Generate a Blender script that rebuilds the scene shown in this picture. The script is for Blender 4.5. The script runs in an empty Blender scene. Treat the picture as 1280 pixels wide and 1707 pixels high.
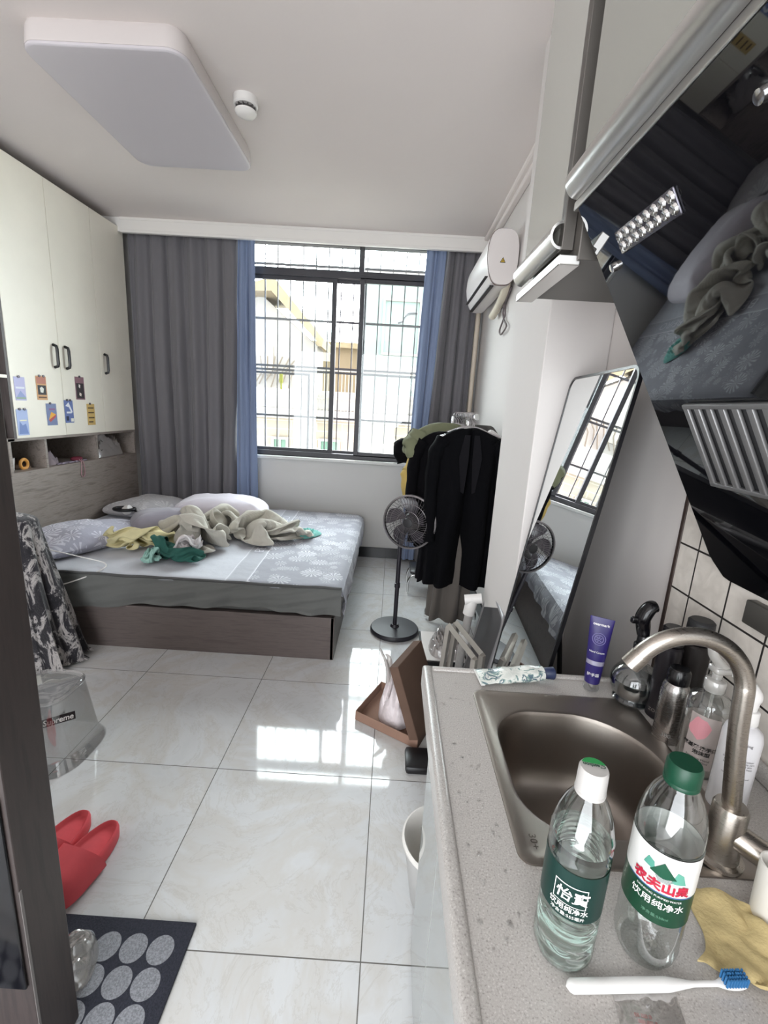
import bpy, bmesh, math, random
from math import sin, cos, pi, radians, sqrt, atan2, floor
from mathutils import Vector, Matrix, noise, Euler
random.seed(7)
C = bpy.context.scene.collection
V = Vector

# ------------------------------------------------------------------ colour + materials
def lin(h):
    if isinstance(h, str):
        h = h.lstrip('#'); c = [int(h[i:i+2], 16)/255 for i in (0, 2, 4)]
    else: c = h
    return tuple((x/12.92 if x <= .04045 else ((x+.055)/1.055)**2.4) for x in c) + (1,)

class NT:
    def __init__(s, name):
        s.m = bpy.data.materials.new(name); s.m.use_nodes = True
        s.t = s.m.node_tree; s.n = s.t.nodes; s.b = s.n['Principled BSDF']; s.out = s.n['Material Output']
    def add(s, typ, **kw):
        nd = s.n.new(typ)
        for k, v in kw.items(): setattr(nd, k, v)
        return nd
    def link(s, a, b): s.t.links.new(a, b)
    def math(s, op, a, b=None, c=None):
        nd = s.add('ShaderNodeMath', operation=op)
        for i, x in enumerate((a, b, c)):
            if x is None: continue
            if isinstance(x, (int, float)): nd.inputs[i].default_value = x
            else: s.link(x, nd.inputs[i])
        return nd.outputs[0]
    def ramp(s, fac, stops):
        nd = s.add('ShaderNodeValToRGB'); e = nd.color_ramp.elements
        while len(e) < len(stops): e.new(.5)
        for i, (p, c) in enumerate(stops): e[i].position = p; e[i].color = lin(c) if isinstance(c, str) else (c, c, c, 1)
        s.link(fac, nd.inputs[0]); return nd.outputs[0]
    def mix(s, fac, a, b):
        nd = s.add('ShaderNodeMix', data_type='RGBA')
        for i, x in ((0, fac), (6, a), (7, b)):
            if isinstance(x, (int, float)): nd.inputs[i].default_value = x
            elif isinstance(x, (str, tuple)): nd.inputs[i].default_value = lin(x) if isinstance(x, str) else x
            else: s.link(x, nd.inputs[i])
        return nd.outputs[2]
    def coord(s, world=False, scale=None, rot=None, loc=None):
        if world: o = s.add('ShaderNodeNewGeometry').outputs['Position']
        else: o = s.add('ShaderNodeTexCoord').outputs['Object']
        if scale or rot or loc:
            m = s.add('ShaderNodeMapping')
            if scale: m.inputs['Scale'].default_value = scale
            if rot: m.inputs['Rotation'].default_value = rot
            if loc: m.inputs['Location'].default_value = loc
            s.link(o, m.inputs[0]); o = m.outputs[0]
        return o
    def noise(s, vec, scale, detail=3, rough=.5, dist=0):
        nd = s.add('ShaderNodeTexNoise'); nd.inputs['Scale'].default_value = scale
        nd.inputs['Detail'].default_value = detail; nd.inputs['Roughness'].default_value = rough
        nd.inputs['Distortion'].default_value = dist
        s.link(vec, nd.inputs['Vector']); return nd.outputs['Fac']
    def bump(s, h, strength=.2, dist=.01):
        nd = s.add('ShaderNodeBump'); nd.inputs['Strength'].default_value = strength; nd.inputs['Distance'].default_value = dist
        s.link(h, nd.inputs['Height']); s.link(nd.outputs[0], s.b.inputs['Normal'])

def M(name, col, rough=.5, metal=0, var=0, vscale=8, bump=0, bscale=60, spec=.5, sheen=0, coat=0, stretch=None, trans=0, ior=1.45):
    t = NT(name); b = t.b
    b.inputs['Base Color'].default_value = lin(col); b.inputs['Roughness'].default_value = rough
    b.inputs['Metallic'].default_value = metal; b.inputs['Specular IOR Level'].default_value = spec
    b.inputs['Sheen Weight'].default_value = sheen; b.inputs['Coat Weight'].default_value = coat
    b.inputs['Transmission Weight'].default_value = trans; b.inputs['IOR'].default_value = ior
    co = t.coord(scale=stretch) if (var or bump) else None
    if var:
        f = t.noise(co, vscale, 4, .6)
        c = lin(col)
        dark = tuple(x*(1-var) for x in c[:3])+(1,); lite = tuple(min(1, x*(1+var)) for x in c[:3])+(1,)
        t.link(t.mix(t.math('MULTIPLY_ADD', f, 2.2, -.6), dark, lite), b.inputs['Base Color'])
    if bump: t.bump(t.noise(co, bscale, 3), bump, .004)
    return t.m

def glassy(name, tint='#ffffff', refl=.12, rough=.02, opacity=0.0, body='#ffffff'):
    """thin clear film: transparent body with a fresnel gloss (thin-walled plastic / pane)"""
    t = NT(name); t.n.remove(t.b)
    tr = t.add('ShaderNodeBsdfTransparent'); tr.inputs[0].default_value = lin(tint)
    gl = t.add('ShaderNodeBsdfGlossy'); gl.inputs['Roughness'].default_value = rough
    df = t.add('ShaderNodeBsdfPrincipled'); df.inputs['Base Color'].default_value = lin(body); df.inputs['Roughness'].default_value = .4
    lw = t.add('ShaderNodeLayerWeight'); lw.inputs[0].default_value = .35
    m0 = t.add('ShaderNodeMixShader'); m0.inputs[0].default_value = opacity
    t.link(tr.outputs[0], m0.inputs[1]); t.link(df.outputs[0], m0.inputs[2])
    f = t.math('MULTIPLY_ADD', lw.outputs['Facing'], .75-refl, refl*.6)
    f2 = t.math('MINIMUM', f, .8)
    m1 = t.add('ShaderNodeMixShader'); t.link(f2, m1.inputs[0]); t.link(m0.outputs[0], m1.inputs[1]); t.link(gl.outputs[0], m1.inputs[2])
    t.link(m1.outputs[0], t.out.inputs[0]); return t.m

def wood(name, a, b, axis='y', rough=.5, scale=1):
    t = NT(name)
    sc = {'y': (14, 1.2, 14), 'x': (1.2, 14, 14), 'z': (14, 14, 1.2)}[axis]
    co = t.coord(True, scale=tuple(x*scale for x in sc))
    f = t.noise(co, 2.2, 6, .65, .6); g = t.noise(co, 9, 3, .6)
    m = t.math('ADD', t.math('MULTIPLY', f, .7), t.math('MULTIPLY', g, .3))
    t.link(t.ramp(m, [(.32, a), (.5, b), (.62, a), (.75, b)]), t.b.inputs['Base Color'])
    t.b.inputs['Roughness'].default_value = rough
    t.bump(m, .08, .002); return t.m

def steel(name, col='#b5b1ab', rough=.3, bs=120, stretch=(1, 30, 1)):
    t = NT(name); b = t.b
    b.inputs['Metallic'].default_value = 1; b.inputs['Base Color'].default_value = lin(col)
    f = t.noise(t.coord(scale=stretch), bs, 2)
    t.link(t.math('MULTIPLY_ADD', f, .2, rough-.1), b.inputs['Roughness']); return t.m

# floor: polished 600 mm marble-look porcelain tiles, grid anchored at x=0, y=0.89
def floor_mat():
    t = NT('polished_marble_tile'); b = t.b
    p = t.coord(True); sx = t.add('ShaderNodeSeparateXYZ'); t.link(p, sx.inputs[0])
    def edge(o, off):
        f = t.math('FRACT', t.math('DIVIDE', t.math('ADD', o, off), .6))
        d = t.math('MINIMUM', f, t.math('SUBTRACT', 1, f)); return t.math('MULTIPLY', d, .6)
    d = t.math('MINIMUM', edge(sx.outputs[0], 6.0), edge(sx.outputs[1], 6-.89))
    gr = t.math('LESS_THAN', d, .0016)
    # each tile offsets the vein field
    ix = t.math('FLOOR', t.math('DIVIDE', t.math('ADD', sx.outputs[0], 6.0), .6)); iy = t.math('FLOOR', t.math('DIVIDE', t.math('ADD', sx.outputs[1], 6-.89), .6))
    cb = t.add('ShaderNodeCombineXYZ'); t.link(ix, cb.inputs[0]); t.link(iy, cb.inputs[1]); t.link(t.math('MULTIPLY', ix, 3.7), cb.inputs[2])
    va = t.add('ShaderNodeVectorMath', operation='MULTIPLY_ADD'); t.link(cb.outputs[0], va.inputs[0]); va.inputs[1].default_value = (3.1, 5.3, 2.7); t.link(p, va.inputs[2])
    n1 = t.noise(va.outputs[0], 1.3, 6, .6, 1.6); n2 = t.noise(va.outputs[0], 3.5, 8, .7, 2.2)
    base = t.ramp(n1, [(.3, '#bfc0c1'), (.46, '#c8c9ca'), (.52, '#c1bfbc'), (.6, '#c5c6c7'), (.75, '#b7b9ba')])
    veins = t.ramp(t.math('ABSOLUTE', t.math('SUBTRACT', n2, .5)), [(0, .35), (.02, .0), (1, 0.0)])
    c1 = t.mix(veins, base, '#aaa59e')
    t.link(t.mix(gr, c1, '#5b5854'), b.inputs['Base Color'])
    t.link(t.math('MULTIPLY_ADD', gr, .6, .05), b.inputs['Roughness'])
    b.inputs['Specular IOR Level'].default_value = .5
    t.bump(t.math('MULTIPLY', gr, -1), .4, .002)
    return t.m

def wall_tile_mat():
    t = NT('small_white_wall_tile'); b = t.b
    p = t.coord(True); sx = t.add('ShaderNodeSeparateXYZ'); t.link(p, sx.inputs[0])
    def edge(o, off, s):
        f = t.math('FRACT', t.math('DIVIDE', t.math('ADD', o, off), s))
        d = t.math('MINIMUM', f, t.math('SUBTRACT', 1, f)); return t.math('MULTIPLY', d, s)
    d = t.math('MINIMUM', edge(sx.outputs[1], 10-1.042+.0, .108), edge(sx.outputs[2], 10-.888, .109))
    gr = t.math('LESS_THAN', d, .0022)
    w = t.noise(p, 26, 2, .5, 1)
    t.link(t.mix(gr, t.ramp(w, [(.3, '#c4beb6'), (.7, '#d3cdc5')]), '#1d1917'), b.inputs['Base Color'])
    t.link(t.math('MULTIPLY_ADD', gr, .6, .16), b.inputs['Roughness'])
    h = t.math('ADD', t.math('MULTIPLY', gr, -1), t.math('MULTIPLY', w, .5)); t.bump(h, .35, .004)
    return t.m

def quartz_mat():
    t = NT('speckled_quartz'); b = t.b; p = t.coord(True)
    a = t.noise(p, 420, 2, .6); c = t.noise(p, 150, 3, .7)
    k = t.ramp(a, [(.30, '#86827e'), (.42, '#aea9a5'), (.6, '#b5b1ad'), (.72, '#d2cfcb')])
    t.link(t.mix(t.math('MULTIPLY', c, .35), k, '#a09b97'), b.inputs['Base Color']); b.inputs['Roughness'].default_value = .32
    return t.m

def plaster(name, col, rough=.75):
    t = NT(name); p = t.coord(True); c = lin(col)
    f = t.noise(p, 1.6, 5, .6)
    d = tuple(x*.94 for x in c[:3])+(1,)
    t.link(t.mix(f, d, c), t.b.inputs['Base Color']); t.b.inputs['Roughness'].default_value = rough
    t.bump(t.noise(p, 35, 4), .05, .01); return t.m

def leaf_mat(name, ground, line, soft=1.0, split=None, sc=6.5, plain='#c9c9cf', vscale=(1, 1, 1)):
    """tropical fan-leaf print: every cell of a voronoi carries a fan of strokes around its centre"""
    t = NT(name); b = t.b; p = t.coord(True, scale=vscale)
    tot = None
    for k, (scale, off) in enumerate(((sc, (0, 0, 0)), (sc*1.35, (3.3, 1.7, 0.4)))):
        mp = t.add('ShaderNodeMapping'); mp.inputs['Location'].default_value = off; t.link(p, mp.inputs[0])
        fl = t.add('ShaderNodeVectorMath', operation='MULTIPLY'); fl.inputs[1].default_value = (1, 1, .6); t.link(mp.outputs[0], fl.inputs[0])
        vo = t.add('ShaderNodeTexVoronoi', voronoi_dimensions='3D'); vo.inputs['Scale'].default_value = scale; t.link(fl.outputs[0], vo.inputs['Vector'])
        df = t.add('ShaderNodeVectorMath', operation='SUBTRACT'); t.link(fl.outputs[0], df.inputs[0]); t.link(vo.outputs['Position'], df.inputs[1])
        s = t.add('ShaderNodeSeparateXYZ'); t.link(df.outputs[0], s.inputs[0])
        ang = t.math('ARCTAN2', s.outputs[1], s.outputs[0])
        wob = t.math('MULTIPLY', vo.outputs['Distance'], 3.0)
        st = t.math('SINE', t.math('ADD', t.math('MULTIPLY', ang, 13 if k == 0 else 9), wob))
        stripe = t.math('GREATER_THAN', st, .15 if k == 0 else .45)
        rim = t.math('LESS_THAN', vo.outputs['Distance'], .52 if k == 0 else .4)
        core = t.math('GREATER_THAN', vo.outputs['Distance'], .05)
        v = t.math('MULTIPLY', t.math('MULTIPLY', stripe, rim), core)
        sc_ = t.add('ShaderNodeSeparateColor'); t.link(vo.outputs['Color'], sc_.inputs[0])
        v = t.math('MULTIPLY', v, t.math('MULTIPLY_ADD', sc_.outputs[0], .6, .4))
        tot = v if tot is None else t.math('MAXIMUM', tot, t.math('MULTIPLY', v, .7))
    c = t.mix(t.math('MULTIPLY', tot, soft), ground, line)
    if split is not None:
        sp = t.add('ShaderNodeSeparateXYZ'); t.link(t.coord(True), sp.inputs[0])
        x = t.math('ADD', sp.outputs[0], t.math('MULTIPLY', sp.outputs[1], .04))
        c = t.mix(t.math('GREATER_THAN', x, split+.115), plain, c)
        for q in (0, .115):
            ln = t.math('LESS_THAN', t.math('ABSOLUTE', t.math('SUBTRACT', x, split+q)), .006)
            c = t.mix(ln, c, line)
        band = t.math('MULTIPLY', t.math('GREATER_THAN', x, split), t.math('LESS_THAN', x, split+.115))
        c = t.mix(t.math('MULTIPLY', band, .55), c, ground)
    t.link(c, b.inputs['Base Color']); b.inputs['Roughness'].default_value = .85; b.inputs['Sheen Weight'].default_value = .15
    t.bump(t.noise(t.coord(True), 18, 4, .6), .25, .012)
    return t.m

# ------------------------------------------------------------------ object helpers
def setp(o, label=None, cat=None, group=None, kind=None):
    for k, v in (('label', label), ('category', cat), ('group', group), ('kind', kind)):
        if v: o[k] = v
    return o
def link(o, parent=None, world=False):
    C.objects.link(o)
    if parent is not None:
        o.parent = parent
        if world: o.data.transform(parent_matrix(parent).inverted())
    return o
def parent_matrix(p):
    m = Matrix.LocRotScale(p.location, p.rotation_euler, None)
    return parent_matrix(p.parent) @ m if p.parent else m
def thing(name, label, cat, loc=(0, 0, 0), rotz=0, group=None, rot=None):
    o = bpy.data.objects.new(name, None); o.empty_display_size = .05; C.objects.link(o)
    o.location = loc; o.rotation_euler = rot or (0, 0, rotz)
    return setp(o, label, cat, group)
def finish(bm, name, mat, parent=None, smooth=40, world=False):
    me = bpy.data.meshes.new(name)
    bmesh.ops.recalc_face_normals(bm, faces=bm.faces)
    bm.to_mesh(me); bm.free()
    mats = mat if isinstance(mat, (list, tuple)) else [mat]
    for m in mats: me.materials.append(m)
    if smooth:
        for p in me.polygons: p.use_smooth = True
        try: me.set_sharp_from_angle(angle=radians(smooth))
        except Exception: pass
    o = bpy.data.objects.new(name, me)
    return link(o, parent, world)
obj = finish
def solo(bm, name, mat, label, cat, group=None, smooth=40):
    return setp(finish(bm, name, mat, None, smooth), label, cat, group)
def struct(bm, name, mat, smooth=0):
    return setp(finish(bm, name, mat, None, smooth), kind='structure')
def B(): return bmesh.new()

def box(bm, a, b, bev=0, seg=2, M_=None, mi=0):
    r = bmesh.ops.create_cube(bm, size=1)
    vs = r['verts']; a = V(a); b = V(b)
    for v in vs: v.co = V(((v.co.x+.5)*(b.x-a.x)+a.x, (v.co.y+.5)*(b.y-a.y)+a.y, (v.co.z+.5)*(b.z-a.z)+a.z))
    es = list({e for v in vs for e in v.link_edges}); fs = list({f for v in vs for f in v.link_faces})
    for f in fs: f.material_index = mi
    if bev:
        r = bmesh.ops.bevel(bm, geom=es, offset=bev, segments=seg, profile=.5, affect='EDGES')
        vs = list({v for f in r['faces'] for v in f.verts} | {v for v in vs if v.is_valid})
        for f in r['faces']: f.material_index = mi
    if M_ is not None:
        for v in vs: v.co = M_ @ v.co
    return vs
def ob(center, dirs, half, bm, bev=0):
    """oriented box"""
    x, y, z = [V(d).normalized() for d in dirs]
    m = Matrix(((x.x, y.x, z.x, center[0]), (x.y, y.y, z.y, center[1]), (x.z, y.z, z.z, center[2]), (0, 0, 0, 1)))
    return box(bm, [-h for h in half], half, bev, 2, m)
def lathe(bm, prof, seg=32, M_=None, sq=(1, 1), mi=0):
    rings = []
    for r, z in prof:
        if r < 1e-6: rings.append([bm.verts.new((0, 0, z))])
        else: rings.append([bm.verts.new((r*cos(2*pi*i/seg)*sq[0], r*sin(2*pi*i/seg)*sq[1], z)) for i in range(seg)])
    for a, b in zip(rings, rings[1:]):
        for i in range(seg):
            j = (i+1) % seg
            if len(a) == 1 and len(b) == 1: continue
            if len(a) == 1: f = bm.faces.new((a[0], b[i], b[j]))
            elif len(b) == 1: f = bm.faces.new((a[i], a[j], b[0]))
            else: f = bm.faces.new((a[i], a[j], b[j], b[i]))
            f.material_index = mi
    if M_ is not None:
        for rg in rings:
            for v in rg: v.co = M_ @ v.co
    return rings
def tube(bm, pts, r, seg=10, cyc=False, cap=True, sq=1.0):
    pts = [V(p) for p in pts]; n = len(pts)
    rr = r if callable(r) else (lambda t: r)
    up = None; rings = []
    for i, p in enumerate(pts):
        a = pts[(i-1) % n] if (i > 0 or cyc) else p; b = pts[(i+1) % n] if (i < n-1 or cyc) else p
        t = (b-a).normalized()
        if up is None:
            up = V((0, 0, 1)) if abs(t.z) < .9 else V((1, 0, 0))
        s = t.cross(up)
        if s.length < 1e-5: s = t.orthogonal()
        s.normalize(); up = s.cross(t).normalized()
        q = rr(i/(n-1))
        rings.append([bm.verts.new(p+(s*cos(2*pi*k/seg)+up*sin(2*pi*k/seg)*sq)*q) for k in range(seg)])
    m = n if cyc else n-1
    for i in range(m):
        a, b = rings[i], rings[(i+1) % n]
        for k in range(seg):
            j = (k+1) % seg; bm.faces.new((a[k], a[j], b[j], b[k]))
    if cap and not cyc:
        bm.faces.new(rings[0][::-1]); bm.faces.new(rings[-1])
def smoothpts(pts, n=8, cyc=False):
    """catmull-rom"""
    P = [V(p) for p in pts]; out = []; m = len(P)
    for i in range(m if cyc else m-1):
        g = lambda k: P[k % m] if cyc else P[max(0, min(m-1, k))]
        p0, p1, p2, p3 = g(i-1), g(i), g(i+1), g(i+2)
        for k in range(n):
            t = k/n
            out.append(.5*((2*p1)+(p2-p0)*t+(2*p0-5*p1+4*p2-p3)*t*t+(3*p1-p0-3*p2+p3)*t**3))
    if not cyc: out.append(P[-1])
    return out
def grid(bm, fn, nu, nv, closeu=False, mi=0):
    vs = [[bm.verts.new(fn(i/(nu if closeu else nu-1), j/(nv-1))) for j in range(nv)] for i in range(nu)]
    for i in range(nu if closeu else nu-1):
        for j in range(nv-1):
            a, b = vs[i], vs[(i+1) % nu]
            f = bm.faces.new((a[j], b[j], b[j+1], a[j+1])); f.material_index = mi
    return vs
def solidify(bm, t):
    bm.normal_update(); t = abs(t)
    for e in bm.edges: e.index = -1
    vs = bm.verts[:]; fs = bm.faces[:]; bnd = [e for e in bm.edges if len(e.link_faces) == 1]
    mp = {v: bm.verts.new(v.co-v.normal*t) for v in vs}
    for f in fs:
        q = bm.faces.new([mp[v] for v in reversed(f.verts)]); q.material_index = f.material_index
    for e in bnd:
        a, b = e.verts
        try: bm.faces.new((a, b, mp[b], mp[a]))
        except ValueError: pass
def prism(bm, poly, h, M_=None, mi=0):
    """poly in xy, extruded 0..h in z"""
    a = [bm.verts.new((x, y, 0)) for x, y in poly]; b = [bm.verts.new((x, y, h)) for x, y in poly]
    n = len(poly); fs = [bm.faces.new(a[::-1]), bm.faces.new(b)]
    for i in range(n): fs.append(bm.faces.new((a[i], a[(i+1) % n], b[(i+1) % n], b[i])))
    for f in fs: f.material_index = mi
    if M_ is not None:
        for v in a+b: v.co = M_ @ v.co
def rrect(x0, y0, x1, y1, r, n=6):
    out = []
    for cx, cy, a in ((x1-r, y1-r, 0), (x0+r, y1-r, 90), (x0+r, y0+r, 180), (x1-r, y0+r, 270)):
        for k in range(n+1):
            t = radians(a+90*k/n); out.append((cx+r*cos(t), cy+r*sin(t)))
    return out
def frame(o, ux, uy, uz):
    ux, uy, uz = V(ux).normalized(), V(uy).normalized(), V(uz).normalized()
    return Matrix(((ux.x, uy.x, uz.x, o[0]), (ux.y, uy.y, uz.y, o[1]), (ux.z, uy.z, uz.z, o[2]), (0, 0, 0, 1)))
def fbm(p, s, o=3):
    v = 0; a = 1; p = V(p)*s
    for k in range(o):
        v += a*noise.noise(p); p = p*2.1+V((5.2, 1.3, 7.7)); a *= .5
    return v
def text(s, size, mp, name, mat, parent, world=True, sub=0, align='CENTER', bold=0.0, shear=0.0, sx=1.0):
    """lettering as real geometry; mp maps (x, y) of the text plane to a point"""
    cu = bpy.data.curves.new('txt', 'FONT'); cu.body = s; cu.size = size; cu.align_x = align; cu.align_y = 'CENTER'
    cu.offset = bold; cu.shear = shear; cu.resolution_u = 3
    o = bpy.data.objects.new('txt', cu); C.objects.link(o)
    dg = bpy.context.evaluated_depsgraph_get(); me = bpy.data.meshes.new_from_object(o.evaluated_get(dg))
    bpy.data.objects.remove(o); bpy.data.curves.remove(cu)
    bm = bmesh.new(); bm.from_mesh(me); bpy.data.meshes.remove(me)
    if size < .03:
        for k in range(2):
            lg = [e for e in bm.edges if e.calc_length() > size*.22]
            if lg: bmesh.ops.subdivide_edges(bm, edges=lg, cuts=1); bmesh.ops.triangulate(bm, faces=bm.faces[:])
    for v in bm.verts: v.co = V(mp(v.co.x*sx, v.co.y))
    return finish(bm, name, mat, parent, 0, world)

# ------------------------------------------------------------------ palette
m_floor = floor_mat(); m_walltile = wall_tile_mat(); m_quartz = quartz_mat()
m_wall = plaster('painted_wall', '#cdc8c5'); m_ceil = plaster('ceiling_paint', '#e0d8d4')
m_wallwin = plaster('window_wall_paint', '#cdccca')
m_base = M('black_baseboard_tile', '#16171b', .15)
m_white = M('white_plastic', '#dedbd8', .35)
m_whitegloss = M('white_gloss', '#e6e3df', .18)
m_offwhite = M('cream_laminate', '#efeadc', .38, var=.03, vscale=3)
m_greywood = wood('grey_oak_laminate', '#756c66', '#958b84', 'y')
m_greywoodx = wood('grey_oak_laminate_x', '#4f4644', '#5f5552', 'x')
m_darkdoor = wood('dark_brown_door_veneer', '#2c2524', '#39302e', 'z')
m_black = M('black_plastic', '#131215', .35)
m_blackmat = M('black_fabric', '#070609', .95, spec=.15, bump=.3, bscale=90)
m_alu = M('brushed_aluminium', '#cfcdca', .3, 1)
m_alud = M('shaded_aluminium_frame', '#5f5b57', .45, .6)  # base colour darkened to stand in for shade on the wall cabinets' near sides
m_chrome = M('chrome', '#d8d8d8', .12, 1)
m_steel = steel('sink_steel', '#968e87', .40, 90, (8, .6, 1))
m_steelf = steel('faucet_steel', '#a8a199', .3, 120, (1, 1, 25))
m_glass = glassy('window_glass', '#f6fbfa', .06, .0)
m_pet = glassy('clear_pet', '#f2f5f4', .16, .04)
m_clearhard = glassy('clear_acrylic', '#eeeeee', .2, .05, .03)
m_bag = glassy('crinkled_clear_bag', '#eae8e6', .3, .14, .22, '#d8d4d0')
m_bagw = glassy('milky_plastic_bag', '#e8e4e2', .25, .2, .6, '#d9d2cf')
m_doorglass = M('grey_white_lacquered_glass', '#9f9e97', .03, 0, spec=.8, ior=1.8)
m_doorglass2 = M('pale_lacquered_glass', '#8d918f', .03, 0, spec=.8, ior=1.9)
m_bg = M('black_hood_glass', '#07070a', .02, 0, spec=.9, ior=1.65)
m_curt = M('grey_curtain_cloth', '#6c6a6e', .9, sheen=.2, bump=.15, bscale=140)
m_curtb = M('blue_curtain_cloth', '#7b89a6', .9, sheen=.2, bump=.15, bscale=140)
m_winframe = M('dark_grey_window_frame', '#3c3b40', .4)
m_red = M('coral_foam', '#cf4c54', .6, var=.05, vscale=30)
m_card = M('brown_cardboard', '#594438', .85, var=.08, vscale=14)
m_card2 = M('inner_cardboard', '#86695a', .9, var=.06, vscale=14)
m_green = M('bottle_green', '#0a3d2a', .4)
m_labelw = M('label_white', '#dcdbd8', .35); m_txtw = M('print_white', '#eceae6', .4)
m_labelg = M('label_deep_green', '#0a2e29', .35); m_labelg2 = M('label_band_green', '#103c28', .35)
m_txtr = M('print_red', '#b0203a', .4); m_txtk = M('print_black', '#1a1a1a', .5); m_txtg = M('print_green', '#2f8b4c', .4)

# ------------------------------------------------------------------ setting: shell
WY, XL, XR, CZ = 4.18, -2.75, .70, 2.77
YB = -1.6
bm = B(); box(bm, (XL-.1, YB, -.08), (XR+.1, WY+.12, 0)); struct(bm, 'floor', m_floor)
bm = B(); box(bm, (XL-.1, YB, CZ), (XR+.1, WY+.12, CZ+.1)); struct(bm, 'ceiling', m_ceil)
bm = B(); box(bm, (XL-.1, YB, 0), (XL, WY+.12, CZ)); struct(bm, 'wall_left', m_wall)
bm = B(); box(bm, (XR, YB, 0), (XR+.1, WY+.12, CZ)); struct(bm, 'wall_right', m_wall)
WX0, WX1, WZ0, WZ1 = -1.42, .30, .925, 2.755
bm = B()
box(bm, (XL, WY, 0), (WX0, WY+.12, CZ)); box(bm, (WX1, WY, 0), (XR, WY+.12, CZ))
box(bm, (WX0, WY, 0), (WX1, WY+.12, WZ0)); box(bm, (WX0, WY, WZ1), (WX1, WY+.12, CZ))
struct(bm, 'wall_back', m_wallwin)
bm = B()   # wall behind the camera with the entrance opening, widened to let in fill light
box(bm, (XL, YB-.1, 0), (-2.2, YB, CZ)); box(bm, (.3, YB-.1, 0), (XR, YB, CZ)); box(bm, (-2.2, YB-.1, 2.5), (.3, YB, CZ))
struct(bm, 'wall_front', m_wall)
bm = B(); box(bm, (.486, 1.6, 0), (XR, 2.07, CZ-.001), .004); struct(bm, 'wall_column', m_wall)
bm = B(); box(bm, (XL, WY-.012, 0), (XR, WY, .10), .002); struct(bm, 'baseboard_back', m_base)
bm = B(); box(bm, (XR-.012, 2.07, 0), (XR, WY-.012, .10), .002); struct(bm, 'baseboard_right', m_base)
# small tiled splashback + its dark edge trim
bm = B(); box(bm, (XR-.008, YB+.01, .80), (XR, 1.042, 1.80)); struct(bm, 'trim_1', m_walltile)
bm = B(); box(bm, (XR-.011, 1.042, .80), (XR, 1.054, 1.80), .002); struct(bm, 'trim_2', M('dark_tile_edge_strip', '#3b302c', .4))
# crown moulding along right wall
bm = B(); box(bm, (XR-.07, 2.07, CZ-.03), (XR, WY, CZ), .012); box(bm, (XR-.04, 2.07, CZ-.06), (XR, WY, CZ-.028), .008); struct(bm, 'trim_3', m_ceil)
# curtain pelmet box across the room in front of the window
bm = B(); box(bm, (-2.75, 4.0, CZ-.105), (XR, 4.025, CZ), .004)
box(bm, (-2.28, 3.992, CZ-.112), (XR, 4.027, CZ-.092), .004); box(bm, (-2.28, 3.994, CZ-.02), (XR, 4.0, CZ), .003)
struct(bm, 'trim_4', m_whitegloss)
# sill
bm = B(); box(bm, (WX0-.02, WY-.035, WZ0-.03), (WX1+.02, WY+.12, WZ0), .006); struct(bm, 'trim_5', M('pale_stone_sill', '#cfcfcd', .4, var=.05))

# ------------------------------------------------------------------ window frame (structure)
def yframe(bm, x0, z0, x1, z1, w, y0, y1):
    box(bm, (x0, y0, z0), (x0+w, y1, z1), .003); box(bm, (x1-w, y0, z0), (x1, y1, z1), .003)
    box(bm, (x0+w, y0, z0), (x1-w, y1, z0+w), .003); box(bm, (x0+w, y0, z1-w), (x1-w, y1, z1), .003)
win = setp(bpy.data.objects.new('window_1', None), kind='structure'); C.objects.link(win); win.location = (-.35, WY+.05, WZ0)
bm = B(); yframe(bm, WX0, WZ0, WX1, WZ1, .045, WY+.02, WY+.10)
box(bm, (WX0+.04, WY+.02, 2.462), (WX1-.04, WY+.10, 2.522), .003)      # transom
box(bm, (-.37, WY+.018, 2.50), (-.325, WY+.10, WZ1-.02), .003)
obj(bm, 'outer_frame', m_winframe, win, 0, True)
for (x0, x1, y) in ((-1.385, -.555, WY+.066), (-.355, .262, WY+.034), (-.60, -.30, WY+.034)):
    bm = B()
    if x0 == -.60: continue
    yframe(bm, x0, WZ0+.03, x1, 2.475, .042, y-.014, y+.014)
    s = obj(bm, 'sliding_sash', m_winframe, win, 0, True)
    bm = B(); box(bm, (x0+.04, y-.003, WZ0+.07), (x1-.04, y+.003, 2.435)); obj(bm, 'pane', m_glass, s, 0, False).data.transform(parent_matrix(win).inverted())
bm = B(); yframe(bm, -.60, WZ0+.03, -.30, 2.475, .04, WY+.085, WY+.099); s = obj(bm, 'screen_sash', m_winframe, win, 0, True)
for x0, x1 in ((WX0+.045, -.37), (-.325, WX1-.045)):
    bm = B(); box(bm, (x0, WY+.055, 2.51), (x1, WY+.061, WZ1-.04)); obj(bm, 'pane', m_glass, win, 0, True)

# window security grille outside
g = thing('window_grille', 'white painted burglar bars in a rectangular grid right outside the window', 'window bars', (-.55, 4.42, .8))
m_bar = M('weathered_grille_paint', '#4c484b', .5, .1)
bm = B()
x = -2.03
while x < .95:
    box(bm, (x-.005, 4.415, .80), (x+.005, 4.425, 2.95)); x += .1145
obj(bm, 'upright_bars', m_bar, g, 0, True)
bm = B()
for z in (.86, 1.282, 1.70, 1.735, 2.144, 2.60, 2.95): box(bm, (-2.03, 4.405, z-.010), (.92, 4.415, z+.010))
obj(bm, 'cross_bars', m_bar, g, 0, True)
bm = B(); yframe(bm, -1.36, .95, -.80, 1.68, .022, 4.38, 4.402); obj(bm, 'escape_hatch_frame', m_bar, g, 0, True)
bm = B(); box(bm, (-1.08, 4.36, 1.58), (-1.05, 4.378, 1.66)); box(bm, (-1.072, 4.362, 1.52), (-1.058, 4.376, 1.58)); g_ = g; obj(bm, 'padlock', M('brass_lock', '#a5a04a', .4, .5), g, 0, True)

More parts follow.
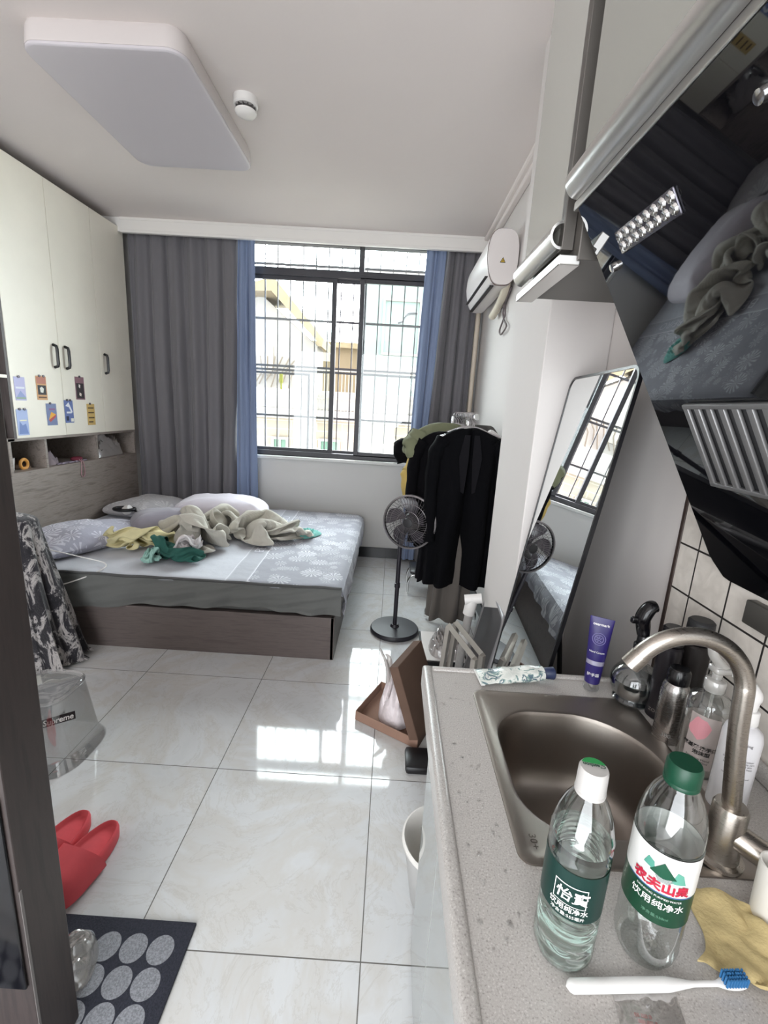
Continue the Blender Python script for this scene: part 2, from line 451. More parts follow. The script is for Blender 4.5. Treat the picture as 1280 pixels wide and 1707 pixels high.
# ------------------------------------------------------------------ outside
def brick(name, a, b, mortar, sx=1):
    t = NT(name); p = t.coord(True); s = t.add('ShaderNodeSeparateXYZ'); t.link(p, s.inputs[0])
    c = t.add('ShaderNodeCombineXYZ'); t.link(s.outputs[0], c.inputs[0]); t.link(s.outputs[2], c.inputs[1])
    br = t.add('ShaderNodeTexBrick'); t.link(c.outputs[0], br.inputs[0])
    br.inputs['Color1'].default_value = lin(a); br.inputs['Color2'].default_value = lin(b); br.inputs['Mortar'].default_value = lin(mortar)
    br.inputs['Scale'].default_value = 1; br.inputs['Brick Width'].default_value = .42*sx; br.inputs['Row Height'].default_value = .14; br.inputs['Mortar Size'].default_value = .008
    t.link(t.mix(t.math('MULTIPLY', t.noise(p, 1.8, 5, .7), .5), br.outputs[0], '#958b7d'), t.b.inputs['Base Color']); t.b.inputs['Roughness'].default_value = .9
    return t.m
m_brick = brick('pale_tan_brick', '#85776a', '#786b5d', '#958c80'); m_stucco = plaster('pale_stucco', '#968f8a', .9)
m_tan = plaster('tan_render', '#6f604c', .9); m_roof = M('sandy_roof', '#786a54', .9, var=.1); m_pink = plaster('pinkish_render', '#e8dcd2', .9)
m_mint = plaster('mint_render', '#788781', .8)
h = thing('gabled_house', 'white house with a sloping sandy roof seen outside the left part of the window', 'building', (-3.6, 10, -3))
bm = B(); prism(bm, [(-4.6, -3), (-1.62, -3), (-1.62, 2.55), (-2.75, 3.45), (-4.6, 3.2)], .8, frame((0, 10.4, 0), (1, 0, 0), (0, 0, 1), (0, -1, 0)))
obj(bm, 'wall', m_stucco, h, 0, True)
bm = B(); prism(bm, [(-4.8, 3.28), (-2.75, 3.56), (-2.38, 3.66), (-1.42, 2.62), (-1.45, 2.48), (-2.42, 3.42), (-2.8, 3.4), (-4.8, 3.14)], 1.5, frame((0, 10.6, 0), (1, 0, 0), (0, 0, 1), (0, -1, 0)))
obj(bm, 'roof', m_roof, h, 0, True)
bm = B(); box(bm, (-2.85, 9.56, 1.95), (-2.5, 9.62, 2.5)); obj(bm, 'window', M('old_window_dark', '#a89f98', .6), h, 0, True)
bm = B()
for k in range(7): tube(bm, [(-2.9+.12*k, 9.55, 1.7+.05*(k % 3)), (-2.7+.1*k, 9.5, 2.0+.07*(k % 2)), (-2.75+.15*k, 9.52, 2.3)], .015, 5)
solo(bm, 'dry_vine', M('dry_stem', '#6f6459', .9), 'thin bare vine stems against the wall of the white gabled house', 'plant')
h = thing('terrace_building', 'low brick building with a pale parapet and fine railing outside the lower window', 'building', (-.8, 8, -3))
bm = B(); box(bm, (-4.6, 7.6, -3), (1.4, 9.2, 1.16)); obj(bm, 'brick_wall', m_brick, h, 0, True)
bm = B(); box(bm, (-4.6, 7.45, 1.16), (1.4, 9.2, 1.32), .02); box(bm, (-4.6, 7.5, 1.32), (1.4, 7.62, 1.62), .01); obj(bm, 'parapet', m_stucco, h, 0, True)
bm = B()
x = -1.35
while x < 1.4:
    box(bm, (x-.006, 7.44, 1.16), (x+.006, 7.452, 1.95)); x += .055
box(bm, (-1.4, 7.43, 1.93), (1.4, 7.455, 1.96)); box(bm, (-1.4, 7.43, 1.5), (1.4, 7.455, 1.52))
obj(bm, 'railing', M('dull_rail_paint', '#7c7468', .6), h, 0, True)
for x0, x1, z0, z1 in ((-1.22, -.86, .45, .86), (-2.0, -1.72, .3, .85)):
    bm = B(); yframe(bm, x0, z0, x1, z1, .04, 7.54, 7.6); box(bm, ((x0+x1)/2-.015, 7.55, z0), ((x0+x1)/2+.015, 7.6, z1)); f = obj(bm, 'window', m_stucco, h, 0, True)
    bm = B(); box(bm, (x0+.03, 7.58, z0+.03), (x1-.03, 7.598, z1-.03)); o = obj(bm, 'pane', M('green_pane', '#4f6a5a', .1), f, 0); o.data.transform(parent_matrix(h).inverted())
bm = B(); box(bm, (-.35, 7.5, .45), (.1, 7.6, .84), .01)
for k in range(6): box(bm, (-.34, 7.49, .48+.06*k), (.09, 7.502, .50+.06*k))
obj(bm, 'air_vent', M('louvre_vent', '#d8cdb8', .7), h, 0, True)
h = thing('mint_building', 'tall pale green and white building outside the right part of the window', 'building', (.3, 12, -3))
bm = B(); box(bm, (-.85, 11.4, -3), (3.0, 13.5, 4.35)); obj(bm, 'wall', m_mint, h, 0, True)
bm = B(); box(bm, (-.95, 11.3, 4.35), (3.1, 13.5, 4.5)); box(bm, (-.86, 11.32, 2.25), (3.0, 11.4, 2.42)); obj(bm, 'ledge', m_stucco, h, 0, True)
bm = B(); yframe(bm, -.4, 2.65, .5, 3.9, .05, 11.34, 11.4); f = obj(bm, 'window', m_stucco, h, 0, True)
h = thing('tan_building', 'tan plastered house glimpsed between the gabled house and the mint building', 'building', (-1.5, 14, -3))
bm = B(); box(bm, (-2.9, 14, -3), (-.9, 16, 3.05)); obj(bm, 'wall', m_tan, h, 0, True)
bm = B(); box(bm, (-3.0, 13.8, 3.05), (-.8, 16, 3.2)); obj(bm, 'roof', m_roof, h, 0, True)
bm = B(); tube(bm, smoothpts([(-.02, 4.43, 2.17), (.03, 4.44, 2.19), (.07, 4.44, 2.25), (.16, 4.43, 2.26)]), .014, 6)
obj(bm, 'bent_hook', M('grey_metal_hook', '#77777a', .5), g_, 60, True)
bm = B(); box(bm, (-20, 4.9, -3.2), (20, 40, -3.0)); struct(bm, 'trim_6', plaster('street_concrete', '#a39e96', .9))

# ------------------------------------------------------------------ curtains
def curtain(label, parts, loc, n_waves):
    t = thing('curtain', label, 'curtain', loc, 0, 'curtains at the window')
    for nm, mat, x0t, x1t, x0b, x1b, z0, z1, ph, nw, amp in parts:
        def fn(u, v):
            xt = x0t+(x1t-x0t)*u; xb = x0b+(x1b-x0b)*u
            x = xt+(xb-xt)*v
            a = amp*(.55+.45*v)
            w = 2*pi*nw*u+ph+.5*sin(3*v+u*4)
            y = loc[1]+a*(sin(w)+.35*sin(2.3*w+1))*.8+.012*fbm((u*5, v*2, ph), 1.5)
            x += .25*a*cos(w)
            return V((x, y, z1+(z0-z1)*v))
        bm = B(); grid(bm, fn, int(nw*18)+4, 34); solidify(bm, .0025); obj(bm, nm, mat, t, 80, True)
    return t
curtain('long grey curtain with a blue inner edge, left of the window', [
    ('grey_panel', m_curt, -2.29, -1.37, -2.31, -1.41, .44, 2.69, 0, 6.2, .046),
    ('blue_panel', m_curtb, -1.37, -1.225, -1.41, -1.215, .44, 2.69, 1.2, 1.8, .030)], (-1.8, 4.10, .44), 8)
curtain('grey and blue floor-length curtain, right of the window', [
    ('blue_panel', m_curtb, .185, .345, .125, .26, .03, 2.69, .3, 2.0, .034),
    ('grey_panel', m_curt, .345, .64, .26, .62, .03, 2.69, 1.8, 3.4, .042)], (.4, 4.10, .03), 7)
t = thing('curtain_rail', 'white curtain track hidden under the pelmet above both curtains', 'curtain rail', (-.8, 4.10, 2.70))
bm = B(); box(bm, (-2.28, 4.09, 2.695), (.68, 4.11, 2.718), .003); obj(bm, 'track', m_white, t, 0, True)
for x in (-2.1, -.8, .5):
    bm = B(); box(bm, (x-.01, 4.085, 2.718), (x+.01, 4.115, CZ)); obj(bm, 'bracket', m_white, t, 0, True)

# ------------------------------------------------------------------ wardrobe bridge + headboard (left wall)
FX = -2.30
w = thing('overbed_wardrobe', 'tall cream wall cabinet over the bed with three doors and grey niches below', 'cabinet', (-2.52, 3.4, 0))
bm = B()
box(bm, (XL, 2.77, 1.10), (FX-.02, 4.07, 2.70)); obj(bm, 'carcass', m_greywood, w, 0, True)
def whandle(y, z0, z1, par):
    bm = B(); x = FX+.002
    pts = [(x, y, z0), (x+.022, y, z0+.008), (x+.026, y, z0+.025), (x+.026, y, z1-.025), (x+.022, y, z1-.008), (x, y, z1)]
    tube(bm, pts, .0095, 8); o = obj(bm, 'handle', m_black, par, 40); o.data.transform(parent_matrix(w).inverted())
    bm = B(); box(bm, (x+.018, y-.0055, z0+.032), (x+.034, y+.0055, z1-.032), .002); o = obj(bm, 'handle_inlay', M('white_inlay', '#e8e6e2', .3), par, 40); o.data.transform(parent_matrix(w).inverted())
for y0, y1, hy in ((2.772, 3.203, 3.15), (3.207, 3.648, 3.262), (3.652, 4.068, 3.70)):
    bm = B(); box(bm, (FX-.019, y0, 1.092), (FX, y1, 2.70), .002); d = obj(bm, 'door', m_offwhite, w, 0, True)
    whandle(hy, 1.545, 1.69, d)
bm = B()    # niche row: bottom, top edge, dividers, back
box(bm, (XL, 2.70, 1.075), (FX, 4.07, 1.092)); box(bm, (XL, 2.70, .865), (FX, 4.07, .885)); box(bm, (XL, 2.70, .885), (XL+.02, 4.07, 1.075))
for y in (2.70, 2.99, 3.52, 4.05): box(bm, (XL+.02, y, .885), (FX, y+.018, 1.075))
obj(bm, 'niche_shelf', m_greywood, w, 0, True)
bm = B(); box(bm, (FX-.03, 2.40, .20), (FX-.0, 4.07, .865)); obj(bm, 'headboard', m_greywood, w, 0, True)
s = thing('side_shelf_unit', 'narrow dark open shelf unit left of the cream wardrobe, mostly hidden by the door', 'shelf', (-2.52, 2.55, 0))
bm = B(); box(bm, (XL, 2.38, .88), (XL+.02, 2.765, CZ-.002)); box(bm, (XL, 2.36, .88), (FX, 2.38, CZ-.002)); box(bm, (XL, 2.75, 1.094), (FX, 2.769, CZ-.002))
obj(bm, 'side_panels', wood('dark_grey_laminate', '#4b4443', '#5b5352', 'z'), s, 0, True)
for z in (1.45, 1.85, 2.25):
    bm = B(); box(bm, (XL+.02, 2.38, z), (FX, 2.75, z+.018)); obj(bm, 'shelf_board', m_offwhite, s, 0, True)
bm = B(); box(bm, (FX-.16, 2.66, 1.095), (FX-.03, 2.72, 1.21), .006)
box(bm, (XL+.02, 2.38, 1.077), (FX, 2.75, 1.094)); solo_b = None
obj(bm, 'base_board', m_greywood, s, 0, True)

# postcards
def card(y0, z1, y1, z0, base, shapes, label, mags, tilt=0):
    t = thing('postcard', label, 'postcard', (FX+.001, (y0+y1)/2, z0), 0, 'postcards on the cabinet doors', (radians(tilt), 0, 0))
    W, H = y1-y0, z1-z0
    def P(u, v, d): return (FX+d, y0+u*W, z0+v*H)
    bm = B(); box(bm, (FX+.001, y0, z0), (FX+.0022, y1, z1)); obj(bm, 'card', M('card_'+base[1:], base, .5), t, 0, True)
    for k, (col, poly) in enumerate(shapes):
        bm = B(); vs = [bm.verts.new(P(u, v, .0026+.0003*k)) for u, v in poly]; bm.faces.new(vs); obj(bm, 'print', M('print_'+col[1:], col, .5), t, 0, True)
    for u in mags:
        bm = B(); lathe(bm, [(0, 0), (.008, 0), (.008, .004), (.0, .006)], 12, frame(P(u, 1.01, .003), (0, 1, 0), (0, 0, 1), (1, 0, 0))); obj(bm, 'magnet', M('dark_magnet', '#4d4850', .3, .6), t, 40, True)
R4 = lambda a, b, c, d: [(a, b), (c, b), (c, d), (a, d)]
card(2.793, 1.462, 2.876, 1.322, '#b9b8dc', [('#e2e4f0', R4(.1, .5, .9, .58)), ('#8f9cc9', [(.05, .1), (.5, .42), (.95, .15)]), ('#96ad9a', R4(.05, .06, .95, .14))], 'pale lavender postcard, top left of the cards on the first cream door', (.45,))
card(2.967, 1.478, 3.055, 1.328, '#cfa070', [('#b77763', R4(.05, .68, .95, .96)), ('#1d1b22', R4(.1, .22, .92, .62)), ('#dfe0d8', [(.35, .32), (.6, .3), (.7, .48), (.5, .56), (.3, .5)]), ('#5c3a26', R4(.1, .08, .9, .14))], 'orange postcard with a black picture panel on the first cream door', (.35, .75))
card(2.783, 1.268, 2.870, 1.110, '#a9b9e0', [('#6f86bd', [(.08, .05), (.92, .05), (.75, .45), (.45, .38), (.2, .55)]), ('#e9e5c8', R4(.25, .55, .85, .6))], 'blue and white postcard, lowest on the left of the first cream door', (.3, .75))
card(3.032, 1.306, 3.124, 1.163, '#7480a6', [('#e5a83a', [(.15, .25), (.45, .62), (.9, .5)]), ('#b34a4a', [(.15, .25), (.9, .5), (.85, .38), (.3, .15)]), ('#8a5c86', R4(.25, .7, .85, .78))], 'slate blue postcard with a yellow and red wedge shape', (.4,), -2)
card(3.203, 1.33, 3.290, 1.175, '#6272a6', [('#e6e8ef', [(.1, .75), (.5, .92), (.9, .5), (.8, .42), (.5, .7)]), ('#dfe3ea', R4(.2, .42, .75, .5)), ('#e8e6da', R4(.62, .05, .95, .2)), ('#10173a', R4(.1, .1, .4, .3))], 'deep blue and white postcard at the lower left of the second cream door', (.35, .7))
card(3.335, 1.498, 3.430, 1.338, '#85616a', [('#2a1d22', R4(.08, .05, .92, .72)), ('#e8e2dc', [(.35, .55), (.5, .5), (.55, .65), (.38, .68)]), ('#d8ccc0', [(.35, .2), (.55, .14), (.62, .26), (.4, .32)])], 'maroon and black postcard, highest on the second cream door', (.5,))
card(3.440, 1.308, 3.528, 1.152, '#cfb06e', [('#5d4a2e', R4(.12, .78, .88, .84)), ('#5d4a2e', R4(.12, .56, .88, .62)), ('#5d4a2e', R4(.12, .32, .88, .38)), ('#5d4a2e', R4(.12, .12, .7, .18))], 'yellow lettered postcard near the right edge of the second cream door', (.4,))

# crumpled heaps: closed polar height field
def heap(outline, cz, height, seedv, fold=1.0, freq=9, n=60, m=20, z0=0.0, power=.6, droop=None):
    """outline: list of (x, y) points around; returns bm in world coords"""
    pts = smoothpts([(x, y, 0) for x, y in outline], 8, True)
    cx = sum(p.x for p in pts)/len(pts); cy = sum(p.y for p in pts)/len(pts); N = len(pts)
    bm = B(); rings = []
    top = lambda x, y, q: None
    for j in range(m):
        s = j/(m-1); ring = []
        for p in pts:
            x = cx+(p.x-cx)*s; y = cy+(p.y-cy)*s
            w = V((x, y, seedv)); wx = .05*fbm(w+V((3, 1, 2)), 6, 2); wy = .05*fbm(w+V((8, 5, 1)), 6, 2)
            th = 1.1*noise.noise(V((x*2.2, y*2.2, seedv+9)))+seedv
            wv = 2.6*fbm(w+V((1, 7, 3)), 2.6, 2)
            f1 = (.5+.5*cos(6.283*freq*.42*(x*cos(th)+y*sin(th))+wv))**1.3
            f2 = (.5+.5*cos(6.283*freq*.9*(x*cos(th+1.9)+y*sin(th+1.9))+wv*1.7))**1.5
            dome = max(0, 1-s**2.6)**power
            hgt = height*dome*(.42+.30*fold*f1+.14*fold*f2+.30*fbm((x, y, seedv), 3.2, 2))
            z = z0+max(.003, hgt)+(.006*(1-s))
            if s > .97: z = z0+.001
            ring.append(bm.verts.new((x+wx*.3*s*(1-s)*4, y+wy*.3*s*(1-s)*4, z)))
        rings.append(ring)
    for a, b in zip(rings[1:], rings[2:]):
        for i in range(N): bm.faces.new((a[i], a[(i+1) % N], b[(i+1) % N], b[i]))
    c = bm.verts.new((cx, cy, rings[1][0].co.z*.5+rings[1][N//2].co.z*.5))
    for v in rings[0]: bm.verts.remove(v)
    a = rings[1]
    for i in range(N): bm.faces.new((c, a[(i+1) % N], a[i]))
    bm.faces.new(rings[-1][::-1])
    for v in bm.verts: v.co.z += cz
    return bm

# niche contents (z .885)
NZ = .886
t = thing('paper_cup', 'white cup standing at the left end of the first niche', 'cup', (-2.40, 2.80, NZ))
bm = B(); lathe(bm, [(0, 0), (.026, 0), (.034, .075), (.036, .078), (.032, .076), (.024, .004), (0, .004)], 24); obj(bm, 'cup', m_white, t, 60)
t = thing('orange_tape_roll', 'orange and yellow ring beside the white cup in the first niche', 'tape roll', (-2.37, 2.885, NZ))
bm = B(); tube(bm, [(0, .03*cos(a*pi/12), .032+.03*sin(a*pi/12)) for a in range(24)], .011, 8, True, sq=.7); bm.verts.ensure_lookup_table()
obj(bm, 'ring', M('orange_plastic', '#d89a4a', .4), t, 60)
solo(heap([(-2.55, 2.86), (-2.42, 2.84), (-2.36, 2.93), (-2.45, 2.98), (-2.58, 2.97)], NZ, .07, 2.3, 1, 18), 'brown_pouch', M('brown_leather_scraps', '#5b473c', .7), 'small brown pouch lying behind the orange ring in the first niche', 'pouch')
solo(heap([(-2.55, 3.06), (-2.38, 3.05), (-2.34, 3.12), (-2.40, 3.22), (-2.55, 3.22)], NZ, .14, 5.3, 1, 14, power=.4), 'grey_purse', M('mauve_grey_cloth', '#8e8288', .8), 'puffy grey-mauve pouch lying in the middle niche', 'pouch')
solo(heap([(-2.68, 3.03), (-2.55, 3.02), (-2.54, 3.10), (-2.6, 3.16), (-2.68, 3.16)], NZ, .12, 7.3, 1, 14, power=.4), 'dark_bag', M('dark_brown_cloth', '#3b3135', .8), 'dark cloth bag at the back left of the middle niche', 'bag')
bm = B()
for k in range(9):
    y = 3.13+.035*k; box(bm, (-2.36+.01*(k % 3), y, NZ), (-2.33+.01*(k % 2), y+.03, NZ+.008+.004*(k % 2)), .002)
solo(bm, 'pill_blister_strip', M('lilac_small_things', '#8d8492', .5), 'row of small lilac sachets along the front of the middle niche', 'sachets')
t = thing('hair_tie', 'dark red hair band with a pink loop hanging over the niche edge', 'hair band', (-2.33, 3.34, NZ))
bm = B(); tube(bm, [(-2.345+.02*cos(a*pi/8), 3.345+.035*sin(a*pi/8), NZ+.02) for a in range(16)], .014, 8, True); obj(bm, 'scrunchie', M('dark_red_band', '#6d2436', .7), t, 60, True)
bm = B(); tube(bm, smoothpts([(-2.32, 3.33, NZ+.02), (-2.294, 3.325, NZ-.01), (-2.294, 3.31, .80), (-2.294, 3.33, .775), (-2.294, 3.35, .80), (-2.294, 3.345, NZ-.01), (-2.32, 3.35, NZ+.02)], 6), .003, 6); obj(bm, 'loop', M('pink_cord', '#a98288', .7), t, 60, True)
solo(heap([(-2.55, 3.60), (-2.36, 3.58), (-2.33, 3.75), (-2.35, 3.95), (-2.45, 4.03), (-2.58, 3.98), (-2.6, 3.75)], NZ, .20, 9.1, 1.3, 14, power=.9, m=26), 'plastic_bag', m_bagw, 'crumpled translucent plastic bag filling the right niche', 'plastic bag')

# folded cloth shapes: vertex grids of pre-draped sheets (differences between neighbouring points, in 2 mm steps)
CLOTH = {
'blanket': (84, 48, [-626,1405,19,-7,7,10,-5,12,1,-6,12,2,4,0,8,-2,-4,9,0,1,-9,2,-9,0,7,-4,-2,1,7,6,8,1,0,6,-6,-2,4,3,6,4,1,6,2,-2,7,4,-6,3,6,-5,-2,6,-6,-3,6,-6,-5,4,-7,-4,2,-4,-7,5,-6,-7,3,-8,0,-4,-7,-6,-8,-3,6,4,-10,-4,4,-10,-8,4,-8,-10,8,-10,-10,15,-4,2,13,-10,1,10,-8,2,3,-12,7,3,-11,2,8,-7,0,7,-8,-2,5,-6,
-6,0,-8,-3,2,-9,1,-4,-8,0,-3,-8,0,-3,-7,1,-6,-5,0,-6,-6,1,-6,-5,0,-6,4,-5,-8,2,-1,-8,2,0,-79,204,28,-7,10,4,-2,11,-4,-4,5,8,-4,-2,9,-2,-6,-5,6,-6,-2,2,-3,-6,1,-7,4,7,3,0,0,-1,4,4,-2,5,6,-2,5,8,-4,1,7,0,-1,7,4,-2,5,-8,-2,7,-4,-3,2,-7,-5,0,-8,-3,0,-9,1,4,-2,-6,6,-3,-5,2,-10,3,-10,-1,-1,8,-6,
3,1,-10,-2,-3,-8,-8,8,-7,-8,2,-11,-10,12,-8,2,12,-6,-3,11,-7,-1,9,-9,4,4,-12,0,2,-9,5,6,-7,-6,4,-8,5,2,-10,3,2,-9,2,-1,-9,1,-5,-6,1,-4,-6,1,-6,-5,0,-8,1,-2,-7,3,-4,-4,5,-7,-8,0,5,-83,208,26,-2,7,-4,-4,-1,6,-4,7,9,-1,-11,6,-9,-4,-5,1,-3,-8,1,-4,-8,6,-5,-3,4,-5,6,6,-1,1,8,-2,1,6,4,-1,7,2,-1,
9,0,-2,6,-4,1,5,-6,-2,-5,-6,-2,-2,-8,-3,2,-8,-2,3,-6,-1,3,-7,0,6,-3,-2,5,-4,0,-5,-4,4,9,-2,0,5,-6,2,-4,-8,-2,-1,-9,-4,1,-4,-14,4,-13,0,13,-2,4,11,-6,-3,6,-8,-7,4,-10,2,5,-10,-2,4,-10,6,5,-8,-3,5,-10,2,2,-10,3,-1,-6,6,1,-6,8,-5,-6,0,-2,0,-7,-4,0,-7,-8,4,2,-8,3,-2,-5,1,-8,-80,202,30,-1,7,6,-4,
-1,6,-4,-7,2,-2,-8,-2,-5,-8,-2,-3,-9,0,2,-6,-7,2,-4,-7,8,0,-7,7,2,-3,7,4,0,6,1,0,8,-1,1,8,-2,-3,7,-2,0,-5,-4,1,6,-8,-1,-6,-2,-8,1,-8,-4,5,-6,0,1,-6,0,0,-8,2,3,-7,2,5,-3,6,9,0,4,6,-3,2,-1,-7,2,-1,-8,-1,-8,-4,-7,5,-8,0,5,-7,1,12,-1,1,4,-6,-8,1,-7,-5,3,-11,2,4,-10,-2,4,-10,3,4,-10,-2,4,-6,
8,6,-1,8,-2,-7,1,-4,-6,3,0,0,-8,0,3,-7,-6,3,-6,-10,2,-2,-9,3,3,-68,189,35,-5,-3,6,-6,-4,7,2,-11,-4,-5,-8,3,3,-8,-4,5,-3,-7,3,1,-10,4,-2,-7,4,-4,-5,1,-6,-5,4,5,-2,5,-1,1,7,0,-1,7,-2,-2,7,-2,-5,5,4,6,1,-6,-6,1,-4,6,4,-6,-2,0,0,9,-1,-6,2,3,-6,-3,5,0,-7,3,-6,-4,2,-8,-3,-2,-7,0,0,-7,2,3,-6,4,
-1,-5,8,0,-6,4,2,-7,2,3,-9,-2,3,5,-8,-2,-7,-6,4,-7,-4,2,-10,1,2,-10,-1,3,-10,2,3,-2,8,6,0,7,-1,-7,5,-3,-5,-4,-4,-4,-5,3,8,-3,-9,-2,-2,-2,10,-1,-8,4,-6,-57,162,49,-5,-5,6,0,-9,1,0,-10,-1,6,-2,-8,2,4,-8,4,0,-9,2,-2,-8,2,-6,-5,2,-6,-2,1,-7,-4,-5,-1,-4,6,2,0,6,0,-6,6,7,-2,6,2,2,10,-1,0,0,-8,7,
6,-6,-3,3,-8,4,-1,-5,7,0,-5,7,0,-6,1,6,1,-3,-2,-7,-1,5,-4,-1,5,-4,-4,6,-4,-4,2,-7,-4,-2,-7,0,-2,-6,2,0,-5,8,1,-8,2,-5,-3,-6,-6,-4,-6,0,-3,-8,0,-9,2,2,-7,1,4,-9,-3,0,-2,10,4,1,4,0,-4,7,-2,-3,-7,-2,-4,7,-6,-2,-7,-6,6,-3,-4,1,-7,-6,7,4,-34,147,57,-1,-8,-1,2,-8,-4,3,4,-8,4,2,-8,0,0,-8,0,-1,-8,
1,-6,-6,-5,-8,0,-2,-6,-4,-2,-8,-6,-1,0,-8,3,8,-1,6,6,-1,6,6,1,8,0,4,10,1,-2,6,-7,5,4,-8,2,4,-9,4,2,-9,4,1,-4,6,-5,-3,6,1,-7,-4,7,-6,4,-2,-8,2,6,-2,-1,6,-6,-2,4,-6,-2,4,-5,-3,4,-5,-6,2,-5,-7,-4,-5,-4,-5,-6,-3,-7,-4,2,-8,-2,0,-3,-6,1,0,-7,-1,1,-7,-8,-2,-3,9,6,4,5,-2,-3,8,-4,-4,-6,-3,-6,4,
-5,-7,-5,-5,1,-7,-5,4,-7,8,3,-1,-26,141,69,4,2,-9,-1,-4,-8,-3,-2,-4,2,4,-8,-8,-2,-1,2,-1,-7,-2,-7,-4,-6,-6,-4,-4,-6,-5,-4,-2,-9,-1,7,-5,3,9,-1,6,6,2,8,2,2,8,3,0,8,0,2,4,-9,4,8,-7,2,2,-9,4,8,-6,4,2,-7,6,0,-9,8,-6,-8,-4,8,-3,5,2,-9,3,5,-9,0,-2,-9,-3,-2,-5,-5,3,-7,0,5,-6,-2,5,-5,-4,8,-3,-4,
2,-6,-7,-3,-5,-7,-5,5,6,-4,-5,-6,-4,-6,-2,-8,-1,2,-6,0,0,2,0,4,-1,-2,9,-3,-6,-5,-4,-6,2,-4,-8,-2,-4,5,-7,-6,5,-7,8,1,-4,-12,127,65,2,4,-7,-2,-2,-8,-4,0,-8,-6,3,-5,-8,-1,-1,-5,3,-9,-4,-5,-5,-7,-6,-6,-6,-7,-6,-2,9,-2,0,10,0,4,6,2,5,3,4,7,3,2,7,0,2,10,0,2,9,-2,0,2,-10,2,6,-8,4,8,-6,4,7,-7,4,
-4,-10,0,-5,-12,2,6,-9,4,3,-8,4,6,-11,0,-5,-9,-4,10,-6,4,7,-4,2,0,-10,2,-1,-6,-3,6,-6,-3,2,-6,-5,4,-6,-5,-6,-5,-6,-2,9,2,-5,-4,-4,-3,7,-4,-4,3,-4,-8,2,1,-5,-7,1,-5,-7,2,2,-5,6,-4,-7,-1,-2,4,-7,-6,-6,-4,0,7,-5,-2,119,52,-6,6,-1,-2,-1,-10,-6,1,-8,-4,-1,-8,-11,0,-6,-10,4,-2,-7,-7,-6,-8,-4,-6,-3,
10,0,-1,10,1,2,6,5,4,6,0,6,5,1,6,1,5,8,2,0,8,1,-2,10,-1,0,6,-8,4,6,-6,4,8,-8,4,4,-8,4,6,-10,4,-4,-12,0,-2,-14,1,5,-12,3,9,-10,2,-5,-12,-4,9,-9,2,6,-7,4,2,-8,4,8,-4,-1,6,-6,0,3,-6,-2,-6,-4,-3,-5,-4,-4,-8,-6,-2,-2,7,3,0,7,-5,4,4,-6,-6,5,-2,-7,0,-4,-7,-3,-2,-7,-6,-2,-3,-7,3,-6,-6,2,-5,0,-7,
-5,1,-5,12,116,37,-12,-2,-2,-10,4,-8,-4,-6,-12,-8,2,-9,-13,0,5,-11,4,-2,-10,-2,-7,0,8,-1,-4,10,2,2,9,2,1,7,0,5,6,-1,6,4,-1,7,0,-3,8,3,3,9,1,2,8,-2,4,6,-6,5,6,-6,5,8,-6,4,7,-7,5,3,-10,3,6,-11,4,-4,-14,0,0,-14,0,11,-12,1,-1,-16,-2,1,-14,-3,11,-6,6,-1,-14,0,10,-6,2,6,-6,2,3,-7,0,6,-7,0,0,-2,
-6,-2,-4,-7,-5,2,7,-3,7,3,-4,8,-1,-5,5,-2,-5,6,-4,-6,4,-4,-8,0,-4,-8,-2,-4,-7,-4,-4,-7,-2,1,-4,-6,3,3,102,7,-11,-6,-1,-14,0,-4,-8,-1,-11,-8,-1,-10,-14,2,3,-12,4,1,-5,12,-1,0,10,-4,1,8,-1,2,8,-1,4,6,0,5,6,0,6,4,0,7,2,4,8,2,4,7,-1,6,5,-7,2,6,-4,5,6,-4,5,8,-2,4,6,-5,4,6,-8,6,6,-9,4,4,-12,3,
-4,-14,-1,4,-16,1,9,-13,0,-1,-16,-5,2,-15,-2,10,-7,5,7,-12,2,3,-11,1,6,-8,-2,4,-8,1,2,-8,-4,-1,-6,-7,-6,6,-6,-3,0,8,-4,5,2,-6,5,2,-2,8,2,-4,6,2,-6,6,-2,-2,-6,-6,-6,6,-2,-6,5,-1,-4,-5,3,-18,88,-22,-14,-4,-2,-11,-4,-2,-11,0,-6,-10,4,-7,-7,8,-3,-3,10,0,-7,5,-2,-1,9,-2,4,6,-1,6,6,-1,6,6,1,6,4,1,
8,4,2,7,4,3,7,4,3,6,2,6,4,-2,7,4,-3,7,3,-4,7,3,-4,7,4,-7,4,4,-7,4,6,-9,4,4,-9,4,4,-11,4,7,-12,-3,-2,-15,2,1,-15,-1,2,-16,-2,2,-14,-2,8,-12,-2,6,-12,0,7,-10,1,6,-9,1,3,-9,-4,0,-8,-5,-4,0,-8,-4,2,7,-2,4,-6,-4,8,-1,-5,4,5,-4,0,7,-3,6,5,-8,4,2,-2,-4,-8,0,8,2,2,8,0,-41,80,-38,-9,-8,-2,-9,3,
-6,-8,5,-5,-5,7,-3,-4,8,-1,-5,7,-2,-3,8,-1,4,-2,7,3,3,5,5,6,2,7,5,0,8,2,-2,9,2,2,7,4,2,7,4,-1,6,3,3,6,5,1,2,1,8,2,-5,7,2,-4,6,2,-4,8,2,-4,6,4,-7,6,2,-9,6,4,-10,4,2,-12,2,2,-12,0,2,-14,0,1,-14,-1,1,-14,-1,0,-14,1,2,-12,-3,6,-12,-2,6,-12,-2,5,-9,-4,7,-9,0,-2,-8,-6,-8,-2,-4,-2,8,-2,-4,6,
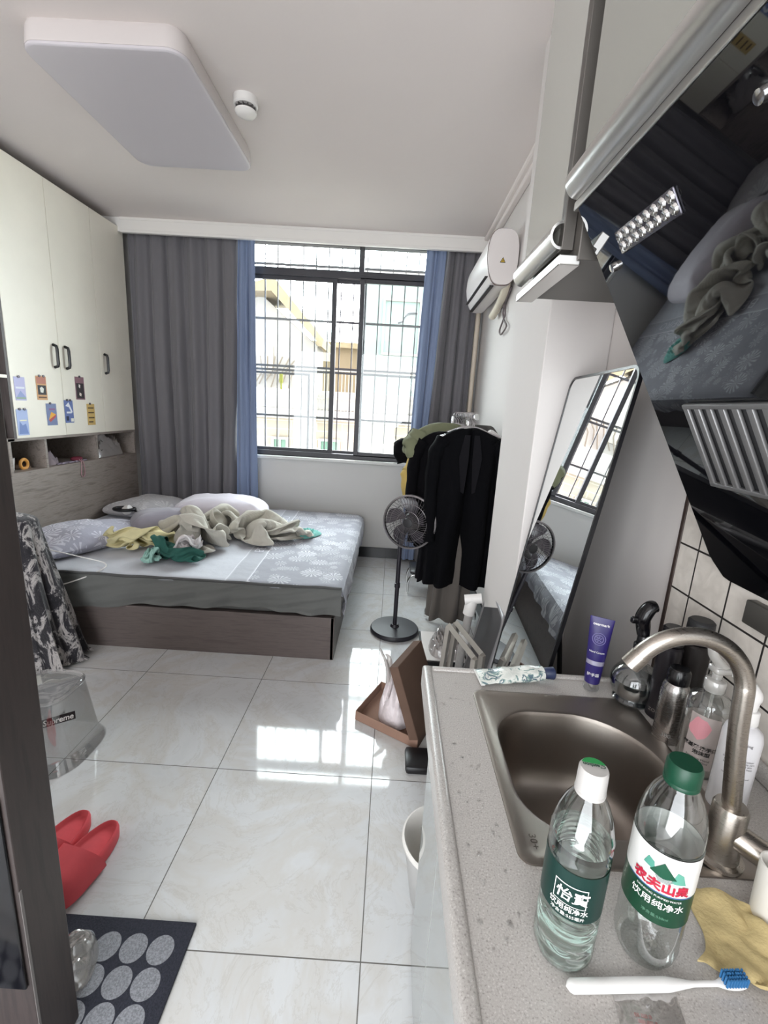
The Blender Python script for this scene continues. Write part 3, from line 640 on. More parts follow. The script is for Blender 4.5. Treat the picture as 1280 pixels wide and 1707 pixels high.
-3,-4,6,2,-4,2,7,-4,1,6,-4,3,6,-6,1,-6,0,8,2,3,7,0,-41,72,-50,-8,3,-5,-6,7,-4,-3,8,1,-3,8,0,-2,8,-3,-2,7,-4,-2,9,0,0,4,7,8,-3,-2,8,-3,0,8,-2,0,8,-2,2,8,0,2,7,2,5,6,2,3,7,6,0,6,4,2,-1,0,8,-6,-4,-4,-1,-4,6,5,-1,8,3,-3,8,4,-2,8,4,-5,7,2,-7,7,1,-10,2,1,-10,2,1,-12,1,1,-12,1,2,-11,0,0,
-12,2,1,-12,3,1,-13,1,2,-12,-2,4,-12,-3,2,-10,-5,2,-10,-2,0,-10,-2,-7,4,-4,1,6,-3,-6,2,-3,-4,2,5,-6,2,5,-6,3,6,-2,9,0,-1,8,0,-1,8,0,-36,72,-66,-2,8,-2,-2,8,-2,-2,9,0,0,9,0,0,8,-2,1,8,0,0,10,2,-1,6,6,7,-4,3,8,-2,1,8,-2,0,8,-2,-2,8,-2,-2,8,-2,0,7,-4,1,6,-6,3,0,-2,8,-1,-2,8,-5,-4,-4,-6,0,
-7,1,-4,7,5,0,6,5,-1,8,1,-5,8,4,-2,8,6,-4,7,0,-8,5,-2,-10,4,0,-9,2,-1,-9,2,1,-10,-1,0,-11,1,2,-10,5,2,-11,3,2,-11,0,2,-12,-1,2,-11,-3,2,-8,-4,-8,-6,3,-6,4,-3,0,6,-4,-1,6,-1,-6,2,4,-3,0,7,-3,8,0,-2,8,2,-7,2,6,-26,80,-88,-2,10,-1,2,10,1,2,9,1,0,9,1,2,10,1,0,7,5,0,8,2,-2,7,2,2,0,8,8,-4,
-1,7,-2,-1,7,-3,-2,5,-5,4,7,0,-2,6,-5,3,6,-5,3,6,-5,0,2,-7,-2,-4,-8,-1,-4,-5,3,0,-5,-8,-4,-6,-1,-2,-5,7,6,-1,7,1,-4,7,3,-4,8,6,-4,6,4,-2,8,0,-6,8,-4,-8,4,-2,-9,2,-1,-9,0,0,-9,2,1,-9,2,3,-8,5,1,-10,-3,3,-8,2,3,-9,-4,-2,-8,6,-6,0,3,-6,2,1,-4,7,-1,-2,6,1,-4,3,4,-5,0,7,-7,-5,1,-7,-6,-1,-7,
108,-99,1,10,0,2,10,4,1,10,0,2,10,0,0,8,4,-1,6,4,-1,7,4,-4,6,4,-2,1,7,5,-4,3,7,-3,-3,-2,-7,4,8,0,-2,3,-6,3,4,-6,2,3,-8,2,2,-7,-3,4,-7,0,5,-4,3,5,-7,0,0,-8,-6,2,-8,-4,0,-7,-6,-4,-10,-2,-6,-4,4,1,-5,8,1,-5,8,9,4,2,3,-4,8,6,-2,8,0,-6,8,-2,-6,6,-2,-7,4,-2,-9,0,0,-8,3,2,-6,5,2,-8,-2,0,-6,
4,4,-8,-1,-6,0,5,-4,2,4,-4,1,6,-6,-3,4,-6,-5,0,-6,-5,-2,-6,-4,-4,-4,2,-8,6,130,-85,2,10,3,2,8,2,0,10,0,-1,8,0,-1,3,8,-4,7,4,-4,4,6,-2,8,-1,-6,3,4,4,-5,1,4,-6,4,-2,-4,4,0,-8,0,-3,-4,-5,5,-3,5,3,-8,-1,3,-7,1,5,-8,1,5,-6,1,8,-5,2,-2,-9,-4,2,-10,-2,2,-10,-2,4,-10,-2,6,-8,-4,2,-6,-7,-9,-2,-5,
4,-6,6,7,2,5,-2,-4,9,5,-2,8,3,-4,8,2,-4,8,0,-4,8,-1,-6,5,-1,-6,5,1,-7,4,-1,-7,3,1,-6,3,-3,-6,4,-4,-4,3,-7,-3,1,-7,-4,2,-6,-1,-5,-6,-4,-3,-6,-6,-2,-4,0,-6,20,150,-66,0,9,2,-2,9,2,-4,8,0,-4,8,0,-4,6,-2,-7,4,-4,0,5,7,1,5,9,-5,2,7,-5,-5,3,-4,-6,3,-4,-3,-5,2,-4,6,-3,-6,-3,1,-7,3,5,-7,1,4,-6,
1,5,-8,2,8,-4,0,10,-3,-2,3,-11,1,-1,-12,-4,6,-12,-1,8,-6,-8,5,-6,-10,5,-6,-8,0,-9,-6,-2,-7,-6,-2,-10,2,0,-5,8,1,-4,8,3,-4,9,0,-3,9,6,-2,6,4,-3,8,-4,-5,6,-2,-5,5,0,-6,5,0,-5,6,0,-6,4,-5,-6,5,-5,-4,3,-6,-6,4,-6,-3,2,-6,-3,-4,-4,-2,-8,-5,-4,-4,24,173,-68,-7,4,-3,-8,1,1,-2,9,2,-2,9,0,-3,11,2,
-6,6,6,-8,7,6,-7,2,7,-8,-6,1,-6,-2,6,2,3,7,-4,-5,3,-2,-6,4,2,-5,3,4,-7,3,3,-6,2,7,-5,-1,0,-9,1,8,-2,-6,8,-4,-4,8,-10,3,2,-14,-3,6,-12,-2,8,-8,-9,6,-8,-13,6,-6,-12,7,-8,-8,5,-12,-2,2,-8,2,0,-10,-2,-2,-8,0,-3,-8,6,-1,-4,6,0,-5,8,4,-3,7,4,-2,7,-6,-4,5,-2,-4,7,-1,-5,6,1,-5,6,-1,-6,6,-6,-4,4,
-7,-4,4,0,-4,6,-2,-8,4,-4,-4,-5,-4,-2,-7,9,193,-61,-11,0,-1,-5,3,-8,-11,5,0,-6,10,5,-3,12,1,-5,9,8,-12,0,4,-8,2,7,-4,1,9,-3,1,8,-1,-2,8,2,-3,6,3,-4,5,5,-5,3,6,-2,-2,6,-6,0,0,-7,4,-2,-9,2,8,-4,-3,0,-12,-3,10,-1,-8,4,-13,2,7,-15,-2,11,-11,-7,6,-6,-16,10,-10,-12,7,-8,-11,8,-12,-6,5,-10,-2,4,-10,
4,2,-8,-4,0,-9,0,0,-7,4,-4,-6,-3,-2,-7,3,-2,-6,6,0,-5,6,0,-4,8,2,-2,8,-6,-4,4,-2,-6,6,-3,-6,6,0,-3,8,2,1,8,-5,-8,0,2,-6,4,-4,0,-6,-21,198,-52,1,6,-10,-11,6,0,-11,8,1,-12,8,0,-10,7,7,-6,7,9,-3,5,11,4,3,8,-7,1,7,-4,-1,7,3,-2,7,3,-3,5,0,-5,6,4,-5,3,6,-3,-3,6,-6,1,-6,-5,1,4,-7,4,4,-6,1,-2,
-12,-1,9,-8,-4,9,-1,-11,3,-15,3,11,-14,-4,8,-10,-13,10,-10,-13,8,-10,-10,4,-12,-10,10,-10,-6,9,-9,-4,5,-11,0,0,-8,5,4,-5,-7,2,-9,1,0,-6,2,0,-8,2,-4,-6,-4,-1,-6,4,-2,-6,5,-1,-6,7,-2,-4,7,0,-5,8,0,-5,6,-4,8,4,0,-6,8,4,-1,8,-2,-5,-6,-39,204,-52,-10,10,4,-11,9,-4,-11,8,2,-11,7,4,-9,6,6,-1,5,10,3,3,
10,-7,0,6,-3,0,8,3,-3,6,-2,-1,6,2,-5,6,2,-5,4,2,-4,5,6,-5,1,6,-5,-1,-4,-4,1,-1,-8,4,3,-7,2,2,-9,0,5,-9,-2,7,-1,-10,10,-5,-8,2,-15,-3,7,-14,-5,15,-8,-8,8,-16,-6,0,-12,-14,6,-12,-8,15,-5,-6,11,-9,-4,6,-12,-2,1,-11,4,5,-3,-8,3,-7,4,1,-7,-4,0,-7,2,0,-7,-2,0,-6,4,-3,0,7,-2,-2,7,-1,-2,8,0,-6,6,4,
-5,6,-6,6,2,-4,2,7,3,-5,5,-55,206,-51,-12,8,-1,-11,8,0,-11,7,4,-8,5,6,-2,-2,10,-4,9,3,-2,0,9,0,-3,6,-2,0,6,2,-4,5,0,-1,8,2,-7,3,2,-2,7,2,-4,6,2,-4,5,2,-7,1,2,-7,1,2,-6,-4,0,-6,6,2,-8,2,4,-8,-1,3,-2,-9,7,-5,-6,7,-10,-4,5,-9,-12,8,-13,1,10,-13,-5,-1,-12,-12,5,-14,-6,11,-6,-12,12,-9,-3,11,-9,
-3,8,-10,-4,4,-11,2,6,-3,-8,4,-8,-2,2,-8,0,2,-6,0,1,-7,2,-1,-6,4,-2,-5,5,-2,-4,7,2,3,7,0,2,8,-2,1,8,-4,2,7,-8,2,2,-64,208,-50,-11,7,0,-8,5,7,-9,4,0,-4,0,8,0,-4,7,-6,4,5,-1,7,3,-2,0,6,3,-3,6,4,-2,6,2,-4,6,2,-4,6,4,-4,5,2,-4,5,2,-4,6,2,-8,4,1,-6,0,0,-8,1,1,-7,2,0,-7,0,2,-8,-1,2,-2,-9,5,
-8,-1,5,-10,-4,4,-4,-12,2,-12,3,6,-11,-3,3,-11,-9,3,-12,-7,10,-6,-8,6,-11,-8,10,-9,-3,8,-10,-7,12,-4,2,9,-8,-1,5,-10,-3,4,-8,-2,4,-6,-2,2,-7,1,0,-7,3,-2,-4,4,-5,-2,5,-7,-1,1,0,3,8,4,4,6,-2,3,8,-8,3,6,-66,208,-50,-9,4,1,-7,2,6,-7,2,1,-4,2,6,-3,-1,6,4,-1,5,2,-2,7,-2,-4,6,-3,-7,-4,3,-3,5,3,-5,
5,3,-5,6,2,-4,6,5,-2,4,5,-2,6,7,3,2,1,-5,4,2,-8,2,0,-7,0,0,-7,1,0,-8,-1,0,-8,-4,0,-2,-8,2,-8,-2,4,-7,-3,1,-9,2,3,-11,1,1,-10,-5,2,-9,-5,3,-8,-6,7,-8,-9,1,-10,-9,8,-8,-7,12,-6,3,8,-8,0,7,-8,-2,5,-8,-2,4,-8,-2,2,-7,-4,2,-5,-4,-2,-7,0,3,4,6,1,1,7,0,2,7,-2,5,8,-4,3,8,-6,4,6,-62,198,-48,-7,
4,-1,-5,2,3,-3,1,7,-1,-3,5,-4,-6,-1,0,-6,3,4,-3,6,4,7,2,1,-2,8,1,-2,7,4,-4,5,2,-6,4,-2,-4,-6,6,-4,4,-6,-6,-1,3,-4,3,-1,-6,5,7,-3,0,3,-5,1,5,-6,2,3,-7,1,3,-7,1,2,-7,2,-1,-8,1,1,-9,-1,-1,-7,-2,2,-8,-2,-2,-9,-2,1,-5,-5,1,-8,-5,2,-9,-2,0,-7,-8,2,-8,-7,4,-7,-7,8,-4,-4,8,-6,-4,5,-7,-2,3,-8,0,
2,-6,-4,1,-7,0,-1,-6,4,4,2,6,4,4,4,2,6,5,-2,4,7,-7,2,6,-10,-4,4,-38,198,-44,-5,4,4,-1,-1,6,0,-7,0,-3,-5,-4,-2,-7,0,2,-2,7,4,-3,5,0,-2,7,0,1,7,0,-2,6,6,6,4,1,-7,2,-3,-4,-6,-4,-5,-3,-4,-6,-1,-4,-6,3,-4,-6,3,0,-6,8,2,-7,2,6,-6,-2,3,-7,0,3,-8,0,4,-7,-1,4,-6,-2,6,-5,-3,4,-6,0,3,-7,0,3,-7,2,
1,-6,3,-1,-7,-1,-1,-7,-2,-1,-8,-4,-1,-6,-4,1,-6,-6,1,-6,-4,3,-6,-5,3,-3,-7,4,-3,-6,1,-6,-2,0,-7,0,5,-1,6,5,4,4,-1,0,7,-3,-3,6,-1,-8,3,5,-9,2,10,-1,2,-38,217,-29,0,-2,-6,-2,-6,3,-2,-7,-1,-1,-3,5,-5,1,6,-2,6,4,1,-3,6,-7,-1,1,0,-1,7,2,-4,4,4,-6,-2,6,-2,5,-2,-7,1,-3,-5,-4,-5,-4,2,-4,-6,1,-2,-7,
0,-8,-5,-1,-1,-8,4,-1,-10,2,6,-6,-5,2,-8,-3,4,-8,-4,8,-6,-4,2,-7,-2,2,-7,0,4,-6,0,4,-6,2,6,-4,2,6,-3,1,2,-6,2,0,-7,2,-2,-6,1,-2,-7,-2,-4,-6,-2,4,-5,-3,4,-4,-5,4,-4,-4,-6,-2,-2,-4,-5,-3,1,-6,1,5,-6,0,6,-4,0,6,-3,2,7,-3,3,7,-7,4,3,-9,4,-25,223,-24,-2,-2,-5,-2,-4,6,-4,0,4,-5,2,4,-5,2,3,-5,-2,
5,-5,6,2,-6,-4,-1,0,0,8,4,-4,5,3,-6,-2,3,-6,-2,2,-6,4,0,-6,2,-6,-5,2,-8,-2,3,0,-9,1,-8,-6,0,1,-8,-2,-3,-10,-2,2,-6,-8,6,-6,2,8,-8,0,8,-6,-4,6,-8,-4,3,-6,-6,1,-5,-7,1,-7,-3,0,-6,0,2,-6,2,3,-6,2,2,-5,4,2,-5,5,2,-6,3,-2,-7,4,-2,-5,4,2,-2,-6,3,-6,-2,-7,-4,0,2,-6,-6,-5,-4,4,3,-6,0,5,-6,1,5,
-6,1,6,-6,0,5,-8,-1,5,-8,-1,-24,246,-22,-2,-6,4,2,-6,4,4,-6,4,-7,0,2,-7,3,2,-6,0,6,-5,3,-7,-6,3,7,0,0,8,7,-5,0,6,-4,2,1,-5,5,2,-6,3,-1,-6,4,-3,-7,2,-5,-6,2,-8,-2,0,-4,-9,1,0,-9,-5,-2,-10,-2,-8,-6,-8,6,-8,-4,8,-10,0,9,-8,-6,9,-6,-5,8,-7,-3,4,-7,-6,3,-4,-8,3,-7,-2,3,-1,6,2,-4,6,1,-2,6,-1,
-4,6,-1,-6,5,-2,-8,3,-3,-6,5,-1,-10,-1,-1,-7,-4,-1,-7,-2,0,-3,-8,-4,-5,2,-4,-6,4,4,-6,0,5,-6,0,5,-8,1,6,-6,-1,6,-8,0,-12,247,-28,-8,-2,4,0,-7,4,4,-7,7,-10,2,-1,-4,-1,10,-3,6,-8,-6,6,4,-5,5,8,8,-3,4,6,-2,4,2,-4,7,1,-4,5,-3,-5,4,-2,-7,4,0,-6,1,2,-10,-1,-10,-2,1,-2,-10,-1,-2,-10,-2,-3,-10,-5,-5,
-8,-10,-12,-3,-6,10,-11,-3,10,-12,1,10,-8,-9,8,-7,-8,8,-9,-3,6,-5,-9,6,-7,-4,4,-8,0,2,-6,2,0,-5,4,4,3,6,-5,-6,2,1,-2,6,-2,-6,6,-1,0,10,-5,-8,-6,0,-8,-1,0,-8,1,-4,-6,2,-7,-3,2,-3,-5,4,2,-8,1,4,-7,1,4,-8,0,6,-7,0,-2,238,-35,-9,-1,7,6,-11,0,-8,8,5,-2,-5,13,-2,10,-8,-5,7,6,-6,9,0,2,1,10,8,-3,5,
2,-3,7,0,-3,7,-2,-4,5,0,-6,4,2,-7,-2,2,-8,0,0,-8,0,-8,-4,2,-3,-10,0,-1,-8,-6,-4,-12,0,-4,-8,-11,-11,-4,-7,-11,-6,-8,10,-12,2,10,-12,-2,12,-8,-10,10,-9,-8,8,-11,-5,6,-9,-5,4,-9,0,8,-6,2,5,-4,0,1,-6,-6,1,-1,7,-5,-4,-5,2,1,8,0,-4,8,0,-2,9,-4,-4,7,-6,-3,4,-6,-5,2,-3,-8,2,2,-8,-2,-7,-1,4,0,-7,4,
2,-8,2,6,-5,-3,-6,227,-37,7,-12,-2,-5,8,10,0,-6,13,-3,13,-7,-5,9,7,-4,9,-6,0,3,9,0,2,10,2,-3,8,2,-3,6,0,-4,6,1,-6,4,0,-6,2,1,-8,0,0,-8,0,2,-6,-2,-5,-7,2,-3,-9,0,-2,-10,-2,-1,-8,-5,-3,-8,-9,-12,-4,-4,-9,-5,-10,-11,-7,-10,10,-14,3,3,-16,-7,13,-8,-8,14,-6,-8,10,-10,-3,7,-12,-2,7,-10,-2,10,-6,3,2,
-8,-2,2,-6,-6,2,-2,6,-2,-4,-5,-6,-2,4,-4,-4,7,2,-4,6,1,-4,8,1,-2,8,-2,2,7,-4,2,6,0,-8,2,-8,2,3,0,-8,4,-6,-4,2,12,201,-48,-6,9,12,2,-6,14,-3,14,-4,-5,10,4,-2,7,-10,0,5,9,-1,2,8,3,-4,7,0,0,6,-1,-2,6,1,-8,1,-2,-3,6,0,-7,3,0,-7,2,0,-7,-2,0,-8,3,-2,-8,1,-2,-8,-2,-2,-9,-3,-6,-5,-6,1,-9,-5,-8,
-4,-6,-7,-9,-6,-9,-6,-10,-13,-2,-9,3,-16,1,3,-16,-5,12,-12,-7,14,-6,-7,14,-8,-7,10,-9,-1,10,-11,1,7,-9,0,3,-7,-4,4,-2,5,4,-7,-3,-4,-3,6,-6,2,2,2,-6,2,3,-3,6,1,0,7,0,0,7,-1,0,8,-3,-1,8,-6,1,6,-8,-3,4,-8,-4,0,10,199,-33,4,-7,13,-3,14,-2,-5,12,1,0,1,-11,0,7,6,-3,5,6,1,-6,4,0,3,7,0,-2,6,0,-2,6,
0,-6,5,2,-6,2,0,-8,4,1,-8,2,-1,-7,2,0,-8,-2,-2,-8,-2,-4,-7,-3,-4,-6,-3,-6,-6,-4,-4,-6,-4,-3,-7,-5,-7,-6,-5,-8,-5,-6,-12,-2,-4,-6,-6,-12,-2,-15,-2,3,-16,-4,9,-13,-6,12,-10,-6,14,-8,-6,12,-8,-4,11,-9,1,10,-5,-1,8,-6,4,3,-6,3,0,-6,5,-7,0,2,2,-5,2,-7,-3,4,6,2,3,2,1,7,0,1,7,-4,0,7,-7,-4,1,-5,0,7,
-8,-3,6,22,187,-18,-6,12,-2,-4,12,4,2,-4,-10,-3,8,2,1,7,-1,0,2,7,0,-3,6,2,-6,2,2,0,6,1,-4,5,1,-8,2,-2,-6,-3,2,-8,4,2,-8,4,-6,-2,-5,-8,-3,-3,0,-8,-2,-9,1,0,-7,-6,-1,-5,-6,-1,-5,-6,-2,-2,-8,-3,-3,-8,-4,-5,-7,-5,-8,-5,-2,-10,-2,-4,1,-12,-2,-1,-12,-4,2,-12,-7,7,-10,-7,11,-8,-6,12,-8,-6,13,-7,-1,10,
-7,1,7,-10,4,6,-6,4,4,-5,4,2,-5,5,-2,-6,3,-6,-4,-3,0,-1,6,5,3,3,-1,2,6,-5,-2,6,-7,-6,1,-6,-2,7,-6,2,8,24,194,-24,0,10,2,-2,-6,8,-1,8,0,1,6,-3,5,2,-5,1,4,5,3,-1,7,3,-5,4,2,-6,2,1,-6,2,-3,-7,-4,0,-8,-2,3,-7,4,-6,-4,-6,-7,-4,-4,-6,4,-4,-7,-4,-2,-7,-4,-1,-8,-3,0,-8,-2,1,-6,-6,0,-6,-6,0,-4,-7,
0,-4,-8,-3,-4,-8,-2,-2,-8,1,-1,-8,4,-3,-10,1,-2,-10,-5,0,-12,-6,10,-5,-8,9,-5,-4,11,-6,-4,10,-4,-2,4,-11,2,4,-9,2,2,-9,2,5,-5,5,3,-2,5,-2,-6,-4,-2,-2,5,6,2,3,-2,-4,4,-6,-3,4,-5,-1,6,-7,-1,8,-2,5,10,29,191,-34,5,-6,2,5,-1,7,1,6,3,4,4,5,6,6,-1,5,4,-3,2,-1,7,2,-8,0,-1,-6,-4,0,-7,0,-2,-6,-2,1,
-8,0,-5,-4,-5,-6,-2,-5,-8,0,-6,-7,-2,-4,-7,-3,-2,-8,-3,-2,-6,-4,0,-2,-6,5,-3,-6,4,-5,-6,3,-4,-7,3,-5,-7,2,-4,-8,1,-5,-7,2,-3,-8,-1,-5,-7,2,-4,-7,1,-4,-7,-3,0,-8,-5,6,-5,-3,8,-5,-5,9,-2,-1,10,-1,-1,-1,-9,2,0,-9,-2,4,-5,4,8,0,1,-2,-8,4,-4,-4,-6,0,-2,7,0,-3,6,-2,-1,8,-7,-2,3,1,4,9,-2,5,10,47,
179,-42,5,-3,5,6,-2,-5,6,-1,4,2,6,3,6,-6,1,4,0,4,4,4,0,2,-6,4,-2,-6,-3,-2,-6,-3,-2,-6,0,-4,-4,-6,-6,-2,-4,-6,-2,-6,-8,-4,-4,-6,-3,-4,-8,-4,-4,-7,-5,-2,-7,-4,-2,-8,-3,2,-8,-3,3,-6,-4,3,-8,-3,4,-6,-5,4,-6,-5,4,-4,-7,2,-4,-8,1,-2,-8,3,-1,-8,0,-1,-6,0,1,-8,-2,3,-6,0,6,-3,-3,6,-3,-5,6,0,4,2,-6,
6,-1,-6,-1,1,-8,3,7,1,0,6,-2,4,-5,-6,1,-5,-4,0,-1,-3,6,-4,-2,6,2,2,8,-2,3,9,8,9,0,62,166,-35,8,-2,-3,6,-3,-2,6,-3,-3,0,-8,0,8,3,3,-1,-7,0,-3,-4,4,6,4,2,0,-6,3,-4,-6,-1,-3,-4,-4,-5,-4,-4,-6,-2,-4,-6,-4,-4,-6,-4,-4,-8,-3,-5,-7,-5,-1,-7,-5,-4,-8,-5,1,-7,-4,-2,-8,-5,0,-8,-4,1,-5,-5,6,-5,-6,3,
-4,-5,5,-5,-2,-8,-7,-5,0,-7,-4,0,-6,-4,2,-4,-6,2,-2,-8,6,3,-6,0,7,-4,0,6,0,1,4,-2,5,1,-4,6,-2,-6,1,1,-4,4,6,1,0,8,1,1,-4,-6,2,-3,-3,5,-3,-3,6,-4,-2,6,2,2,9,6,7,3,-1,1,11,77,158,-69,4,-6,-3,3,-6,-1,-3,-6,5,6,0,-4,7,-3,4,-1,-5,6,4,-5,4,6,-1,4,6,0,4,-1,-6,4,-3,-5,-3,-4,-3,-5,-5,-4,-4,-7,-4,
-1,-6,-1,-6,-8,-5,-3,-7,-2,-6,-8,-6,0,-7,-4,-2,-9,-6,0,-9,-5,-1,-8,-3,5,-9,4,5,-1,-8,5,0,-11,-2,-6,-7,1,-4,-6,1,-4,-6,-4,-5,0,-6,-6,-3,-4,-5,-7,2,-1,5,7,-2,0,7,-1,-4,6,2,-6,6,0,-7,2,1,-4,4,3,-3,6,6,1,0,5,3,-2,1,-4,6,-6,-3,4,-1,-2,6,5,-2,6,-6,4,6,3,3,8,10,3,1,61,131,-75,2,-3,6,3,-4,-4,7,-5,
-2,7,-1,2,5,-2,8,8,-1,-4,8,-3,4,7,-2,6,4,-7,4,5,0,6,-2,-7,1,-2,-2,-6,-4,-4,-4,-7,-2,4,-6,-2,-7,-7,0,-6,-8,-6,-2,-8,-4,-4,-10,-5,-1,-8,-5,-1,-10,-4,0,-11,0,4,-11,4,0,-6,-2,10,-4,-10,-6,-4,-11,-3,0,-11,0,2,-8,2,-3,-2,-7,-4,-6,3,-5,-4,-3,-3,0,6,-1,8,2,-2,4,7,-4,-8,1,0,-4,6,1,-4,6,-5,1,6,-2,-1,
6,3,-2,5,5,0,4,-5,-2,4,3,-2,6,8,-2,3,-2,2,8,-4,6,5,6,0,7,56,114,-77,6,-4,-3,8,-1,6,6,-7,-4,10,0,6,9,-4,-6,10,-4,4,11,-2,-2,7,-6,6,9,-1,3,7,0,5,0,-5,6,-3,-2,-6,-4,-4,1,-6,-2,5,-9,-3,-2,-4,3,-9,-7,-3,-6,-9,-5,-1,-8,-5,-4,-10,-5,-2,-11,-3,1,-12,3,3,-12,6,-1,-14,5,-1,-4,-11,8,-6,-12,-6,-4,-11,
-6,4,-9,5,2,-10,-5,-2,-5,4,-2,-5,-3,-4,-6,1,0,5,4,-1,7,4,-3,4,8,-4,4,5,-6,0,5,-4,0,6,-3,0,6,-4,-2,5,-1,-2,7,2,-2,6,6,-2,4,6,-3,4,8,-4,2,-4,7,4,-2,6,7,54,90,-77,6,-4,6,10,-4,4,12,-3,2,13,-3,-2,9,-7,-8,12,-3,-2,9,-5,6,11,-3,2,6,-4,6,8,2,0,4,2,6,-4,-4,4,-4,-3,-5,-6,-3,3,-8,-3,0,-3,7,-6,-10,
-2,0,-5,-4,-4,-8,-6,-4,-10,-5,-2,-10,-1,4,-12,7,-3,-12,5,-1,-14,5,-2,-16,5,2,-6,-14,1,-7,-12,-7,1,-14,-2,4,-10,2,0,-10,0,0,-8,2,-4,-6,2,-4,-6,4,-5,2,2,-7,3,1,-2,2,7,2,1,6,-6,0,3,-2,0,5,0,0,6,3,4,4,3,8,1,0,6,3,2,3,6,7,-3,3,5,1,7,-8,1,-2,54,73,-55,12,-1,-4,12,-3,1,12,-6,2,12,-8,3,12,-1,1,9,
-7,-6,11,-1,0,4,-8,6,8,0,4,8,4,0,2,4,4,-5,-6,2,-5,-2,4,-3,0,-6,-9,4,-2,-6,-4,-2,-7,-1,3,-3,1,7,-5,-2,-6,-7,-10,-4,-9,5,2,-9,7,-3,-11,4,-3,-13,6,-2,-16,4,0,-16,4,4,-6,-16,-2,-10,-12,1,-8,-12,-5,4,-12,2,2,-10,3,-6,-8,-1,4,-5,2,0,-3,6,-4,-5,0,-6,-5,0,-2,-4,5,0,0,7,2,2,5,4,5,3,3,5,3,3,7,1,1,
7,2,-1,8,-1,-2,9,-1,6,0,6,-8,4,0,61,49,-48,13,-3,0,12,-5,4,12,-4,-4,14,-2,0,5,-8,10,9,-2,-2,7,0,-8,7,6,2,7,0,6,5,-5,4,0,2,6,-5,1,7,-5,-6,-2,-7,-3,-4,-6,5,-3,-5,-4,-3,-8,0,1,-2,0,8,-6,0,6,1,-2,-9,-9,3,-1,-5,4,-2,-9,9,-1,-12,1,-1,-13,5,-2,-15,0,2,-15,6,3,-14,-9,0,-11,-14,-1,-6,-11,-2,4,-12,1,
-6,-9,-3,4,-9,3,-4,-6,3,-4,-6,0,0,-4,4,0,-4,6,6,-2,-4,4,-4,2,4,3,3,2,7,-1,1,6,0,0,8,0,2,8,1,1,8,3,-3,8,2,-5,6,4,73,22,-35,11,-4,-3,12,-2,0,9,0,4,9,-4,-5,3,-5,9,5,3,-6,7,-2,4,3,6,-1,8,-2,1,6,-3,4,-2,1,8,-2,0,9,-10,-1,3,-7,3,-4,-7,0,-4,-1,-7,-4,-7,-1,-2,-4,0,6,-6,1,6,0,0,-7,-4,5,5,-6,2,
-4,-2,9,-3,-10,3,2,-6,7,-6,-12,5,-2,-15,2,3,-13,-6,4,-12,-5,4,-12,-9,0,-10,-8,0,-10,-6,-6,6,-12,1,-7,-8,-2,1,-9,7,-2,-7,3,4,-4,3,4,-8,4,1,1,-8,5,-1,-4,2,2,-5,2,8,-1,-2,8,2,1,8,2,-1,8,2,-2,10,4,0,8,4,94,14,-21,8,-6,-1,6,-6,-2,-2,-2,-7,8,-4,1,5,-2,5,5,2,-5,6,0,1,2,2,7,0,1,6,5,-7,0,-1,0,6,
-4,-1,7,-7,1,-5,-7,2,0,-7,0,4,-3,-6,-6,-6,-1,-3,-4,5,0,-2,-3,6,-3,5,4,-3,6,1,-4,5,-2,-2,4,-6,-7,3,4,-4,6,-2,-8,3,-4,-7,9,2,-11,2,4,-13,0,-1,-13,-4,1,-8,-10,5,-11,-3,-6,-10,-6,2,-6,-10,-1,-4,-11,4,-2,-9,3,1,-9,4,7,-8,2,8,-2,-1,3,-2,-7,0,4,-5,-3,2,-2,-4,8,0,-1,8,0,-1,9,4,1,9,4,3,-3,8,108,11,
-24,2,-6,-3,6,-3,-1,0,1,-6,4,-6,0,2,-3,-4,6,-3,2,6,-2,4,4,0,6,-8,2,0,-3,3,6,-1,-7,5,0,-4,7,-6,5,2,-7,2,-2,-8,-3,-1,-6,2,-1,-3,-5,-4,-5,3,-5,-3,7,-1,-2,6,2,-3,2,6,-3,5,-2,0,3,-5,-4,5,1,-3,6,3,-5,2,-4,-6,6,4,-4,4,5,-8,3,2,-10,2,-1,-8,1,2,-10,-5,3,-9,-5,0,-9,-7,2,-9,-7,1,-7,-8,1,-6,-9,5,8,
-7,-5,-2,-10,4,8,-2,-3,2,4,-7,6,2,0,-1,5,-2,-7,7,6,-5,6,6,5,4,5,11,1,5,97,-3,-40,2,-2,-6,6,-5,-2,2,-2,6,6,-5,2,-4,-6,-3,5,-4,3,3,-2,6,5,-3,6,-7,4,2,-6,1,-4,-6,2,6,0,0,7,-2,2,7,-7,2,-2,-5,-6,0,-8,2,-4,-4,3,-4,-2,6,-3,-6,-4,-2,-4,3,-5,-4,6,-2,-1,6,-2,-1,6,0,-2,6,-2,-2,4,2,0,1,8,-4,5,0,-3,
4,-1,-7,2,3,-6,-2,4,-5,3,-4,-3,-1,8,-6,-2,4,-6,-2,4,-10,-4,4,-7,-4,2,-9,-6,5,-4,-7,3,-6,-9,3,-3,-10,-4,8,-2,-2,1,5,-5,0,5,3,3,4,3,9,0,3,8,-5,-3,0,-7,-7,91,12,-38,3,-6,0,2,-6,-6,3,-6,6,-3,3,7,2,-6,4,4,-6,2,4,-5,0,-1,4,6,-5,4,1,8,3,3,-8,1,2,-6,-3,6,-4,3,6,-6,6,0,-3,4,-4,-5,2,-5,-8,-1,3,
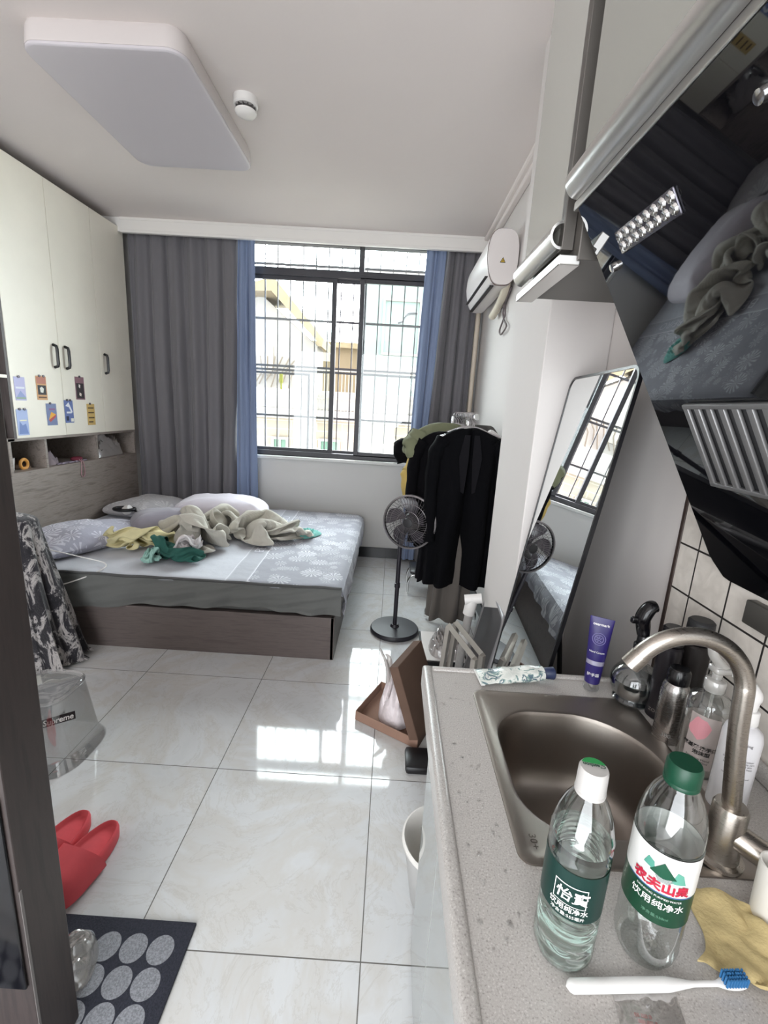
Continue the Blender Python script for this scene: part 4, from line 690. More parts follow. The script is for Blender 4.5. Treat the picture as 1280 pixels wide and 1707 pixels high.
-6,3,-5,3,5,-7,-7,1,0,-6,-3,2,-5,3,-2,-1,9,-1,-2,-3,-5,-4,3,-4,0,6,0,-2,5,-2,-4,5,2,-1,-1,6,-3,5,0,-5,-1,0,-3,-2,6,0,-2,6,-6,-4,2,-8,-1,-1,1,-1,8,-5,-4,5,-3,-4,8,-3,-7,4,-4,-7,4,-2,-6,4,-1,-6,-2,3,-2,-8,4,0,-6,7,-4,3,4,-4,-9,-3,-10,-3,80,26,-41,2,-8,2,-1,0,8,1,-6,6,6,-5,-4,2,-5,4,-2,-4,6,
6,1,4,0,5,3,0,5,3,8,3,0,-6,4,4,-4,-2,4,-4,6,6,-6,6,-2,-4,6,-4,-6,4,-5,-8,-4,1,-8,2,-2,2,6,-7,-7,1,-3,-6,-2,6,-6,-3,3,-5,-2,-7,-4,6,-2,-4,4,-2,-4,4,-2,2,-3,-5,0,3,-5,-2,7,0,-4,5,2,0,-4,6,0,0,6,-2,-1,6,-6,-3,2,-6,-4,-2,3,0,8,-4,-5,2,-5,-4,3,6,-3,5,0,-8,5,-2,-6,3,0,-6,2,2,-8,0,-2,-8,-4,1,
-4,-8,8,-4,-6,-5,-7,-4,66,28,-34,-1,-1,8,5,-6,4,4,-4,-2,4,-6,-1,4,-2,5,4,-2,6,4,2,7,1,6,4,3,7,-4,0,-1,9,3,6,3,-2,6,0,-3,7,1,-6,4,-4,-5,1,-6,-7,-2,-4,-7,6,-2,-7,4,7,-5,4,3,-8,0,-4,-8,3,0,-9,-4,1,-6,-7,-3,-6,2,-6,-4,6,1,-4,-4,-6,-3,3,-4,-3,5,-3,0,2,-4,-2,4,4,-2,5,0,0,-5,6,-2,2,8,6,-6,-2,
0,-2,6,-2,-2,6,-4,-6,2,-5,-5,1,-1,-3,7,7,-5,-3,2,-7,5,0,-8,0,3,-7,1,0,-7,-1,-2,-9,-2,2,-5,-8,3,0,-10,57,20,-18,4,3,-6,5,2,2,5,-5,2,7,-2,2,3,-6,3,6,-1,6,3,7,5,5,4,4,6,4,4,-2,6,-6,5,2,4,-4,5,-4,1,2,7,-4,4,-3,-6,5,-4,-6,4,0,-8,2,2,-8,5,-1,-8,3,-1,-9,3,0,-10,1,0,-11,-1,1,-10,-3,1,-9,-7,4,
-7,1,-2,-6,-2,-8,-5,1,-8,-4,7,2,1,-4,-5,-2,1,-6,4,6,-1,-8,-3,6,0,1,6,-4,-2,6,4,-4,5,4,-5,5,6,-4,2,-2,-3,6,-8,-2,0,3,-6,1,7,-5,1,3,-6,4,3,-8,-2,2,-7,3,-1,-7,-2,1,-6,-7,2,-2,-8,56,18,-22,4,2,-5,6,4,-2,6,2,3,8,0,4,8,-2,6,7,-2,4,7,-6,6,7,7,-1,-2,5,-9,4,6,-1,5,5,3,2,5,5,0,4,5,-4,3,6,-8,3,
4,-6,3,2,-8,3,2,-10,2,0,-10,2,0,-10,4,0,-10,2,0,-11,2,-2,-11,0,-1,-10,-8,0,-10,5,-7,-11,-1,-4,-9,-7,-5,-9,1,-3,3,-4,-10,6,5,-2,0,-3,-7,-8,-3,1,-4,-1,6,-6,2,4,2,-5,5,6,-1,3,0,-3,6,7,-3,4,-3,-6,4,-6,-4,2,4,-6,4,10,1,-2,4,-6,0,4,-7,2,4,-5,6,2,-7,-2,-2,-7,-2,56,15,-38,6,-1,4,10,1,0,10,1,-1,4,
-6,8,11,-1,0,10,0,1,5,7,-8,6,5,-2,6,2,5,4,4,7,-3,-2,8,-3,1,6,-5,3,4,-5,3,4,-4,4,4,-8,2,0,-4,5,6,-6,6,3,-9,3,1,-10,1,0,-9,6,1,-10,4,-1,-12,2,-1,-6,0,-11,-14,4,4,-13,2,-5,-13,-5,-5,-9,-7,-8,-3,-4,-10,4,2,-8,0,-2,-8,-4,-2,3,0,1,7,-7,-3,-2,-3,2,-5,-4,-3,5,6,-3,3,1,-5,6,7,-3,3,0,-6,4,-4,-6,2,
6,-2,2,-4,-6,6,4,-5,-1,8,-1,-1,6,0,-4,2,-5,-2,72,5,-26,4,-9,2,10,-3,4,11,0,0,9,2,-6,8,4,-2,10,2,0,8,1,4,2,-1,8,-4,0,8,-6,0,5,-3,0,5,-5,2,4,-5,4,0,-5,4,2,-4,6,0,2,-2,8,-6,5,4,-4,5,5,-6,4,6,-6,4,3,-9,4,2,-9,4,0,-8,1,-8,-12,3,3,-6,-1,-12,-14,4,1,-13,5,0,-13,0,-4,-6,-6,-10,-2,-3,-12,2,1,
-12,-6,-4,-3,-4,0,7,-4,2,-8,-5,-1,-6,1,-4,6,-4,-5,0,6,-2,3,4,-5,3,-5,-3,4,6,-4,0,-5,-4,4,2,-6,6,8,0,-3,0,-7,-2,5,-7,1,-1,4,-6,95,-11,-18,11,1,-4,10,0,2,10,0,0,10,0,1,7,0,4,1,0,7,-6,0,5,-6,3,1,-3,5,0,-3,-2,4,-3,3,5,-1,-3,5,-3,6,-2,-5,4,3,-6,4,3,2,-1,8,-5,5,2,-5,6,4,-1,0,8,-5,3,6,-6,3,4,
-8,4,4,-8,2,0,-6,0,-9,-9,3,5,-7,-1,-11,-12,2,-2,-12,6,5,-14,3,-2,0,1,-14,-1,-1,-14,-9,-5,-6,-4,-7,-5,-6,3,-7,-2,4,-8,-4,-4,2,-6,-6,2,3,0,7,5,-6,-5,-6,-4,4,6,-2,-2,6,-3,7,-8,-3,1,-2,-5,6,5,-4,4,3,-4,-6,0,-5,-6,126,-13,-14,8,-3,-6,8,0,4,8,0,-2,2,0,8,-4,0,4,-4,4,0,-4,4,-3,-5,4,1,-3,1,4,-5,3,
2,-4,2,5,-1,-5,5,-4,3,4,-4,6,-4,-2,-2,8,-2,3,6,-5,5,4,-4,6,4,-1,2,7,-2,7,0,-2,-1,7,-6,1,6,-5,2,5,-8,1,-1,-4,-2,-8,-7,3,7,-8,-2,-7,-10,1,-4,-12,6,4,-12,2,0,2,2,-14,2,1,-12,-4,1,-12,-6,-2,-10,-7,-2,-7,-8,-3,2,-3,1,-7,-8,-4,1,-1,-6,1,-1,-5,4,4,-2,5,8,-3,0,-6,-1,5,-4,-5,3,2,-6,7,4,-4,-4,-1,-3,
-8,143,-24,-19,8,0,1,6,2,2,-2,1,6,-4,-1,3,-5,3,-4,-5,2,-1,-4,2,1,-6,3,1,-6,3,1,-4,1,4,-6,3,-1,-4,2,6,-2,-4,6,-6,5,0,-2,2,6,-2,-1,8,-4,5,4,-4,5,5,-2,6,3,-1,6,4,-1,7,3,2,7,1,-4,2,6,0,-8,0,-4,-5,4,-6,1,3,-7,0,3,-9,0,-3,-8,-2,-5,-10,3,2,-12,1,0,0,2,-12,2,0,-12,-2,0,-12,-3,0,-10,-3,-2,-8,-8,
-1,-4,-7,-3,-2,-3,-2,-7,-6,-3,-1,-4,-3,6,0,-4,6,8,-1,2,-5,-3,4,-5,0,1,-2,-6,5,2,-8,0,162,-24,-24,3,-1,4,-3,1,5,-6,1,0,-3,-1,-7,-7,2,0,-7,1,-1,-6,1,1,-7,2,0,-6,2,0,-6,4,2,-6,2,3,-5,2,5,-1,-4,6,-5,3,6,-5,3,4,-3,8,1,-2,7,1,0,7,2,1,8,1,-4,3,5,-2,6,4,0,5,5,-1,6,5,0,-6,4,1,-6,1,-2,-5,5,-4,
-2,4,-4,-3,4,-6,0,4,-8,0,0,-10,0,-1,-9,0,-1,-4,0,-10,2,-1,-10,-1,-1,-10,-2,-2,-10,-2,-4,-8,-5,-2,-6,-5,-1,-5,-5,-3,-5,-4,-4,-4,-7,0,-4,-6,0,4,-4,-2,4,0,-5,6,-7,-1,-3,-1,-5,3,176,-23,-8,-6,0,4,-3,-2,-7,-7,0,-1,-8,0,-2,-8,-2,4,-6,0,-4,-6,2,-1,-6,2,1,-6,2,0,-6,4,1,-6,4,1,-5,2,4,-3,0,6,-4,6,2,-1,
8,0,0,8,0,-1,8,0,-1,7,0,-3,5,4,-4,6,4,0,7,3,-4,1,6,-2,4,7,-2,0,6,2,-6,3,2,-6,3,0,-6,6,-2,-3,4,-3,-3,5,-5,-3,4,-6,-2,3,-6,-1,0,-8,-2,0,-6,0,-6,0,-2,-8,-1,-3,-8,-5,-1,-6,-6,0,-4,-6,-2,-4,-5,-2,-4,-5,-4,-5,0,-4,-5,0,-6,-4,-2,-5,-4,-2,-3,-2,-6,-6,2,6,3,-8,153,-13,-6,-5,-6,6,-8,0,-2,-8,-2,-5,
-8,-1,5,-6,-3,-5,-6,2,1,-6,2,0,-6,2,1,-4,4,-1,-5,4,1,-5,4,-1,-4,5,1,-2,6,1,-2,7,2,-2,8,0,-1,7,0,-1,7,0,-3,8,2,-2,7,1,-3,7,3,-4,5,3,-3,5,4,-3,3,5,-4,1,7,0,-6,5,2,-6,4,0,-6,4,1,-6,6,-1,-4,5,0,-4,5,-2,-4,4,-4,-4,4,-4,-3,2,-6,-3,1,-6,-2,-1,-5,-2,-4,-5,-2,-4,-4,-2,-3,-6,-3,-3,-4,-5,-5,-3,-4,
-4,-5,-4,-3,-2,-5,-4,0,-5,-6,6,-3,-4,6,-1,-4,6,0,-4,127,-14,-20,-10,-2,0,-9,-3,4,-6,-1,-4,-4,-2,6,-5,-2,-4,-6,3,1,-5,3,0,-4,4,1,-3,5,0,-4,5,2,-3,5,0,-6,5,0,-2,6,2,-3,7,0,-1,7,0,-2,8,0,-1,8,0,3,7,4,-6,5,-2,-4,6,-2,-6,7,2,-4,6,2,-4,5,2,-4,6,3,-6,-2,6,1,-6,3,1,-5,6,0,-5,6,0,-5,6,0,-5,4,0,
-6,4,0,-6,3,0,-6,2,0,-4,2,-3,-6,2,-5,-4,0,-4,-4,-3,-4,-4,-4,-2,-3,-4,-3,-6,-1,-1,-5,-5,-2,-1,-6,0,-1,-7,2,6,-1,2,7,-2,3,3,-6,5,-1,-2,100,-43,-20,-6,-2,7,-6,-2,-3,0,2,6,-7,-4,0,-3,4,1,-4,4,1,0,6,0,-1,8,-2,-1,6,-4,-2,6,0,-3,6,2,-3,6,-2,-2,-2,6,-6,2,4,-4,6,3,-3,6,1,0,9,-2,-9,3,0,-2,8,1,-2,9,
-1,0,9,-2,-5,8,2,-7,2,2,-7,3,2,-5,-3,-6,-6,2,-2,0,-5,4,1,-5,4,1,-4,4,1,-6,4,1,-6,3,0,-6,4,-2,-5,4,-3,-3,5,-4,0,6,3,-6,-2,2,-6,-2,-2,-6,-4,0,-6,0,-2,-8,0,-2,-2,-6,-1,-2,-7,3,5,-5,2,6,-3,1,7,-1,3,7,0,-6,1,4,93,-62,-16,-5,-6,-2,-2,4,6,0,2,4,-1,6,2,-2,6,-4,1,5,-5,0,7,-3,0,8,-3,0,10,-1,-2,8,
2,-2,6,0,-4,6,3,-4,3,4,1,-5,5,-2,-3,6,-5,1,5,-8,0,3,-8,4,0,-6,7,1,-4,9,-1,1,10,-4,-5,8,0,-7,2,-8,-9,4,1,-6,5,5,-4,-3,-7,0,0,-8,-4,-4,-1,-4,-3,2,-2,-5,3,0,-4,3,2,-7,2,-4,1,6,-4,-1,6,-3,-4,5,-1,-6,5,-1,-7,2,-1,-8,1,2,-7,-1,6,1,-4,2,-2,-6,-6,0,-2,4,5,-2,4,3,4,5,6,1,5,4,-1,3,-4,-8,85,-70,
-18,0,2,4,-2,5,6,0,5,-4,0,8,-2,0,8,-2,2,8,-2,0,10,0,0,10,0,0,9,0,0,9,0,-3,6,4,-3,2,7,0,-5,3,-3,7,3,1,-7,3,-6,5,2,-6,-2,4,-6,-2,6,-6,-6,3,-10,2,2,-8,6,-1,-3,10,-1,-9,2,-7,-6,2,-10,-10,5,1,-7,5,3,-2,0,-10,3,0,-6,-4,-3,-6,-4,-2,-3,-6,-3,-1,-4,0,4,-4,-2,3,-4,-4,4,-3,-4,3,7,-4,6,-8,-2,4,-4,
-6,3,-4,-8,4,3,-7,-1,7,5,2,3,5,0,3,5,-3,5,4,-3,5,2,-4,6,0,-6,6,-2,-5,92,-70,-8,-2,6,0,6,3,6,0,8,2,2,7,-5,0,10,0,2,10,-2,0,10,0,0,10,0,1,8,4,-1,7,2,-4,5,5,0,-7,0,-2,-7,-3,-2,2,6,1,8,5,-4,-1,5,-5,-1,6,-6,-2,5,-6,-2,4,-7,-4,6,-9,-1,3,-11,-1,2,-12,0,-5,-7,2,-9,-6,2,-12,-10,6,2,-10,6,2,-2,
0,-10,5,1,-8,-3,-1,-8,-8,-2,0,-4,-2,-5,0,-2,7,-4,-4,0,-3,1,-6,-5,-3,0,4,-4,6,-8,-1,0,-6,-5,2,-2,-8,1,4,-4,4,2,7,-1,6,5,-2,6,0,-2,6,-2,-2,6,-4,-1,6,-4,-1,104,-40,0,2,6,-6,0,10,1,7,4,5,2,8,5,-1,10,1,-1,9,2,-2,9,0,-1,10,-1,1,-3,7,-5,5,2,-4,1,7,-2,-5,-5,4,-4,-4,-2,-2,-6,-4,0,6,-6,-2,4,-6,1,
4,2,-3,6,-7,-2,0,-7,-1,2,-4,-3,8,-6,-1,6,-9,-1,-4,-11,0,4,-9,0,-6,-9,0,-7,-10,9,3,-11,3,0,-5,0,-10,6,3,-10,0,1,-12,-5,2,-8,-7,-4,-1,-2,-4,7,-5,-3,-2,-2,0,-6,-3,-5,-1,2,-2,7,-6,-2,-4,-4,-6,-2,-5,-6,0,5,0,6,6,2,2,4,-2,6,4,-2,-4,7,-4,2,6,-4,-4,120,-7,-6,-1,10,2,0,9,-5,6,6,7,-4,8,2,-2,6,4,-2,
8,-1,-2,5,5,-3,7,4,2,-4,7,-7,0,3,-3,-6,2,-6,-6,-1,5,-2,-7,2,-2,-8,-8,-1,6,-5,-1,4,-7,0,0,3,-2,6,-1,-2,6,-8,-2,2,-4,-3,-3,-6,-1,2,0,-2,7,-6,0,8,-8,-2,-6,-10,-2,-1,-12,3,3,-8,7,2,-12,0,-2,-9,0,-9,-1,2,-13,2,2,-12,2,2,-10,-6,-2,-8,-6,-4,2,-4,-2,4,0,0,-6,-4,-4,0,-4,-6,1,0,-4,5,-3,-4,-6,-1,-6,2,
0,-1,7,6,-1,5,6,-2,2,3,-3,-6,6,-3,4,133,24,-13,-1,8,5,-1,7,-7,-6,5,0,-4,5,3,-1,3,4,1,4,6,-2,4,6,-2,3,6,-1,-9,6,-5,2,4,-4,-6,-6,-3,-7,2,-5,-5,-3,0,0,-9,-7,2,-2,0,-4,5,-1,0,5,-2,-2,6,-3,-1,5,-4,-1,6,-5,-1,-5,-5,-3,0,-5,0,2,-2,-4,6,2,0,6,-6,-1,4,-8,1,3,-10,0,3,-10,0,-2,-12,0,-2,-10,-1,-8,-4,
1,-12,3,2,-12,4,3,-11,-1,-1,-11,-9,-2,-2,-6,-4,2,-3,-2,-4,-2,-2,6,-2,-2,-6,-2,-6,0,0,-2,7,-4,-6,-4,4,-3,6,-2,-3,5,5,-4,0,6,-4,-1,145,53,-15,-4,5,3,-4,3,-1,-6,6,2,0,-7,0,0,3,6,0,3,10,-2,2,8,-6,-3,0,-6,-6,-2,-4,-5,6,1,-2,-7,-5,-5,-3,-4,-4,-3,-5,-5,-4,-6,2,1,-7,-2,0,-3,3,5,-1,1,5,-4,0,5,2,-4,
5,1,-3,4,-5,2,4,-4,-1,-1,-6,-3,3,5,-1,4,-4,-2,4,-7,0,0,-6,-1,2,-2,-3,6,-10,0,2,-12,-1,2,-10,-2,-8,-7,-1,-10,5,2,-11,2,2,-11,2,0,-11,-4,-2,-9,-6,-2,-4,-6,-4,0,-4,-4,0,-1,-2,8,-3,-4,-6,-4,-6,-1,-4,-4,2,-4,-5,5,2,-4,6,4,-3,4,158,76,-18,-4,4,0,-6,1,0,-5,1,5,-1,-10,0,1,0,10,-4,0,9,2,4,6,-6,-6,4,
-1,-6,-6,-8,-2,-3,-3,-14,-5,-5,-4,2,-6,-2,-1,-6,-2,3,-1,-2,-6,-5,0,3,-5,1,-5,-6,2,2,-3,2,5,-5,5,-1,-2,1,5,3,-3,4,2,-2,5,0,0,5,-3,-4,4,-5,2,3,-6,-1,0,-6,0,-1,2,-3,7,-4,-4,4,-9,0,0,-7,-4,6,-9,-4,-4,-9,-3,-6,-2,0,-11,-2,0,-11,4,-1,-8,2,-3,-8,-2,-4,-7,-3,-4,-5,-5,-4,-1,-5,-5,1,-4,-4,2,-5,-4,6,2,
-3,-7,-4,-7,-1,2,-4,6,151,93,-8,0,7,4,-6,-2,2,-4,-4,2,2,-8,0,-3,-4,8,4,4,8,-8,-5,2,-4,-6,6,-8,-5,1,0,-6,-5,-2,-9,-10,-7,-4,-1,-4,1,5,-7,-3,1,-6,-2,-1,-4,-1,-4,-6,1,2,-4,-1,-4,-4,4,-2,-4,4,0,-5,2,4,-5,3,2,0,4,6,0,5,4,-2,-2,6,6,-6,0,-2,-4,4,-5,1,2,-3,-2,6,-1,-4,6,-7,1,-6,-6,-3,4,0,-7,4,-8,
-6,0,-7,-4,0,-5,-2,-8,-6,-2,-6,-4,-2,-8,-2,-2,-6,-2,-6,-4,2,-6,-2,2,-6,-3,2,-6,-3,2,-3,-6,0,-4,-5,2,2,-7,0,-7,1,136,105,7,-8,-5,-5,-6,-4,1,6,6,5,0,-2,6,-4,-10,0,-2,-5,7,-5,-3,4,-1,-4,6,-8,-3,4,-2,-7,-2,-5,-5,-4,-1,-5,-8,-8,-2,3,-6,-1,1,-7,-1,0,-5,0,0,-6,-1,-1,-6,2,-1,-4,1,-4,-4,0,-4,-2,5,-2,
-1,5,0,-3,4,1,-3,4,5,-4,2,3,-5,0,5,0,-6,4,4,-5,3,0,-2,6,-2,-3,7,-6,0,1,-6,-1,-1,4,-5,6,-7,-3,-4,-7,-3,0,4,-7,2,-4,-6,-4,-2,1,-9,-1,-2,-7,1,-3,-7,0,-3,-5,2,-4,-6,2,-5,-5,2,-5,-4,1,-7,-2,1,-7,-2,0,-6,0,110,100,-2,-5,-8,2,5,3,6,5,4,5,-5,-3,0,-4,-8,2,-8,-4,3,-2,-2,5,-2,-2,5,-5,-2,5,-5,-4,-4,
-9,0,2,-3,-6,-4,0,-4,6,-5,-3,0,-7,-1,0,-7,0,0,-7,0,-2,-6,2,0,-6,0,-5,-4,0,-5,-3,2,-4,-2,5,1,-3,0,-5,0,7,0,-4,4,0,-4,4,2,-2,1,6,-2,-5,6,-2,-4,7,2,1,8,0,-8,-1,-1,-5,2,1,-6,5,-6,-2,-1,-8,0,-2,-1,-8,0,7,-2,-2,2,-8,0,-2,-6,-4,0,-4,-7,0,-6,-5,4,-4,-6,3,-4,-5,4,-2,-5,3,-4,-4,0,-6,1,0,2,-7,100,
82,0,-2,-1,8,2,3,6,-1,4,4,-5,-1,-4,-6,0,-6,-6,-5,2,-6,-2,4,-4,-2,6,2,4,4,-5,0,1,-5,-6,-1,-8,3,2,-4,-3,3,-1,-4,5,-5,0,-5,-4,-2,5,-6,-1,-4,-6,0,2,-2,-3,-6,-4,0,-3,-8,-4,-1,-6,-2,0,-4,2,-5,-2,5,-3,-4,3,-2,-4,4,-1,-6,4,1,-3,1,4,-1,3,6,0,-2,8,-2,-4,8,2,-5,6,0,-8,-2,4,-7,-4,-3,-6,2,-7,-2,-1,4,
-6,-1,6,-5,0,1,-7,-4,3,-5,-4,-2,-1,-8,4,-5,-2,6,-5,-3,4,-5,-3,2,-5,-3,2,-6,-3,-6,-2,-3,96,94,1,4,-4,2,0,2,6,-1,2,9,-9,-2,-1,-4,6,-2,-16,-3,-1,-2,7,-7,-5,-4,2,-1,5,4,0,4,5,-5,-9,-3,0,2,11,-5,-1,1,4,-5,3,-6,0,2,-4,0,-7,-3,-4,6,-5,-2,-6,-4,0,-4,-6,-2,-2,-6,-4,2,-4,-8,0,-8,-2,0,-8,-3,-2,-4,0,
-6,-4,5,-2,-6,4,0,-5,-3,-1,3,2,5,-8,3,0,-4,0,6,-2,-2,8,-2,-5,6,3,-7,3,4,-4,-7,1,-5,-5,4,-6,-1,6,-5,2,4,-6,0,-3,-4,-6,4,-6,-4,-1,-3,-7,4,-6,-3,5,-4,-2,5,-5,-2,0,-4,-4,-4,-4,-4,94,96,6,6,-5,-2,0,4,8,-6,5,4,-4,4,6,-8,5,2,-8,4,-7,-5,5,-5,-6,2,-3,1,3,5,3,3,4,-5,-3,2,-2,0,6,-2,-7,6,-4,-3,2,4,
-3,3,-6,-2,2,-4,0,-3,-4,-5,4,-6,1,-4,-5,-5,2,-1,-8,0,-1,-7,-4,-7,-6,0,-8,0,-5,-9,-4,-1,-7,-5,-3,-8,4,-3,-5,-3,-5,-5,-2,3,-2,6,4,-4,-4,1,2,3,5,-5,-5,0,-7,-3,3,-4,-6,3,3,-7,1,3,-7,-2,5,-5,-4,7,-1,-5,8,3,-2,4,-4,-4,4,-6,-5,2,-4,-5,2,-5,-5,0,-5,-3,-4,-5,-2,-1,-2,6,105,87,-6,-4,8,4,4,6,6,-5,8,4,
-8,6,0,-5,7,4,-2,2,-8,-2,1,-8,-4,2,7,-4,2,-6,-6,0,1,-4,-1,4,0,-1,6,-2,-4,8,0,-2,6,0,-3,4,1,-5,4,-5,2,2,-2,-4,4,2,-8,2,-8,2,3,-2,-9,1,2,-7,-5,-6,-7,1,-10,-3,-2,-6,-8,-2,-8,-8,-5,-10,-2,-1,-8,-4,-6,-6,-4,-4,-4,6,0,-6,-2,0,0,2,6,-5,-4,-2,-3,-2,5,-6,-2,-3,-6,-6,-2,-1,-6,-2,0,-8,-1,7,2,-3,8,3,
-4,6,0,-4,3,-5,-4,3,-4,-6,0,-6,-3,-2,-6,0,-3,-4,5,-3,-4,-5,126,98,-1,-3,10,4,-7,9,0,-3,9,4,1,6,8,-5,5,-6,-2,2,-7,-5,1,3,-3,-2,7,-5,0,-2,0,-2,-8,-7,-2,3,-3,-2,6,-2,-3,6,0,-3,6,4,-6,3,-2,0,7,-1,-2,6,3,-6,2,-2,-6,-4,0,-2,6,-5,0,4,-3,-6,4,-2,-8,1,-5,-8,-1,-8,-7,0,-7,-9,-4,-9,-8,-2,-9,-6,-6,-6,
-3,-8,-9,-1,2,-8,-4,-3,-5,-2,-7,-4,1,8,-7,-2,-1,-5,2,-5,-6,-4,-4,2,-7,4,-5,0,-6,-3,-6,-4,7,-4,-2,3,6,-4,4,3,-5,1,-6,-3,-1,-6,2,-2,-5,-4,-2,-6,0,-4,-5,0,144,120,0,-4,10,0,0,7,8,-4,8,2,-6,4,-4,-6,5,2,-3,-1,-4,-6,-2,-1,1,-2,6,-4,-4,5,-2,-2,-6,-4,-4,-5,-4,-2,7,-2,-3,6,-4,-3,6,6,-5,2,2,-3,4,-3,
-2,6,3,-3,6,1,-6,-3,1,-6,1,-2,0,7,-2,-5,2,-1,-7,0,-3,-6,-1,-6,-7,-1,-4,-8,0,-8,-8,-1,-6,-9,-2,-8,-7,-2,-8,-5,-3,-10,-5,-3,-8,-3,-4,-9,-3,-2,-9,0,-2,-7,2,-4,-7,4,-2,-1,-8,1,-6,-1,-4,-6,-3,-3,1,-7,-2,6,-1,-4,-2,7,-2,2,0,-6,-2,-6,2,-2,-5,2,-2,-6,1,-4,-4,-3]),
'yellow': (44, 30, [-672,1496,41,-6,-2,-7,0,0,-10,0,0,-8,-4,6,-6,-4,8,0,-2,6,5,0,6,-6,-7,4,0,1,4,7,-1,-8,0,-3,0,-8,-5,7,-2,-7,-5,0,-8,2,-2,-9,-3,4,3,-7,6,-5,-4,6,1,-6,7,0,-5,7,-2,-1,7,-2,0,7,-3,2,6,0,-2,6,1,-4,7,0,-2,7,-4,-3,6,6,-5,3,7,-4,1,5,4,-6,45,2,-48,-4,2,-8,-3,2,-9,-6,5,-3,-4,5,3,-4,8,-1,0,6,0,1,6,
-7,3,7,-1,0,5,6,-2,-10,2,-5,-6,0,-1,10,-2,-9,-6,0,-7,-2,-6,-10,0,0,-4,-6,8,0,-8,4,-2,-6,6,-4,-2,8,-3,-2,7,-3,-1,7,-3,-1,6,-1,-2,6,2,-4,5,-2,-3,7,4,-6,4,6,-5,2,4,8,-4,2,8,-2,52,-8,-47,-9,3,-4,-3,5,-7,-6,6,3,-1,6,-5,1,8,-4,5,4,3,1,5,-3,4,7,2,-1,4,8,-8,-5,4,-9,-2,-4,2,-5,-8,-8,-1,-2,-8,-6,1,
-9,-2,3,-9,-5,-1,-6,-2,7,-2,-6,6,-3,-6,6,-3,-3,6,-4,0,6,-2,-1,8,-2,-2,6,2,-5,5,4,-5,5,6,-5,0,6,4,-2,4,7,-2,8,-1,4,44,-1,-44,-7,2,-4,-5,6,-6,1,8,-2,3,6,-2,4,6,0,4,6,-1,4,6,3,0,3,6,-4,-1,8,-8,-4,-1,-10,-4,-3,-1,-6,-8,-9,-3,-4,-6,-5,6,-10,-3,0,-10,-4,2,-8,-3,2,-10,0,1,-4,-3,7,-2,-3,6,-2,-2,6,
-1,-2,8,3,-4,4,6,-4,4,5,5,2,7,2,6,4,-5,-7,8,1,5,5,8,0,42,-9,-44,-3,6,-7,2,6,4,2,5,-5,4,6,0,4,7,0,4,5,2,-7,0,6,-5,1,4,-3,-2,6,-8,-4,1,-5,-4,-7,-4,-6,-8,-10,-1,0,-8,-3,-4,-10,-4,2,-9,-2,0,-9,-2,2,-6,-2,5,-4,-3,6,-4,-1,7,0,-1,7,2,-1,7,5,4,2,5,-6,2,7,3,4,3,8,5,8,-3,-5,9,-4,2,1,2,11,52,-5,
-57,-3,3,8,4,8,-2,-5,4,6,4,6,0,2,6,2,-6,4,1,-3,5,5,-3,-8,2,-6,-7,0,-6,-4,-3,-8,-1,-5,-4,-5,-6,-5,0,-8,-11,-1,2,-9,-3,3,-9,-2,1,-7,-2,-2,-7,-2,4,-4,-2,6,-4,-1,5,0,0,7,6,1,5,6,4,5,-3,5,6,9,5,2,9,0,-1,9,0,5,9,-2,4,4,0,10,55,-7,-58,-2,3,8,-4,3,7,-4,5,3,-2,6,4,-4,6,0,-2,6,0,-6,-2,3,-7,1,-3,
-5,-7,1,-6,-4,-5,-7,-5,-2,-3,-5,-8,-2,-4,-8,-8,-2,-2,-8,-2,0,-9,-4,2,-7,0,4,-5,4,4,-3,-6,4,-2,-2,6,1,8,2,3,6,5,3,5,6,3,4,8,6,3,8,9,-1,5,9,-1,4,12,2,0,6,-1,8,51,-5,-62,1,0,8,-5,2,7,-5,5,3,-5,4,3,-4,5,3,-6,4,3,-7,0,0,-8,-2,-1,-6,-4,-4,-5,-3,-5,-7,-3,-3,-2,-5,-7,-6,-5,-6,-2,-8,3,-6,-4,0,-6,
-4,1,-8,-1,4,-4,2,5,-2,5,6,2,-6,5,-1,8,5,7,6,-3,3,6,5,5,4,8,4,6,4,6,3,9,8,-1,7,10,2,1,8,-2,5,34,-12,-64,6,4,4,1,2,9,-5,4,4,-8,3,-2,-6,5,2,-4,4,5,-8,2,0,-6,-2,-2,-8,-1,0,-8,-3,-4,0,-3,-8,-4,-3,-6,-6,-6,4,-8,-4,-2,-6,-4,-4,-7,-4,2,-1,0,7,2,-1,7,2,-2,6,3,-7,4,1,5,6,2,7,2,7,6,0,3,6,5,4,
2,9,4,8,4,4,3,9,8,-3,5,6,1,-8,32,-11,-58,0,-4,9,4,8,-1,-2,8,6,-8,3,0,-8,2,-4,-2,7,4,-8,2,0,-7,-1,-2,-7,-1,0,-7,-2,-4,-7,-2,-4,-6,-6,4,-1,-2,-8,-7,-4,2,-4,-6,4,0,-8,2,6,-6,2,1,-6,3,1,-2,7,-1,5,6,1,2,6,2,0,7,4,7,3,6,5,0,4,7,4,2,2,8,5,7,4,5,2,8,6,-9,-2,22,-8,-54,2,7,-6,-1,8,4,3,9,2,-8,
5,1,-6,3,-5,-6,1,-2,-3,5,4,-7,1,0,-8,-3,2,-8,-2,-6,-8,-1,3,3,-7,3,-7,-3,-4,-4,-7,1,-2,-6,5,0,-9,2,0,-8,2,6,-5,2,4,-6,2,-2,-1,6,0,1,7,4,6,4,2,2,7,4,7,4,8,4,-1,4,7,3,5,6,4,5,6,4,2,-1,8,11,-6,-61,5,8,-4,4,8,1,-5,5,2,-2,8,3,-5,2,-7,-6,0,-5,-6,2,3,-8,1,2,-6,0,3,-1,-7,6,-7,-2,3,-4,-8,4,-6,
